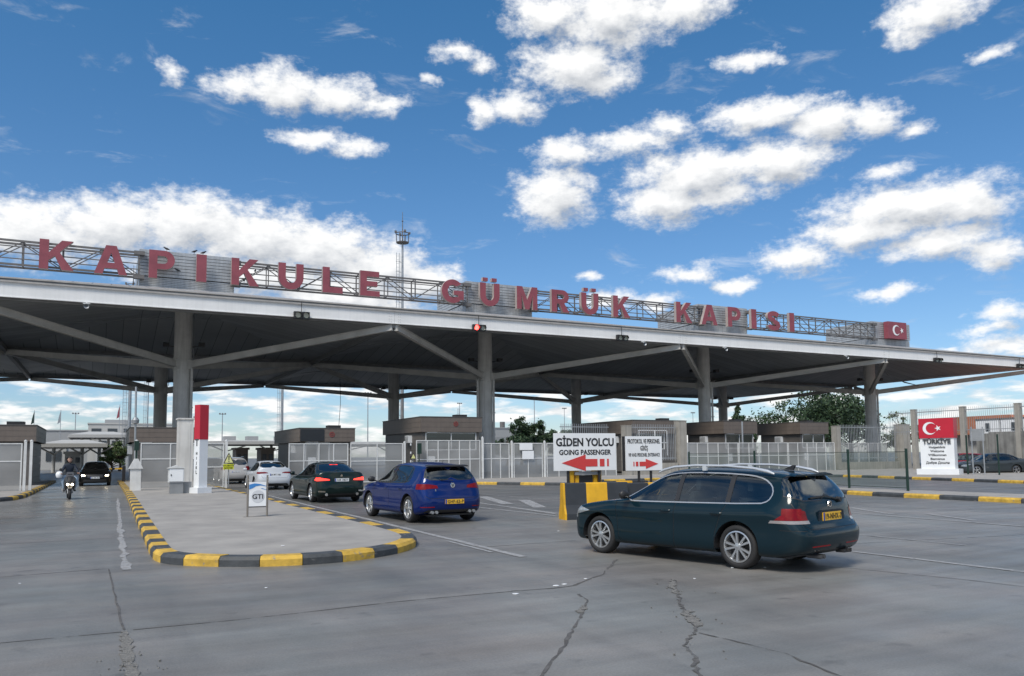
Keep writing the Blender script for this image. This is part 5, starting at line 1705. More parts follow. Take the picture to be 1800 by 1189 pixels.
def make_wheel(t, x, y, r, w, spokes, dark=False, turn=0.0, detail=True):
    sgn = 1 if x > 0 else -1
    e = bpy.data.objects.new('wheel', None)
    tb = MB()
    n = 36
    # profile: (radius, offset outward)
    rr = r*.72
    pr = [(rr, -w/2+.01), (r*.80, -w/2), (r*.94, -w/2+.012), (r*.99, -w/2+.04), (r, 0), (r*.99, w/2-.04), (r*.94, w/2-.012), (r*.82, w/2), (rr+.008, w/2-.012), (rr, w/2-.03)]
    tb.lathe([(a, b*sgn) for a, b in pr], (0, 0, 0), axis='x', n=n)
    tb.lathe([(0, (-w/2+.03)*sgn), (rr, (-w/2+.03)*sgn)], (0, 0, 0), axis='x', n=n)
    me = bpy.data.meshes.new('wheel'); me.from_pydata(tb.v, [], tb.f); finish(me, M_TYRE, 50)
    o = bpy.data.objects.new('wheel', me); o.location = (x-sgn*w/2, y, r); o.rotation_euler = (0, 0, turn)
    link(o, t)
    b = MB()
    b.lathe([(rr, (w/2-.035)*sgn), (rr, (w/2-.012)*sgn), (rr-.018, (w/2-.008)*sgn), (rr-.028, (w/2-.03)*sgn), (rr-.03, (-w/2+.05)*sgn)], (0, 0, 0), axis='x', n=n, mi=0)
    b.lathe([(rr-.03, (-.01)*sgn), (.0, (-.01)*sgn)], (0, 0, 0), axis='x', n=n, mi=1)
    b.lathe([(.055, (w/2-.045)*sgn), (.050, (w/2-.018)*sgn), (0, (w/2-.012)*sgn)], (0, 0, 0), axis='x', n=16, mi=0)
    for k in range(spokes):
        a = 2*pi*k/spokes+.2
        if spokes == 10: a = 2*pi*(k//2)/5+(.235 if k % 2 else -.235)
        c, s_ = cos(a), sin(a); pc, ps = -s_, c
        def pt(rad, off, xx): return (xx*sgn, rad*c+off*pc, rad*s_+off*ps)
        wi, wo = (.016, .021) if spokes >= 10 else (.030, .036)
        x0, x1 = w/2-.045, w/2-.022
        vs = [pt(.04, -wi, x0), pt(.04, wi, x0), pt(rr-.02, wo, x0), pt(rr-.02, -wo, x0), pt(.04, -wi*.7, x1), pt(.04, wi*.7, x1), pt(rr-.02, wo*.75, x1), pt(rr-.02, -wo*.75, x1)]
        b.add(vs, [(3, 2, 1, 0), (4, 5, 6, 7), (0, 1, 5, 4), (1, 2, 6, 5), (2, 3, 7, 6), (3, 0, 4, 7)], 0)
    me = bpy.data.meshes.new('rim'); me.from_pydata(b.v, [], b.f); me.polygons.foreach_set('material_index', b.m); finish(me, [M_RIM if not dark else M_RIMD, M_BLACK], 35)
    r_ = bpy.data.objects.new('rim', me); link(r_, o)
    return o


def plate(t, s, cx, y, z, w=.50, h=.11, face=-1, m=None, name='number_plate', tilt=0.0, col=None, band=True):
    """face=-1: faces rearward (-y)"""
    b = MB(); b.box(-w/2, 0, -h/2, w/2, .012, h/2, 0)
    if band: b.box(-w/2+.003, -.002, -h/2+.003, -w/2+.042, -.0005, h/2-.003, 1)
    place(text_mb(s, h*.66, .003, .006, .95, space=1.08), (.02, -.004, -h*.33), (1, 0, 0), (0, 0, 1), b, 2)
    k = 1 if face < 0 else -1
    c, s_ = cos(tilt), sin(tilt)
    b.v = [(cx+k*x, y+k*(yy*c-zz*s_), z+zz*c+yy*s_) for x, yy, zz in b.v]
    return make(name, b, [m or M_PLY, M_BLUE, M_TXT], t)


def shift_parent(o, t):   # make() already keeps vertices local when parent given without world
    return o


def car(name, label, loc, rz, sp, group=None):
    """build a complete car from its spec"""
    t = thing(name, label, sp.get('cat', 'car'), loc, rz, group)
    cb = CarBody(sp, sp.get('nu', 5), sp.get('nv', 4))
    P = sp['paint']
    hw = sp['W']/2
    wb2, r = sp['wb']/2, sp['r']
    ra = r+.045
    side = lambda f: f.normal.x > .25 and f.calc_center_median().x > .3
    # wheel arches
    for y in (wb2, -wb2):
        poly = [(y+ra*cos(2*pi*k/28), r+.01+ra*sin(2*pi*k/28)) for k in range(28)]
        cb.cut(poly, (1, 2), lambda f: f.calc_center_median().x > hw-.30, 'gone')
        poly = [(y+(ra+.02)*cos(2*pi*k/28), r+.01+(ra+.02)*sin(2*pi*k/28)) for k in range(28)]
        if sp.get('arch_trim'): cb.cut(poly, (1, 2), lambda f: f.calc_center_median().x > hw-.25 and f.normal.x > .2, 'trim', over=('body',))
    # sill and lower cladding
    if sp.get('sill'):
        cb.cut([(-wb2+ra+.02, .0), (wb2-ra-.02, .0), (wb2-ra-.02, sp['sill']), (-wb2+ra+.02, sp['sill'])], (1, 2), lambda f: f.calc_center_median().x > .2, 'trim', over=('body',))
    # side glass
    O = ccw(round_poly(sp['glass'], 1, .22))
    cb.cut(inset(O, -sp.get('sur_w', .016)), (1, 2), side, sp.get('surround', 'trim'), over=('body',))
    panes = []
    for k, (a, c) in enumerate(sp['panes']):
        cb.cut(clip_poly(O, a, c), (1, 2), side, 'pane%d' % k, over=(sp.get('surround', 'trim'),))
    pil = sp.get('pillars', [])
    for (a, c) in pil:
        cb.cut(clip_poly(O, a, c), (1, 2), side, 'pillar', over=(sp.get('surround', 'trim'),))
    # screens, given as (x,z) trapezia seen from the front or rear
    ws = sp['screen']; cb.cut(round_poly(inset(ws, -.012)), (0, 2), lambda f: f.normal.y > .12 and f.normal.z > .2 and f.calc_center_median().y > 0, 'trim', over=('body',))
    cb.cut(round_poly(ws), (0, 2), lambda f: f.normal.y > .12 and f.normal.z > .2 and f.calc_center_median().y > 0, 'windscreen', over=('trim',))
    rs = sp['rscreen']; tr = lambda f: f.normal.y < -.12 and f.calc_center_median().y < -.3 and f.normal.x < .86
    cb.cut(round_poly(inset(rs, -.014)), (0, 2), tr, 'trim', over=('body',))
    cb.cut(round_poly(rs), (0, 2), tr, 'rear_glass', over=('trim',))
    # lamps
    for key, part in (('tail_side', 'tail'), ('tail_rear', 'tail'), ('tail2_side', 'taillow'), ('tail2_rear', 'taillow'), ('head_side', 'head'), ('head_front', 'head'), ('grille', 'black'), ('black_rear', 'black'), ('chrome_rear', 'chrome'), ('black_rear2', 'black')):
        if key in sp:
            for poly in sp[key]:
                if key.endswith('side'):
                    fs = -1 if key.startswith('tail') else 1
                    tt = lambda f: f.normal.x > .38 and f.calc_center_median().x > .3 and f.calc_center_median().y*fs > .5
                    cb.cut(poly, (1, 2), tt, part, over=('body', 'taillow', 'tail'))
                else:
                    fs = 1 if key in ('head_front', 'grille') else -1
                    tt = lambda f: f.normal.y*fs > .30 and f.calc_center_median().y*fs > .5
                    cb.cut(poly, (0, 2), tt, part, over=('body', 'taillow', 'tail'))
    # panel gaps
    for pts in sp.get('gaps', []):
        for a, b_ in zip(pts[:-1], pts[1:]):
            d = (Vector(b_)-Vector(a)).normalized(); n = Vector((-d.y, d.x))*.0045
            cb.cut([(a[0]+n.x, a[1]+n.y), (a[0]-n.x, a[1]-n.y), (b_[0]-n.x, b_[1]-n.y), (b_[0]+n.x, b_[1]+n.y)], (1, 2), lambda f: f.normal.x > .3 and f.calc_center_median().x > .4, 'gap', over=('body',))
    for pts in sp.get('rgaps', []):
        for a, b_ in zip(pts[:-1], pts[1:]):
            d = (Vector(b_)-Vector(a)).normalized(); n = Vector((-d.y, d.x))*.0045
            cb.cut([(a[0]+n.x, a[1]+n.y), (a[0]-n.x, a[1]-n.y), (b_[0]-n.x, b_[1]-n.y), (b_[0]+n.x, b_[1]+n.y)], (0, 2), lambda f: f.normal.y < -.3, 'gap', over=('body',))
    cb.bm.normal_update()
    # ---- objects
    body = MB()
    cb.part_mb('body', 'both', 0, 0, body); cb.part_mb('gap', 'both', 0.004, 1, body)
    cb.part_mb('pillar', 'both', 0, 2, body)
    bo = make_weld('body', body, [P, M_BLACK, M_BLACK], t)
    tm = cb.part_mb('trim', 'both', -.001, 0)
    if tm.f: make_weld('window_trim', tm, M_BLACK, t)
    tm = cb.part_mb('chrome', 'both', -.002, 0)
    if tm.f: make_weld('chrome_trim', tm, M_CHROME, t)
    if 'surround' in cb.names:
        make_weld('window_trim', cb.part_mb('surround', 'both', -.003, 0), sp.get('surround_mat', M_CHROME), t)
    tm = cb.part_mb('black', 'both', .004, 0)
    if tm.f: make_weld('lower_grille', tm, M_BLACK, t)
    make_weld('windscreen', cb.part_mb('windscreen', 'both', .003), sp.get('gm', M_CGLASS), t)
    make_weld('rear_window', cb.part_mb('rear_glass', 'both', .003), sp.get('gmr', M_CGLASSD), t)
    for k in range(len(sp['panes'])):
        for sd_ in 'RL':
            mb = cb.part_mb('pane%d' % k, sd_, .004)
            if mb.f: make_weld('side_window', mb, sp.get('gms', sp.get('gm', M_CGLASS)), t)
    for pn, on, mt in (('tail', 'taillight', sp.get('tailm', M_TAIL)), ('taillow', 'taillight_lower_lens', M_LOWLENS), ('head', 'headlight', sp.get('headm', M_CLEAR))):
        for sd_ in 'RL':
            mb = cb.part_mb(pn, sd_, -.004)
            if mb.f: make_weld(on, mb, mt, t)
    # wheel wells
    ww = MB()
    for y in (wb2, -wb2):
        for sg in (1, -1):
            n = 20
            a0, a1 = -.15, pi+.15
            vs = [(sg*xx, y+ra*cos(a), r+.01+ra*sin(a)) for xx in (hw-.012, hw-.32) for a in np.linspace(a0, a1, n)]
            ww.add(vs, [(i, i+1, n+i+1, n+i) for i in range(n-1)])
            ww.add([(sg*(hw-.32), y+ra*cos(a), r+.01+ra*sin(a)) for a in np.linspace(a0, a1, n)], [tuple(range(n))])
    ww.box(-hw+.3, -wb2-.6, .17, hw-.3, wb2+.5, .21)
    make('wheel_well', ww, M_BLACK, t)
    sw = sp.get('tyre_w', .215)
    for y in (wb2, -wb2):
        for sg in (1, -1):
            make_wheel(t, sg*(hw-.035), y, r, sw, sp.get('spokes', 5), sp.get('rim_dark', False))
    # interior
    if sp.get('interior', True):
        it = MB()
        zf = .42
        def seat(x, y, hgt=1.0):
            it.prism(round_poly([(y-.28, zf), (y+.25, zf), (y+.27, zf+.14), (y-.22, zf+.12)], 1), x-.24, x+.24, fn=lambda a, b, c: (c, a, b))
            it.prism(round_poly([(y-.40, zf+.05), (y-.24, zf+.08), (y-.38, zf+.62), (y-.48, zf+.60)], 1), x-.23, x+.23, fn=lambda a, b, c: (c, a, b))
            it.prism(round_poly([(y-.50, zf+.64), (y-.41, zf+.64), (y-.43, zf+.82), (y-.50, zf+.81)], 1), x-.12, x+.12, fn=lambda a, b, c: (c, a, b))
        sy = sp.get('seat_y', .15)
        for x in (-.36, .36): seat(x, sy)
        it.box(-.62, sy-1.22, zf+.02, .62, sy-.72, zf+.16); it.bar((0, sy-1.2, zf+.1), (0, sy-1.32, zf+.52), 1.2, .12, upv=(0, 1, 0))
        for x in (-.36, .36): it.box(x-.11, sy-1.38, zf+.64, x+.11, sy-1.3, zf+.80)
        dy = sp.get('dash_y', .75)
        it.prism([(dy-.18, .55), (dy+.30, .55), (dy+.32, .90), (dy-.02, .92), (dy-.18, .84)], -.66, .66, fn=lambda a, b, c: (c, a, b))
        it.lathe([(.165, 0), (.18, .015), (.195, 0), (.18, -.015), (.165, 0)], (-.36, 0, 0), axis='y', n=20)
        nn = 20*5
        it.v[-nn:] = [(x, dy-.32+y*1.0-z*.35, .86+z*.94) for x, y, z in [(a, b, c) for a, b, c in it.v[-nn:]]]
        make('interior', it, M_INT, t)
    # mirrors
    my, mz = sp['mirror']
    for sg in (1, -1):
        b = MB()
        mw = hw-.045
        b.bar((sg*(mw-.02), my, mz), (sg*(mw+.07), my-.02, mz+.02), .05, .03, mi=1)
        pts = [(sg*(mw+.055), my-.01, mz+.055), (sg*(mw+.11), my-.005, mz+.06), (sg*(mw+.17), my-.015, mz+.06), (sg*(mw+.215), my-.03, mz+.05)]
        b.tube(pts, [.062, .075, .072, .045], 10)
        b.v = [(x, (y-my)*.75+my, z) for x, y, z in b.v]
        make('wing_mirror', b, [sp.get('mirror_mat', P), M_BLACK], t, smooth=60)
    # handles
    for y in sp.get('handles', []):
        for sg in (1, -1):
            h, n_ = cb.surf((2, y, sp['hz']), (-1, 0, 0))
            if h:
                b = MB(); b.tube([(sg*(h.x+.0), y+.09, sp['hz']), (sg*(h.x+.022), y+.06, sp['hz']), (sg*(h.x+.026), y-.05, sp['hz']), (sg*(h.x+.0), y-.09, sp['hz'])], .013, 6)
                make('door_handle', b, sp.get('handle_mat', P), t, smooth=60)
    return t, cb


def prof_car(kind):
    pass


# ---------------- estate (foreground)
GP = paint('estate_paint', (0.003, 0.016, 0.024), .45)
est = dict(W=1.78, wb=2.578, r=.305, wr=.57, yF=2.07, yR=-2.34, paint=GP, cat='car',
    plan=[(-2.1, .845), (-1.7, .875), (-1.2, .888), (0, .89), (1.0, .888), (1.5, .87), (1.8, .83), (1.95, .78)],
    top=[(1.94, .735), (1.83, .785), (1.6, .83), (1.2, .88), (.90, .925), (.80, .975), (.52, 1.14), (.27, 1.27), (.10, 1.345), (-.08, 1.378), (-.4, 1.395), (-1.0, 1.39), (-1.6, 1.355), (-1.95, 1.315), (-2.1, 1.295)],
    belt=[(1.2, .85), (.9, .86), (-1.0, .895), (-2.0, .925)],
    front=[(1.94, .21), (1.98, .20), (2.04, .23), (2.065, .38), (2.06, .54), (2.02, .65), (1.94, .715)],
    rear=[(-2.18, .25), (-2.20, .24), (-2.30, .28), (-2.35, .42), (-2.345, .565), (-2.245, .68), (-2.225, .91), (-2.10, 1.11), (-1.95, 1.30)],
    redge=8, rpush=.10, rings=[1.78, 1.62, 1.4, 1.12, .92, .78, .54, .28, .12, -.03, -.35, -.8, -1.3, -1.65, -1.85],
    glass=[(.80, .88), (.46, 1.085), (.16, 1.235), (-.05, 1.290), (-.4, 1.310), (-1.0, 1.302), (-1.40, 1.278), (-1.62, 1.235), (-1.76, 1.15), (-1.80, 1.05), (-1.76, .955), (-1.64, .915), (0, .885)],
    panes=[(-.20, 1.0), (-1.09, -.28), (-2.1, -1.17)], pillars=[(-.28, -.20), (-1.17, -1.09)], surround='surround', sur_w=.017, surround_mat=mat('bright_trim', (.48, .49, .50), .22, metal=.55),
    screen=[(0, .925), (.66, .92), (.545, 1.315), (0, 1.335)], rscreen=[(0, .955), (.77, .965), (.69, 1.20), (.60, 1.272), (0, 1.284)],
    tail_side=[[(-1.88, .70), (-2.45, .70), (-2.45, .855), (-2.14, .855), (-2.02, .80)]],
    tail_rear=[[(.58, .70), (.95, .70), (.95, .855), (.72, .855), (.595, .82)]],
    tail2_side=[[(-1.80, .66), (-2.45, .655), (-2.45, .697), (-1.83, .697)]], tail2_rear=[[(.56, .655), (.95, .655), (.95, .697), (.56, .697)]],
    head_side=[[(1.50, .69), (2.1, .55), (2.1, .69), (1.76, .75)]], head_front=[[(.42, .56), (.86, .56), (.86, .73), (.45, .66)]],
    grille=[[(0, .54), (.40, .54), (.40, .64), (0, .65)], [(0, .21), (.70, .21), (.62, .40), (0, .40)]],
    black_rear=[[(0, .19), (.55, .19), (.50, .30), (0, .30)]],
    gaps=[[(.92, .87), (.90, .66), (.85, .30), (.78, .225)], [(-.24, .89), (-.23, .6), (-.23, .23)], [(-1.13, .90), (-1.06, .76), (-1.0, .62), (-.95, .48), (-.93, .24)], [(.78, .225), (-.93, .225)], [(-1.95, .57), (-2.34, .57)]],
    rgaps=[[(0, .585), (.60, .585), (.70, .64)], [(.70, .64), (.74, .93)]],
    mirror=(.66, .915), mirror_mat=M_BLACK, handles=[-.08, -.98], hz=.755, spokes=10, seat_y=.05, dash_y=.66, sill=.0, nu=5, nv=4)
et, ecb = car('estate_car', 'dark teal estate car with silver roof rails turning past the concrete barriers', (8.41, 10.05, 0), R(13.8), est)
b = MB()
for sg in (1, -1):
    x = sg*.60
    pts = [(x, .24, 1.315), (x, .14, 1.355), (x, -.06, 1.40), (x, -.45, 1.425), (x, -1.0, 1.42), (x, -1.45, 1.385), (x, -1.66, 1.345), (x, -1.76, 1.31)]
    rl = MB()
    rl.tube(pts, [.012, .02, .019, .018, .018, .02, .026, .014], 8)
    rl.v = [(x+(a-x)*1.15, b_, c_) for a, b_, c_ in rl.v]
    rl.bar((x, -.62, 1.35), (x, -.62, 1.425), .035, .07)
    make('roof_rail', rl, mat('satin_silver', (.72, .73, .74), .25, metal=.6), et, smooth=60)
h, n_ = ecb.surf((0, -3, .74), (0, 1, 0)); yq = h.y
b = MB(); b.prism(round_poly([(-.36, .65), (.36, .65), (.34, .82), (-.34, .82)], 1, .12), yq-.004, yq+.03, fn=lambda x, y, z: (x, z, y)); make('plate_recess', b, paint('estate_paint2', (.003, .010, .018)), et)
plate(et, '19-NHX-7', 0, yq-.018, .735)
h, _ = ecb.surf((0, -3, .895), (0, 1, 0)); b = MB(); b.lathe([(0, h.y-.018), (.046, h.y-.018), (.052, h.y-.006)], (0, 0, .895), axis='y', n=20)
place(outline_mb([[(-.03, .028), (-.018, .028), (0, -.012), (.018, .028), (.03, .028), (.006, -.03), (-.006, -.03)]], .006), (0, h.y-.022, .897), (1, 0, 0), (0, 0, 1), b, 1)
make('emblem', b, [M_CHROME, M_BLACK], et)
h, _ = ecb.surf((.3, -3, .955), (0, 1, 0)); h2, _ = ecb.surf((.1, -3, 1.0), (0, 1, 0)); h3_, _ = ecb.surf((.42, -3, .99), (0, 1, 0))
b = MB(); b.bar((.30, h.y-.03, .95), (-.10, h2.y-.03, 1.005), .018, .018); b.bar((-.10, h2.y-.03, 1.003), (-.42, h3_.y-.02, .99), .014, .022); b.lathe([(.0, h.y-.05), (.035, h.y-.05), (.04, h.y+.01)], (.30, 0, .945), axis='y', n=12); make('rear_wiper', b, M_BLACK, et)
b = MB(); b.prism([(-.54, 0), (.54, 0), (.47, .025), (-.47, .025)], 0, .10, fn=lambda x, y, z: (x, -1.93-z*.9, 1.292+y-z*.16)); make('roof_spoiler', b, GP, et, smooth=20)
b = MB(); b.prism([(-1.55, 1.36), (-1.70, 1.35), (-1.74, 1.42), (-1.70, 1.425)], -.018, .018, fn=lambda x, y, z: (z, x, y)); make('antenna_fin', b, M_BLACK, et)
b = MB(); place(text_mb('TDI', .035, .004, .01), (.50, yq-.006, .615), (1, 0, 0), (0, 0, 1), b, 0); make('badge', b, M_CHROME, et)
for x in (-.42, -.33):
    b = MB(); b.tube([(x, -2.1, .22), (x, -2.30, .215)], .03, 12); make('exhaust_pipe', b, M_RIMD, et)


def reflector(t, cb, x0, x1, z, hh=.035):
    """thin red strip lying on the rear bumper"""
    n = 8; vs = []
    for k in range(n+1):
        x = lerp(x0, x1, k/n)
        h, _ = cb.surf((x, -3.2, z), (0, 1, 0))
        if h is None: return
        for zz in (z, z+hh): vs.append((x, h.y-.006, zz))
    b = MB(); b.add(vs, [(2*k, 2*k+2, 2*k+3, 2*k+1) for k in range(n)]); make('rear_reflector', b, M_TAIL, t)


reflector(et, ecb, -.62, -.22, .35); reflector(et, ecb, .22, .62, .35)
b = MB(); b.box(.12, -2.34, .23, .34, -2.22, .27); b.tube([(.23, -2.30, .25), (.23, -2.37, .25), (.23, -2.38, .29)], .018, 8); make('tow_bar', b, M_BLACK, et)

# ---------------- hatchback (blue)
BP = paint('blue_paint', (0.001, 0.015, 0.11), .5)
hat = dict(W=1.79, wb=2.62, r=.325, wr=.56, yF=2.13, yR=-2.14, paint=BP,
    plan=[(-1.9, .84), (-1.6, .875), (-1.2, .893), (0, .893), (1.0, .888), (1.5, .875), (1.85, .835), (2.0, .79)],
    top=[(2.0, .79), (1.85, .84), (1.6, .895), (1.25, .945), (1.0, .985), (.9, 1.04), (.6, 1.21), (.35, 1.34), (.15, 1.42), (0, 1.445), (-.4, 1.465), (-1.0, 1.445), (-1.5, 1.40), (-1.75, 1.37)],
    belt=[(1.2, .90), (.9, .915), (-1.0, .955), (-2.0, 1.0)],
    front=[(2.0, .22), (2.04, .21), (2.09, .24), (2.13, .40), (2.12, .56), (2.08, .68), (2.0, .77)],
    rear=[(-1.98, .25), (-2.0, .24), (-2.08, .28), (-2.14, .42), (-2.135, .60), (-2.06, .80), (-2.02, .985), (-1.90, 1.16), (-1.72, 1.365)],
    redge=8, rings=[1.84, 1.68, 1.45, 1.15, 1.0, .88, .6, .36, .18, .02, -.35, -.8, -1.2, -1.5, -1.64],
    glass=[(.95, .935), (.55, 1.165), (.25, 1.305), (.02, 1.352), (-.4, 1.372), (-.95, 1.352), (-1.22, 1.30), (-1.30, 1.10), (-1.27, .97), (-.2, .945)],
    panes=[(-.12, 1.0), (-1.10, -.20), (-1.4, -1.14)], pillars=[(-.20, -.12), (-1.14, -1.10)],
    screen=[(0, .98), (.66, .975), (.54, 1.385), (0, 1.41)], rscreen=[(0, 1.03), (.68, 1.04), (.58, 1.26), (.50, 1.315), (0, 1.325)],
    tail_side=[[(-1.80, .81), (-2.3, .81), (-2.3, .94), (-1.98, .94), (-1.86, .90)]], tail_rear=[[(.38, .835), (.95, .81), (.95, .94), (.62, .94), (.40, .90)]],
    head_side=[[(1.55, .72), (2.2, .58), (2.2, .72), (1.85, .78)]], head_front=[[(.42, .58), (.86, .58), (.86, .76), (.45, .68)]],
    grille=[[(0, .56), (.40, .56), (.40, .66), (0, .67)], [(0, .22), (.70, .22), (.62, .42), (0, .42)]],
    black_rear=[[(0, .18), (.78, .20), (.66, .33), (0, .33)]],
    gaps=[[(1.02, .92), (.97, .70), (.92, .30), (.80, .235)], [(-.16, .95), (-.15, .24)], [(-1.10, .96), (-1.03, .80), (-.96, .66), (-.93, .25)], [(.80, .235), (-.93, .235)]],
    rgaps=[[(0, .60), (.62, .60), (.72, .66)]],
    mirror=(.80, .955), mirror_mat=M_BLACK, handles=[.02, -.90], hz=.82, spokes=5, seat_y=.12, dash_y=.78)
ht, hcb = car('hatchback_car', 'metallic blue hatchback queuing with its yellow plate towards the viewer', (7.42, 19.95, 0), R(3.5), hat)
h, _ = hcb.surf((0, -3, .52), (0, 1, 0)); plate(ht, 'GHF-62-P', 0, h.y-.02, .52)
h, _ = hcb.surf((0, -3, .90), (0, 1, 0)); b = MB(); b.lathe([(0, h.y-.022), (.058, h.y-.022), (.065, h.y-.006)], (0, 0, .90), axis='y', n=20)
place(outline_mb([[(-.04, .036), (-.024, .036), (0, -.016), (.024, .036), (.04, .036), (.008, -.04), (-.008, -.04)]], .006), (0, h.y-.026, .902), (1, 0, 0), (0, 0, 1), b, 1)
make('emblem', b, [M_CHROME, M_BLACK], ht)
b = MB(); b.prism([(-.56, 0), (.56, 0), (.52, .03), (-.52, .03)], 0, .17, fn=lambda x, y, z: (x, -1.66-z, 1.36+y-z*.10)); make('roof_spoiler', b, M_BLACK, ht, smooth=20)
reflector(ht, hcb, -.80, -.50, .385, .03); reflector(ht, hcb, .50, .80, .385, .03)
b = MB(); b.bar((0, -2.055, 1.02), (-.32, -2.01, 1.05), .015, .02); make('rear_wiper', b, M_BLACK, ht)
b = MB(); b.tube([(0, -1.45, 1.41), (0, -1.53, 1.50)], .006, 5); make('antenna', b, M_BLACK, ht)
h, _ = hcb.surf((-.45, -3, .80), (0, 1, 0)); b = MB(); place(text_mb('R', .045, .004, .02), (-.45, h.y-.012, .77), (1, 0, 0), (0, 0, 1), b, 0); make('badge', b, M_CHROME, ht)
for x in (-.55, -.44, .44, .55):
    b = MB(); b.tube([(x, -1.9, .27), (x, -2.1, .27)], .036, 12); make('exhaust_pipe', b, M_GREY, ht)

# ---------------- saloons
def saloon(W=1.83, wb=2.85, L=(2.28, -2.43), paint_=None, H=1.43, wr=.56, r=.325, deck=1.07, **kw):
    yF, yR = L
    k = H/1.43
    d = dict(W=W, wb=wb, r=r, wr=wr, yF=yF, yR=yR, paint=paint_,
        plan=[(yR+.25, W/2-.06), (yR+.7, W/2-.018), (-1.2, W/2), (.9, W/2-.003), (1.4, W/2-.015), (yF-.35, W/2-.055), (yF-.15, W/2-.10)],
        top=[(yF-.13, .77), (yF-.3, .82), (1.6, .90), (1.25, .94), (1.0, .97), (.9, 1.02), (.55, 1.2*k), (.28, 1.33*k), (.1, 1.395*k), (-.1, 1.42*k), (-.5, H), (-.95, 1.41*k), (-1.25, 1.35*k), (-1.6, 1.21*k), (-1.85, deck+.035), (-1.95, deck), (yR+.18, deck-.02)],
        belt=[(1.2, .88), (.9, .90), (-1.0, .94), (-2.3, .98)],
        front=[(yF-.13, .22), (yF-.09, .21), (yF-.04, .24), (yF, .40), (yF-.01, .56), (yF-.05, .68), (yF-.13, .755)],
        rear=[(yR+.16, .25), (yR+.14, .24), (yR+.06, .28), (yR, .42), (yR+.01, .62), (yR+.07, .84), (yR+.10, deck-.01)],
        redge=6, rings=[yF-.29, yF-.45, 1.5, 1.2, 1.0, .88, .6, .34, .14, -.05, -.5, -.9, -1.2, -1.5, -1.78, -1.95, yR+.30],
        glass=[(.92, .92), (.52, 1.145*k), (.22, 1.28*k), (0, 1.325*k), (-.45, 1.345*k), (-.9, 1.325*k), (-1.2, 1.265*k), (-1.45, 1.16*k), (-1.58, 1.03), (-1.45, .965), (-.2, .935)],
        panes=[(-.14, 1.0), (-1.08, -.22), (-1.7, -1.13)], pillars=[(-.22, -.14), (-1.13, -1.08)],
        screen=[(0, .975), (.66, .97), (.53, 1.35*k), (0, 1.375*k)], rscreen=[(0, deck+.03), (.64, deck+.03), (.53, 1.31*k), (.46, 1.345*k), (0, 1.36*k)],
        tail_side=[[(yR+.42, .79), (yR-.1, .77), (yR-.1, .89), (yR+.30, .89)]], tail_rear=[[(.36, .79), (.95, .77), (.95, .89), (.60, .89), (.37, .84)]],
        head_side=[[(yF-.50, .70), (yF+.1, .56), (yF+.1, .69), (yF-.3, .745)]], head_front=[[(.45, .57), (.88, .57), (.88, .73), (.47, .67)]],
        grille=[[(0, .50), (.40, .50), (.42, .68), (0, .69)], [(0, .22), (.66, .22), (.60, .40), (0, .40)]],
        black_rear=[[(0, .18), (.72, .20), (.60, .32), (0, .33)]],
        gaps=[[(1.02, .90), (.97, .70), (.94, .30), (.80, .235)], [(-.18, .93), (-.17, .24)], [(-1.10, .95), (-1.05, .75), (-.98, .60), (-.95, .25)], [(.80, .235), (-.95, .235)]],
        rgaps=[[(0, .60), (.58, .60), (.66, .72)]],
        mirror=(.80, .95), handles=[.0, -.92], hz=.80, spokes=5, nu=4, nv=4)
    d.update(kw)
    return d


DG = paint('dark_green_paint', (0.004, 0.014, 0.013), .5)
bt, bcb = car('saloon_car', 'dark green saloon with glowing red tail lights between the silver saloon and the blue hatchback', (7.52, 30.35, 0), R(1), saloon(paint_=DG, tailm=M_TAILON, tail_rear=[[(.42, .79), (.95, .77), (.95, .89), (.72, .88), (.44, .83)]]))
h, _ = bcb.surf((0, -3.2, .80), (0, 1, 0)); plate(bt, 'NR 7877', 0, h.y-.02, .80, m=M_PLW)
b = MB(); b.box(-.15, -1.28, 1.318, .15, -1.26, 1.338); make('brake_light', b, M_TAILON, bt)
b = MB(); h, _ = bcb.surf((0, -3.2, .95), (0, 1, 0)); b.lathe([(0, h.y-.01), (.04, h.y-.01), (.04, h.y)], (0, 0, .95), axis='y', n=16); make('emblem', b, M_CHROME, bt)
for x in (-.55, .55):
    b = MB(); b.tube([(x, -2.2, .30), (x, -2.40, .30)], .05, 12); make('exhaust_pipe', b, M_CHROME, bt)
for x in (-.72, .72):
    b = MB(); b.bar((x-.13, -2.425, .42), (x+.13, -2.395, .40), .01, .05); make('bumper_trim', b, M_CHROME, bt)

SP = paint('silver_paint', (0.55, 0.58, 0.62), .35)
ct, ccb = car('saloon_car', 'silver white saloon with a long red tail lamp in front of the dark green saloon', (7.75, 43.5, 0), R(0), saloon(W=1.78, wb=2.70, L=(2.25, -2.36), paint_=SP, H=1.45, deck=1.09, r=.32, tail_side=[[(-1.95, .81), (-2.5, .80), (-2.5, .90), (-2.0, .90)]], tail_rear=[[(.34, .83), (.95, .80), (.95, .90), (.50, .90), (.36, .87)]]))
h, _ = ccb.surf((0, -3.2, .78), (0, 1, 0)); plate(ct, '34 MT 180', 0, h.y-.02, .76, m=M_PLW)

BK = mat('black_paint', (0.003, 0.003, 0.003), 0.3, coat=.4, spec=.15)
kt, kcb = car('saloon_car', 'black car facing the viewer with both headlights on in the left lane', (-.33, 56.9, 0), R(180), saloon(W=1.80, wb=2.65, L=(2.20, -2.25), paint_=BK, H=1.48, r=.31, headm=M_LAMPON, head_front=[[(.53, .60), (.72, .59), (.74, .68), (.56, .665)]], head_side=[], gm=M_CGLASSD))
h, _ = kcb.surf((0, 3.2, .50), (0, -1, 0)); plate(kt, '22 KE 507', 0, h.y+.02, .50, m=M_PLW, face=1)

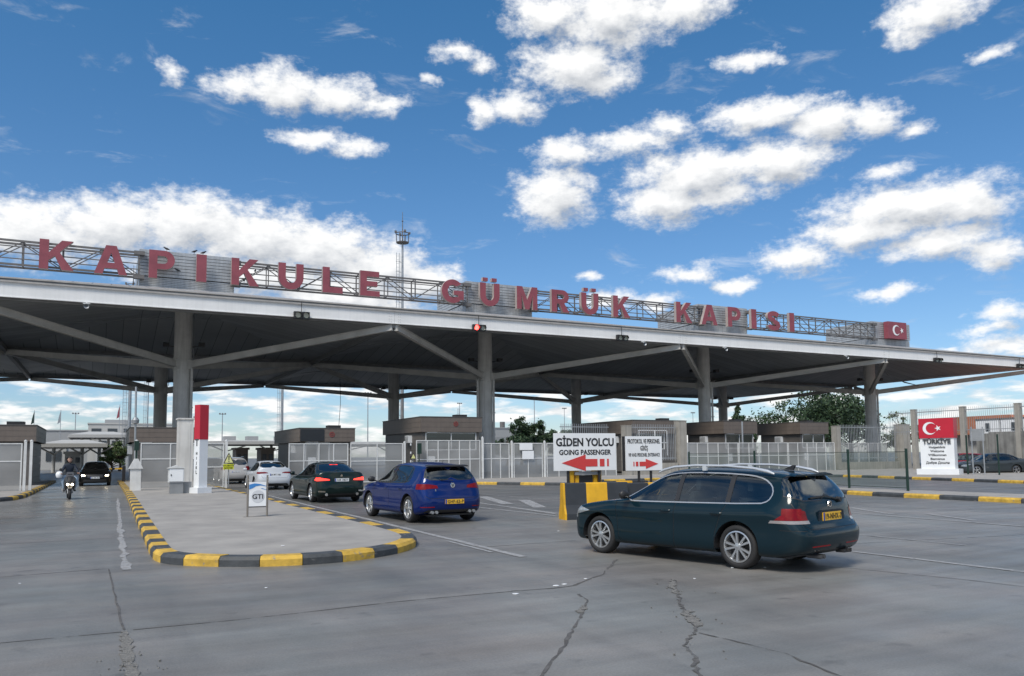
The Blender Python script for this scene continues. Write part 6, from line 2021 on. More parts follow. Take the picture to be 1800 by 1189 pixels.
SV = paint('champagne_paint', (0.40, 0.39, 0.38), .4)
suv = dict(hat); suv.update(W=1.85, wb=2.68, r=.35, yF=2.2, yR=-2.25, paint=SV, nu=4,
    plan=[(y*1.03, w+.03) for y, w in hat['plan']], top=[(y*1.04, z*1.14) for y, z in hat['top']], belt=[(y, z*1.12) for y, z in hat['belt']],
    front=[(y+.07, z*1.14) for y, z in hat['front']], rear=[(y-.11, z*1.14) for y, z in hat['rear']], rings=[y*1.04 for y in hat['rings']],
    glass=[(y*1.04, z*1.13) for y, z in hat['glass']], screen=[(x, z*1.14) for x, z in hat['screen']], rscreen=[(x, z*1.14) for x, z in hat['rscreen']],
    tail_side=[[(-1.85, .86), (-2.5, .86), (-2.5, 1.10), (-1.95, 1.10)]], tail_rear=[[(.52, .88), (1, .88), (1, 1.10), (.62, 1.10)]], gaps=[], rgaps=[], mirror=(.8, 1.08), wr=.60, hz=.95)
for lab, loc in (('champagne grey SUV ahead of the silver saloon, behind the warning sign', (7.45, 54.4, 0)), ('dark SUV farthest ahead in the outgoing queue under the far roof', (7.7, 67.5, 0))):
    s2 = dict(suv)
    if loc[1] > 60: s2['paint'] = paint('dark_suv_paint', (.03, .03, .035))
    vt, vcb = car('suv_car', lab, loc, 0, s2)
    h, _ = vcb.surf((0, -3.2, .80), (0, 1, 0)); plate(vt, '34 DK 52', 0, h.y-.02, .74, m=M_PLW)
    for sg in (1, -1):
        rl = MB(); rl.tube([(sg*.6, .1, 1.60), (sg*.6, -.1, 1.68), (sg*.6, -1.2, 1.68), (sg*.6, -1.5, 1.60)], .02, 6); make('roof_rail', rl, M_CHROME, vt, smooth=50)

# parked cars at the right
GR = paint('parked_grey_paint', (0.045, 0.055, 0.062), .5)
pt_, pcb = car('parked_car', 'dark grey parked saloon side on behind the green posts at the right', (53.3, 33.6, 0), R(66), saloon(W=1.80, wb=2.70, L=(2.25, -2.33), paint_=GR, H=1.46, r=.325))
WHP = paint('parked_white_paint', (0.62, 0.64, 0.66), .1)
car('parked_car', 'white parked car at the right edge, only its nose in view', (54.5, 29.5, 0), R(75), saloon(W=1.80, wb=2.62, L=(2.13, -2.2), paint_=WHP, H=1.46, r=.32))
RDP = paint('parked_red_paint', (0.22, 0.012, 0.02), .3)
h3 = dict(hat); h3['paint'] = RDP; h3['nu'] = 4
car('parked_car', 'red parked hatchback half hidden behind the welcome sign', (56.8, 38.0, 0), R(62), h3)
h3 = dict(hat); h3['paint'] = GR; h3['nu'] = 4
car('parked_car', 'bluish grey parked car behind the dark grey saloon near the right edge', (57.0, 32.2, 0), R(66), h3)

# ================================================================== SCOOTER AND RIDER
def skin_body(name, joints, edges, parent, m, sub=2, root=0):
    """one continuous figure grown on a skeleton of joints ((x,y,z), rx, ry)"""
    me = bpy.data.meshes.new(name)
    me.from_pydata([j_[0] for j_ in joints], edges, [])
    o = bpy.data.objects.new(name, me)
    COL.objects.link(o)
    md = o.modifiers.new('skin', 'SKIN')
    if not me.skin_vertices: bpy.context.view_layer.objects.active = o
    for i, j_ in enumerate(joints):
        v = me.skin_vertices[0].data[i]
        v.radius = (j_[1], j_[2] if len(j_) > 2 else j_[1])
        v.use_root = (i == root)
    ms = o.modifiers.new('sub', 'SUBSURF'); ms.levels = sub; ms.render_levels = sub
    dg = bpy.context.evaluated_depsgraph_get(); dg.update()
    me2 = bpy.data.meshes.new_from_object(o.evaluated_get(dg))
    bpy.data.objects.remove(o)
    me2.materials.clear(); me2.materials.append(m)
    me2.shade_smooth()
    me2.name = name
    o2 = bpy.data.objects.new(name, me2)
    return link(o2, parent)


M_SKIN = mat('skin', (.42, .25, .19), .55)
M_HAIR = mat('dark_hair', (.02, .016, .013), .7)
M_SHIRT = mat('navy_jacket', (.010, .018, .034), .75, var=.2)
M_SLEEVE = mat('green_vest', (.010, .035, .032), .75, var=.2)
M_JEAN = mat('light_jeans', (.27, .36, .46), .8, var=.15, vscale=12)
M_SHOE = mat('shoes', (.03, .03, .035), .6)
SCX, SCY, SRZ = -1.16, 37.75, R(180+4)
sc = thing('motor_scooter', 'black and silver scooter with its headlights lit coming through the left lane', 'scooter', (SCX, SCY, 0), SRZ)
# local: +y forward
b = MB()
for y in (.64, -.62):
    pass
for y, nm in ((.64, 'wheel'), (-.62, 'wheel')):
    b = MB(); r = .235
    b.lathe([(.15, -.045), (.20, -.055), (r, -.02), (r, .02), (.20, .055), (.15, .045), (.15, -.045)], (0, 0, 0), axis='x', n=24)
    me = bpy.data.meshes.new('wheel'); me.from_pydata([(x, y+yy, z+r) for x, yy, z in b.v], [], b.f); finish(me, M_TYRE, 50)
    wo = link(bpy.data.objects.new('wheel', me), sc)
    b = MB(); b.lathe([(.15, -.03), (.05, -.035), (0, -.035)], (0, 0, 0), axis='x', n=16); b.lathe([(.15, .03), (.05, .035), (0, .035)], (0, 0, 0), axis='x', n=16)
    me = bpy.data.meshes.new('rim'); me.from_pydata([(x, y+yy, z+r) for x, yy, z in b.v], [], b.f); finish(me, M_RIMD, 50)
    link(bpy.data.objects.new('rim', me), wo)
b = MB()
def ring_loft(mb, secs, n=16, mi=0):
    """secs: (y, cx, z, halfw, halfh)"""
    vs, fs = [], []
    for (y, cz, hw_, hh_) in secs:
        for k in range(n):
            a = 2*pi*k/n
            ca, sa = cos(a), sin(a)
            vs.append((hw_*abs(ca)**.75*(1 if ca >= 0 else -1), y, cz+hh_*abs(sa)**.75*(1 if sa >= 0 else -1)))
    for i in range(len(secs)-1):
        for k in range(n): fs.append((i*n+k, (i+1)*n+k, (i+1)*n+(k+1) % n, i*n+(k+1) % n))
    fs.append(tuple(range(n))); fs.append(tuple(range((len(secs)-1)*n, len(secs)*n))[::-1])
    mb.add(vs, fs, mi)
ring_loft(b, [(-.98, .80, .03, .02), (-.85, .74, .12, .08), (-.5, .62, .16, .15), (-.15, .58, .15, .16), (.0, .45, .12, .16), (.1, .30, .12, .07), (.32, .28, .13, .06)])
make('rear_body', b, M_BLACK, sc, smooth=50)
b = MB(); ring_loft(b, [(-.80, .84, .08, .02), (-.5, .83, .14, .04), (-.1, .80, .13, .04), (.08, .77, .06, .03)]); make('seat', b, M_INT, sc, smooth=50)
b = MB(); ring_loft(b, [(.30, .62, .20, .32), (.40, .64, .21, .32), (.50, .66, .20, .28), (.60, .67, .15, .20), (.68, .66, .07, .08)])
make('front_shield', b, M_BLACK, sc, smooth=50)
b = MB()
for sg in (1, -1): b.prism([(sg*.02, .60), (sg*.05, .58), (sg*.22, .82), (sg*.17, .90), (sg*.12, .92)][::sg], .55, .69, fn=lambda x, y, z: (x, z-abs(x)*.35, y))
make('silver_panels', b, M_RIMD, sc, smooth=30)
b = MB()
for sg in (1, -1): b.lathe([(0, .70), (.035, .70), (.05, .66)], (sg*.075, 0, .60), axis='y', n=12)
make('headlight', b, M_LAMPON, sc)
b = MB(); ring_loft(b, [(.42, .40, .06, .05), (.55, .46, .085, .07), (.70, .47, .09, .05), (.85, .42, .07, .03)]); make('front_mudguard', b, M_BLACK, sc, smooth=50)
b = MB()
for sg in (1, -1): b.tube([(sg*.07, .64, .24), (sg*.07, .50, .60)], .022, 8)
b.tube([(0, .50, .6), (0, .36, .98)], .03, 8)
make('fork', b, M_GREY, sc)
b = MB(); b.tube([(-.36, .24, 1.03), (-.2, .33, 1.01), (0, .36, .99), (.2, .33, 1.01), (.36, .24, 1.03)], .017, 8); ring_loft(b, [(.26, .99, .10, .04), (.36, 1.0, .15, .06), (.46, .98, .09, .04)])
make('handlebar', b, M_BLACK, sc, smooth=50)
b = MB(); b.prism([(-.15, .92), (.15, .92), (.12, 1.10), (-.12, 1.10)], .48, .50, fn=lambda x, y, z: (x, z-(y-.92)*.6, y)); make('screen', b, M_RIMD, sc)
for sg in (1, -1):
    b = MB(); b.tube([(sg*.24, .32, 1.02), (sg*.30, .34, 1.18)], .008, 6); b.lathe([(0, .36), (.055, .355), (.06, .34), (0, .325)], (sg*.33, 0, 1.20), axis='y', n=14); make('mirror', b, M_BLACK, sc, smooth=50)
b = MB(); b.tube([(.17, -.1, .28), (.2, -.5, .30), (.2, -.85, .38)], [.03, .05, .05], 10); make('exhaust', b, M_GREY, sc, smooth=50)
b = MB(); b.box(-.10, .555, .36, .10, .565, .42); make('number_plate', b, M_PLW, sc)
b = MB(); b.lathe([(0, -.17), (.08, -.15), (.125, -.07), (.135, 0), (.12, .07), (.07, .13), (0, .14)], (.33, .22, .90), n=18); make('helmet', b, M_SWHITE, label=None) if False else None
hm = MB(); hm.lathe([(.10, -.10), (.125, -.05), (.135, .02), (.125, .08), (.08, .14), (0, .155)], (0, 0, 0), n=20); hm.box(-.1, .05, -.06, .1, .12, .03, 1)
ho = make('helmet', hm, [M_SWHITE, M_BLACK], smooth=50, label='white open helmet hanging from the right handlebar of the scooter', cat='helmet')
ho.location = (SCX-.36, SCY-.20, .88)

rd = thing('person', 'rider with dark hair, navy top and light blue jeans riding the scooter without a helmet', 'person', (SCX, SCY, 0), SRZ)
J = [((0, -.28, .90), .155, .12),      # 0 pelvis
     ((0, -.26, 1.06), .145, .11), ((0, -.22, 1.22), .165, .115), ((0, -.19, 1.34), .15, .10), ((0, -.17, 1.42), .06, .06), ((0, -.15, 1.47), .052, .055),   # 5 neck
     ((.17, -.19, 1.36), .07, .07), ((.26, -.08, 1.17), .052), ((.30, .10, 1.07), .042), ((.31, .20, 1.06), .034),    # 6-9 arm
     ((-.17, -.19, 1.36), .07, .07), ((-.26, -.08, 1.17), .052), ((-.30, .10, 1.07), .042), ((-.31, .20, 1.06), .034)]
skin_body('body', [((x, y, z), *r_) for (x, y, z), *r_ in J], [(0, 1), (1, 2), (2, 3), (3, 4), (4, 5), (3, 6), (6, 7), (7, 8), (8, 9), (3, 10), (10, 11), (11, 12), (12, 13)], rd, M_SHIRT)
for sg in (1, -1):
    J = [((sg*.06, -.30, .90), .10), ((sg*.12, -.18, .88), .098), ((sg*.22, .10, .82), .075), ((sg*.24, .17, .76), .066), ((sg*.22, .15, .60), .058), ((sg*.19, .12, .40), .045)]
    skin_body('trouser_leg', J, [(0, 1), (1, 2), (2, 3), (3, 4), (4, 5)], rd, M_JEAN)
    J = [((sg*.19, .08, .37), .05, .045), ((sg*.19, .14, .35), .05, .04), ((sg*.20, .28, .335), .045, .03)]
    skin_body('shoe', J, [(0, 1), (1, 2)], rd, M_SHOE)
    # hand round the grip: palm, four unequal bent fingers, thumb
    J = [((sg*.31, .20, 1.06), .028, .02), ((sg*.315, .245, 1.055), .036, .018)]
    E_ = [(0, 1)]
    for k in range(4):
        x = sg*(.285+.022*k); L_ = [.9, 1, .95, .75][k]
        i0 = len(J)
        J += [((x, .265, 1.055), .0095), ((x, .265+.035*L_, 1.045), .009), ((x, .265+.03*L_, 1.015), .0085), ((x, .265, 1.005), .008)]
        E_ += [(1, i0), (i0, i0+1), (i0+1, i0+2), (i0+2, i0+3)]
    i0 = len(J); J += [((sg*.275, .225, 1.045), .011), ((sg*.262, .255, 1.02), .010)]; E_ += [(0, i0), (i0, i0+1)]
    skin_body('hand', J, E_, rd, M_SKIN, 1)
# head with face
b = MB()
hd = bmesh.new(); bmesh.ops.create_uvsphere(hd, u_segments=28, v_segments=20, radius=1)
for v in hd.verts:
    x, y, z = v.co
    f_ = max(0, y)
    w_ = .078*(1-.22*max(0, -z)**1.5)
    nx, ny, nz = x*w_, y*.098, z*.125
    if f_ > .3:
        if abs(x) < .16 and -.25 < z < .15: ny += .020*(1-abs(x)/.16)*(1-max(0, (z+.12))/.27 if z > -.12 else 1-(-.12-z)/.13)      # nose
        if abs(abs(x)-.36) < .18 and abs(z-.06) < .12: ny -= .008                                # eye sockets
        if abs(x) < .35 and abs(z+.45) < .10: ny += .004
        if z < -.75: ny += .006
    v.co = (nx, ny-.12, nz+1.60)
bm_me = bpy.data.meshes.new('head'); hd.to_mesh(bm_me); hd.free(); bm_me.materials.append(M_SKIN); bm_me.shade_smooth()
hobj = link(bpy.data.objects.new('head', bm_me), rd)
b = MB()
for sg in (1, -1):
    b.lathe([(0, .008), (.010, .006), (.013, 0)], (0, 0, 0), axis='y', n=10)
    n_ = 30; b.v[-n_:] = [(x+sg*.030, y-.036, z+1.612) for x, y, z in b.v[-n_:]]
for sg in (1, -1): b.box(sg*.030-.016, -.034, 1.627, sg*.030+.016, -.026, 1.634)
b.box(-.022, -.031, 1.540, .022, -.025, 1.545)
eo = make('eyes_and_brows', b, M_HAIR, None); eo.parent = hobj
b = MB()
for sg in (1, -1): b.tube([(sg*.076, -.125, 1.575), (sg*.086, -.13, 1.60), (sg*.080, -.135, 1.625)], [.008, .014, .009], 8)
eo = make('ears', b, M_SKIN, None, smooth=60); eo.parent = hobj
hr = bmesh.new(); bmesh.ops.create_uvsphere(hr, u_segments=28, v_segments=20, radius=1)
bmesh.ops.delete(hr, geom=[v for v in hr.verts if (v.co.y > .35 and v.co.z < .34) or v.co.z < -.35 or (v.co.y > -.1 and v.co.z < .0)], context='VERTS')
for v in hr.verts:
    x, y, z = v.co; k = 1.07+random.uniform(-.012, .02)
    v.co = (x*.080*k, y*.102*k-.122, z*.128*k+1.603)
me = bpy.data.meshes.new('hair'); hr.to_mesh(me); hr.free(); me.materials.append(M_HAIR); me.shade_smooth()
link(bpy.data.objects.new('hair', me), rd)

# ================================================================== MASTS, POLES
def mast(label, x, y, H, r0=.28, r1=.14, cage=True, crown=True, spike=3.2, ladder_side=-1):
    t = thing('light_mast', label, 'mast', (x, y, 0), 0, 'tall steel masts beyond the canopy')
    b = MB(); b.tube([(x, y, 0), (x, y, H*.5), (x, y, H)], [r0, (r0+r1)/2, r1], 10); make('pole', b, M_GALV, t, smooth=50, world=True)
    if cage:
        b = MB(); lx = x+ladder_side*(r0+.42)
        for dx in (-.22, .22): b.bar((lx+dx, y, 1), (lx+dx, y, H-1.5), .05)
        z = 1.2
        while z < H-1.6:
            b.bar((lx-.22, y, z), (lx+.22, y, z), .03); z += .55
        z = 3
        while z < H-1.6:
            b.tube([(lx+.36*cos(a), y-.1+.36*sin(a), z) for a in np.linspace(-pi, 0, 7)], .025, 4)
            b.bar((lx+.2, y, z), (x, y, z), .04); z += 1.5
        for a in (-.8*pi, -.5*pi, -.2*pi): b.bar((lx+.36*cos(a), y-.1+.36*sin(a), 3), (lx+.36*cos(a), y-.1+.36*sin(a), H-1.7), .025)
        make('ladder', b, M_GALV, t, world=True)
    b = MB()
    if crown:
        b.lathe([(.25, H-.1), (.9, H), (.95, H+.12), (.25, H+.2)], (x, y, 0), n=16)
        b.lathe([(.98, H+1.35), (1.06, H+1.42), (.98, H+1.5)], (x, y, 0), n=16)
        for k in range(8):
            a = k*pi/4; b.bar((x+.92*cos(a), y+.92*sin(a), H+.1), (x+1.0*cos(a), y+1.0*sin(a), H+1.4), .07)
            if k % 2 == 0: b.box(x+1.05*cos(a)-.14, y+1.05*sin(a)-.14, H+1.45, x+1.05*cos(a)+.14, y+1.05*sin(a)+.14, H+1.75)
        b.tube([(x, y, H), (x, y, H+1.6), (x, y, H+spike+1.5)], [.12, .08, .03], 8)
        b.lathe([(.03, H+spike), (.16, H+spike+.1), (.03, H+spike+.2)], (x, y, 0), n=8)
        make('lamp_crown', b, M_TRUSS, t, smooth=40, world=True)
    else:
        b.box(x-.9, y-.15, H, x+.9, y+.15, H+.12)
        for dx in (-.7, 0, .7): b.box(x+dx-.2, y-.3, H+.12, x+dx+.2, y+.1, H+.4)
        make('lamp_bar', b, M_GREY, t, world=True)
    return t


mast('huge caged mast with a lamp ring rising above the roof between letters E and G', 38.5, 110, 32.9)
mast('tall caged mast seen under the canopy between the first column and the middle', 33.2, 170, 30, .32, .2)
mast('tall caged mast seen under the canopy just left of the first column', 3.7, 140, 28, .30, .18)
for (x, y, H, lab) in ((60.7, 200, 17.8, 'slim mast seen left of the second rear column'), (112.3, 260, 20, 'slim mast beyond the canopy right of the second column'), (109.6, 200, 17.9, 'slim floodlight mast above the middle trees'),
                       (155.4, 260, 19, 'slim mast left of the third rear column'), (-7.0, 260, 14.6, 'slim antenna mast over the far white buildings at the left'), (200.5, 240, 17, 'slim mast left of the third big column'),
                       (8.6, 190, 24, 'slim mast directly left of the first rear column'), (22.5, 230, 12.5, 'short mast above the far white roofs right of the first column'), (29.0, 230, 13.5, 'short mast over the far roofs left of the caged mast')):
    mast(lab, x, y, H, .16, .10, cage=H > 19, crown=False)
for (x, y, H, lab) in ((110, 60, 6.5, 'small street lamp over the orange building at the right'), (104, 45, 6.9, 'small lamp post right of the flag sign beyond the wall')):
    t = thing('street_lamp', lab, 'street lamp', (x, y, 0))
    b = MB(); b.tube([(x, y, 0), (x, y, H)], .09, 8); make('pole', b, M_GALV, t, world=True)
    b = MB(); b.box(x-.7, y-.7, H, x+.7, y+.7, H+.12); make('lamp_head', b, M_GREY, t, world=True)
# cable hanging from the ceiling
b = MB(); b.tube([(24.8, 93, 11.0), (24.9, 93, 8), (24.7, 93, 5), (25.0, 93, 3.2)], .03, 5); make('hanging_cable', b, M_BLACK, label='thin black cable hanging from the canopy ceiling above the booths', cat='cable')

# ================================================================== FAR BUILDINGS
M_FARW = mat('far_white_wall', (.42, .42, .41), .8, var=.08, vscale=.1)
M_FARG = mat('far_grey_wall', (.30, .31, .32), .7, var=.08, vscale=.1)
M_FGL = mat('far_dark_glass', (.05, .06, .07), .25)
def block(name, label, x0, x1, y0, y1, H, m, rows=(), roofm=None, cols=0, cat='building', wy=1.6):
    t = thing(name, label, cat, ((x0+x1)/2, y0, 0))
    b = MB(); b.box(x0, y0, 0, x1, y1, H); b.box(x0-.2, y0-.2, H, x1+.2, y1+.2, H+.35); make('wall', b, m, t, world=True)
    for z in rows:
        n = cols or int((x1-x0)/3)
        for k in range(n):
            xa = x0+(x1-x0)*(k+.2)/n; xb = x0+(x1-x0)*(k+.8)/n
            w = MB(); w.box(xa, y0-.12, z, xb, y0-.01, z+wy); make('window', w, M_FGL, t, world=True)
    return t
block('warehouse', 'long low pale grey hall far away at the left', -24, 3.0, 255, 300, 9.6, M_FARG)
bt2 = block('office_building', 'white office building with a dark window row far down the left lane', -3.5, 20, 245, 280, 11.2, M_FARW, rows=(8.4,), cols=6)
block('office_building', 'lower white wing in front of the far office building', -1.5, 20, 232, 244, 8.2, M_FARW, rows=(4.8,), cols=7)
b = MB(); b.box(.5, 258, 11.6, 8, 270, 13.0); make('roof_block', b, M_FARG, bt2, world=True)
block('pale_shed', 'pale grey far building with two roof vents behind the middle trees', 114, 134, 250, 280, 11.0, M_FARG)
b = MB(); b.tube([(121.2, 252, 11.3), (121.2, 252, 13.4)], .9, 12); make('roof_vent', b, M_TRUSS, label='left one of two dark roof vents on the far pale building', cat='roof vent', group='roof vents')
b = MB(); b.tube([(125.2, 252, 11.3), (125.2, 252, 13.4)], .9, 12); make('roof_vent', b, M_TRUSS, label='right one of two dark roof vents on the far pale building', cat='roof vent', group='roof vents')
block('low_building', 'low white building with openings beyond the left lane roof', -16, -5.2, 150, 160, 3.8, M_FARW, rows=(1.4,), cols=3)
block('kiosk', 'tiny pale kiosk with dark windows beyond the far small canopy', -4.6, -2.4, 128, 131, 2.4, M_FARW, rows=(1.2,), cols=2, wy=.7)
# small customs canopy at the end of the left lane
def small_canopy(label, cx, y, w, d, z, peak):
    t = thing('far_canopy', label, 'canopy', (cx, y, 0), 0, 'low white roofs beyond the crossing')
    b = MB()
    x0, x1, y0, y1 = cx-w/2, cx+w/2, y, y+d
    b.box(x0, y0, z, x1, y0+.2, z+.45); b.box(x0, y1-.2, z, x1, y1, z+.45); b.box(x0, y0+.2, z, x0+.2, y1-.2, z+.45); b.box(x1-.2, y0+.2, z, x1, y1-.2, z+.45)
    make('fascia', b, M_FARW, t, world=True)
    b = MB(); c = (cx, (y0+y1)/2)
    E = [(x0, y0), (x1, y0), (x1, y1), (x0, y1)]; I = [(c[0]-w*.2, c[1]-1), (c[0]+w*.2, c[1]-1), (c[0]+w*.2, c[1]+1), (c[0]-w*.2, c[1]+1)]
    b.add([(*e, z+.46) for e in E]+[(*i_, z+peak) for i_ in I], [(0, 1, 5, 4), (1, 2, 6, 5), (2, 3, 7, 6), (3, 0, 4, 7), (4, 5, 6, 7)])
    b.add([(*e, z+.1) for e in E]+[(*i_, z+peak*.5) for i_ in I], [(4, 5, 1, 0), (5, 6, 2, 1), (6, 7, 3, 2), (7, 4, 0, 3), (7, 6, 5, 4)], 1)
    make('roof', b, [M_FARW, M_BEAM], t, world=True)
    for xx in (cx-w*.3, cx+w*.12, cx+w*.38):
        b = MB(); b.tube([(xx, y+d*.3, 0), (xx, y+d*.3, z+.2)], .22, 10); make('column', b, M_FARW, t, world=True)
        for ex in (-1, 1):
            b = MB(); b.bar((xx, y+d*.3, z*.72), (xx+ex*w*.2, y+.3, z+.1), .15); make('strut', b, M_FARW, t, world=True)
    return t
small_canopy('low white hipped canopy at the end of the left lane', -3.2, 113, 7.6, 16, 3.15, 1.05)
small_canopy('second pale roof just behind the small canopy of the left lane', -.2, 140, 9.0, 14, 5.0, 1.1)
small_canopy('long flat white roof at the end of the outgoing lane beyond the queue', 22.5, 128, 17, 20, 3.7, .8)
small_canopy('long white roof over the inspection hall farther right beyond the booths', 44, 135, 20, 20, 3.6, .8)
block('inspection_booth', 'dark booth under the far white roof behind the queue', 18.8, 20.6, 132, 136, 2.9, M_BROWN, rows=(1.3,), cols=2, wy=.9)
block('inspection_booth', 'second dark booth under the far white roof, right of the queue', 22.6, 24.6, 132, 136, 2.9, M_BROWN, rows=(1.3,), cols=2, wy=.9)
for k, x in enumerate((17.5, 21.0, 25.6)):
    b = MB(); b.box(x, 136, 4.35, x+1.8, 138, 5.15); make('roof_unit', b, M_FARG, label='grey roof unit on the far white roof, number %s from the left' % ('one', 'two', 'three')[k], cat='roof unit', group='roof units on the far white roof')
# flags on far roofs
for (x, y, z, m, lab) in ((-16.5, 250, 10, M_GREEN, 'dark furled flag on a pole at the far left'), (-10.3, 250, 10.2, M_GALV, 'pale furled flag on a pole over the left booth roof'), (4.0, 243, 11.5, M_RED, 'red furled flag on the roof of the far office building')):
    t = thing('flag', lab, 'flag', (x, y, 0))
    b = MB(); b.tube([(x, y, 0), (x, y, z+5)], .08, 6); make('flagpole', b, M_GALV, t, world=True)
    b = MB(); b.prism([(x, z+1.6), (x-.75, z+1.1), (x-.45, z+3.0), (x-.15, z+4.3), (x, z+4.6)][::-1], y-.06, y+.06, fn=lambda a, b_, c: (a, c, b_)); make('cloth', b, m, t, world=True)
# orange brick building and white cabins beyond the parking wall
M_ORG = mat('orange_brick', (.42, .17, .10), .8, var=.15, vscale=.6)
t = thing('brick_building', 'long orange roofed building beyond the parking wall at the right', 'building', (120, 60, 0))
b = MB(); b.box(86, 50, 0, 130, 62, 3.4); make('wall', b, M_FARW, t, world=True)
b = MB(); b.prism([(49, 3.4), (63, 3.4), (61, 5.4), (51, 5.4)], 85, 131, fn=lambda a, b_, c: (c, a, b_)); make('roof', b, M_ORG, t, world=True)
for k, (x, y) in enumerate(((77, 44.8), (77, 47.3))):
    t = thing('cabin', ['white container cabin standing above the stained wall near the right edge', 'second white container cabin, left of the other above the wall'][k], 'cabin', (x, y, 0))
    b = MB(); b.box(x, y, 0, x+5, y+2.3, 3.3); make('base', b, M_WALLD, t, world=True)
    b = MB(); b.box(x, y+.02, 3.31, x+5, y+2.28, 4.6); b.box(x-.05, y-.02, 4.6, x+5.05, y+2.32, 4.75, 1); make('body', b, [M_SWHITE, M_TRUSS], t, world=True)
    b = MB(); b.box(x-.03, y+.9, 3.5, x-.002, y+1.3, 4.3); make('door', b, M_FGL, t, world=True)
fence('fence', 'pale mesh fence behind the pointed bar railing under the tree', 'fence', [(56.0, 59.6, 2, None), (59.66, 63.4, 2, None)], 49.2)
# dark tall wire fence between lanes behind the middle trees
t = thing('wire_fence', 'dark wire fence in front of the middle trees', 'fence', (36, 70, 0))
b = MB(); b.add([(33.5, 70, 0), (46, 70, 0), (46, 70, 3.4), (33.5, 70, 3.4)], [(0, 1, 2, 3)]); make('wire_mesh', b, M_MESHG, t, world=True)
for x in np.linspace(33.5, 46, 6):
    b = MB(); b.tube([(x, 70, 0), (x, 70, 3.5)], .05, 6); make('post', b, M_GREEN, t, world=True)

# ================================================================== TREES
M_BARK = mat('bark', (.08, .06, .045), .9, var=.3, vscale=6)
def leafmat(name, a, b_):
    m = bpy.data.materials.new(name); m.use_nodes = True
    nt = m.node_tree; N, L = nt.nodes, nt.links
    bs = N['Principled BSDF']; bs.inputs['Roughness'].default_value = .6
    oi = N.new('ShaderNodeNewGeometry')
    rp = N.new('ShaderNodeValToRGB'); L.new(oi.outputs['Random Per Island'], rp.inputs[0])
    rp.color_ramp.elements[0].color = (*a, 1); rp.color_ramp.elements[1].color = (*b_, 1)
    L.new(rp.outputs[0], bs.inputs['Base Color'])
    return m
LF1 = leafmat('leaf_dark', (.015, .038, .020), (.060, .105, .042))
LF2 = leafmat('leaf_mid', (.05, .085, .03), (.13, .18, .06))


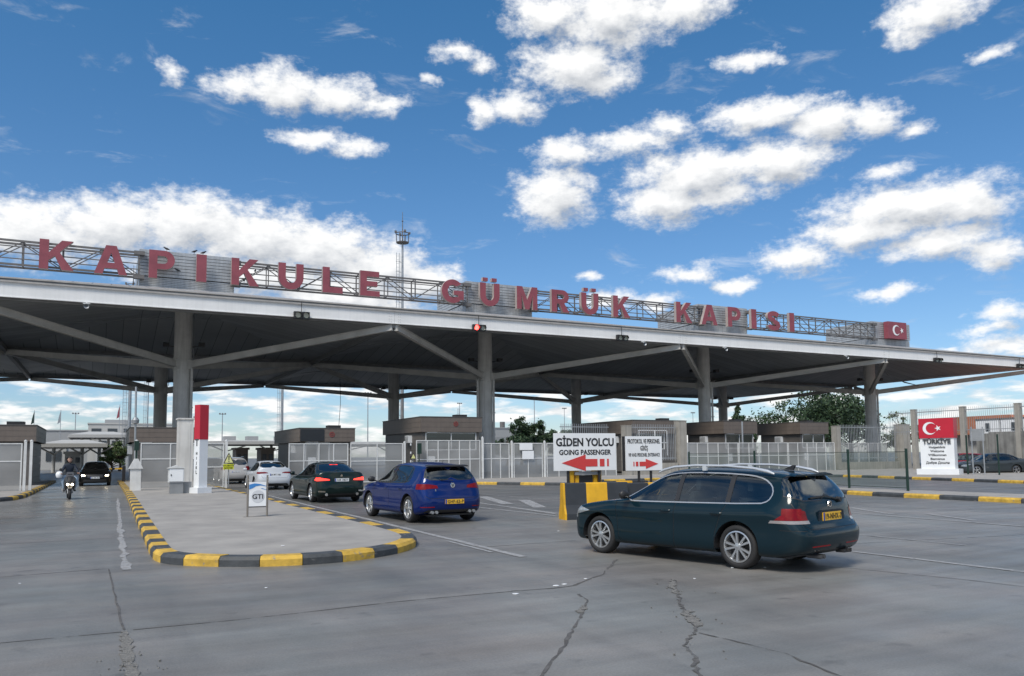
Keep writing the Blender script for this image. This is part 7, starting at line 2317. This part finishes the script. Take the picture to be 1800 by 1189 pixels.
def tree(label, x, y, H, W, trunk_h, seed, m, clumps=60, leaves=70, ls=.22, shape='round', group='trees beyond the fences'):
    rs = np.random.default_rng(seed)
    t = thing('tree', label, 'tree', (x, y, 0), 0, group)
    b = MB()
    b.tube([(x, y, 0), (x+.1, y, trunk_h*.6), (x, y, H*.55), (x+.05, y, H*.85)], [W*.035+.05, W*.028+.04, W*.015+.03, .03], 8)
    centers = []
    lobes = []
    for k in range(9):
        a = rs.uniform(0, 2*pi); q = rs.uniform(.15, .78)
        lobes.append((np.array([cos(a)*q*W/2, sin(a)*q*W/2, lerp(trunk_h+.1*(H-trunk_h), H, rs.uniform(.18, .86)*(1.12-.5*q))]), W*rs.uniform(.13, .23)))
    for k in range(clumps):
        if shape == 'cone':
            h = rs.uniform(.12, 1); rad = W/2*(1-h)**.8*rs.uniform(.4, 1.05); a = rs.uniform(0, 2*pi)
            c = np.array([rad*cos(a), rad*sin(a), trunk_h*.6+(H-trunk_h*.6)*h*.97]); cr = W*.10*(1.25-h)
        else:
            lc, lr = lobes[k % 9]
            d = rs.normal(size=3); d /= np.linalg.norm(d)
            c = lc+d*lr*rs.uniform(.5, 1.15)*np.array([1.15, 1.15, .8]); c[2] = max(trunk_h*.7, min(c[2], H)); cr = W*rs.uniform(.035, .085)
        centers.append((c, cr))
    for c, cr in centers[::max(1, clumps//22)]:
        z0 = max(trunk_h*.7, c[2]*.55)
        b.tube([(x, y, z0), (x+c[0]*.5, y+c[1]*.5, lerp(z0, c[2], .6)), (x+c[0], y+c[1], c[2])], [.07+W*.006, .05, .02], 5)
    make('trunk', b, M_BARK, t, smooth=50, world=True)
    n = clumps*leaves
    C = np.repeat(np.array([c for c, _ in centers]), leaves, 0); CR = np.repeat(np.array([r_ for _, r_ in centers]), leaves)
    P = C+rs.normal(size=(n, 3))*CR[:, None]*.62*np.array([1, 1, .75])
    U = rs.normal(size=(n, 3)); U /= np.linalg.norm(U, axis=1)[:, None]
    V = np.cross(U, rs.normal(size=(n, 3))); V /= np.linalg.norm(V, axis=1)[:, None]
    s = ls*rs.uniform(.6, 1.3, n)[:, None]
    Q = np.stack([P-U*s*.5, P+V*s*.28, P+U*s*.5, P-V*s*.28], 1).reshape(-1, 3)
    me = bpy.data.meshes.new('crown')
    me.vertices.add(len(Q)); me.vertices.foreach_set('co', Q.ravel())
    me.loops.add(len(Q)); me.loops.foreach_set('vertex_index', np.arange(len(Q)))
    me.polygons.add(n); me.polygons.foreach_set('loop_start', np.arange(0, 4*n, 4)); me.polygons.foreach_set('loop_total', np.full(n, 4))
    me.materials.append(m); me.update(); me.validate()
    link(bpy.data.objects.new('crown', me), t)
    return t


tree('big dark leafy tree behind the fourth column at the right', 130, 116, 15.8, 25, 2.4, 11, LF1, 260, 70, .62)
tree('dark leafy tree standing right of the fourth column behind the railing', 139.5, 117, 12.5, 14, 2.4, 12, LF1, 55, 60, .6)
tree('small pointed fir between the third column and the booths', 107, 115, 11.0, 6.5, 1.4, 13, LF1, 70, 70, .40, 'cone')
tree('thin small tree right of the pointed fir', 111, 115, 8.9, 5.0, 2.0, 14, LF1, 26, 45, .4)
tree('tallest leafy tree at the centre of the group behind the GİDEN YOLCU sign', 68.6, 122, 9.0, 6.5, 1.2, 15, LF1, 80, 80, .42)
tree('broad green tree left in the group behind the gates', 64.2, 122, 7.9, 7.5, 1.0, 16, LF1, 70, 90, .42)
tree('broad green tree right in the group behind the gates', 72.5, 122, 7.7, 7.5, 1.0, 17, LF1, 70, 90, .42)
tree('low dark bush left of the tree group beside the second column', 60.0, 119, 5.6, 7.5, .6, 18, LF1, 60, 80, .4)
tree('small fir right of the tree group beside the rear column', 76.5, 123, 7.2, 4.2, .9, 19, LF1, 50, 60, .36, 'cone')
tree('olive green tree left of the first booth beyond the black car', 2.2, 122, 4.9, 4.5, .9, 20, LF2, 60, 90, .28)
tree('olive green shrub under the taller tree beyond the black car', 1.1, 116, 3.2, 3.0, .4, 21, LF2, 36, 70, .25)
for k, (x, y, H, W_) in enumerate(((104, 70, 5.2, 7), (117, 66, 5.0, 4), (126, 62, 5.6, 5))):
    tree(['low tree tops above the orange roof, leftmost', 'small palm like tree over the orange roof', 'bushy tree top above the orange roof near the right'][k], x, y+8, H+2.2, W_, 1.5, 30+k, LF2, 40, 60, .35)
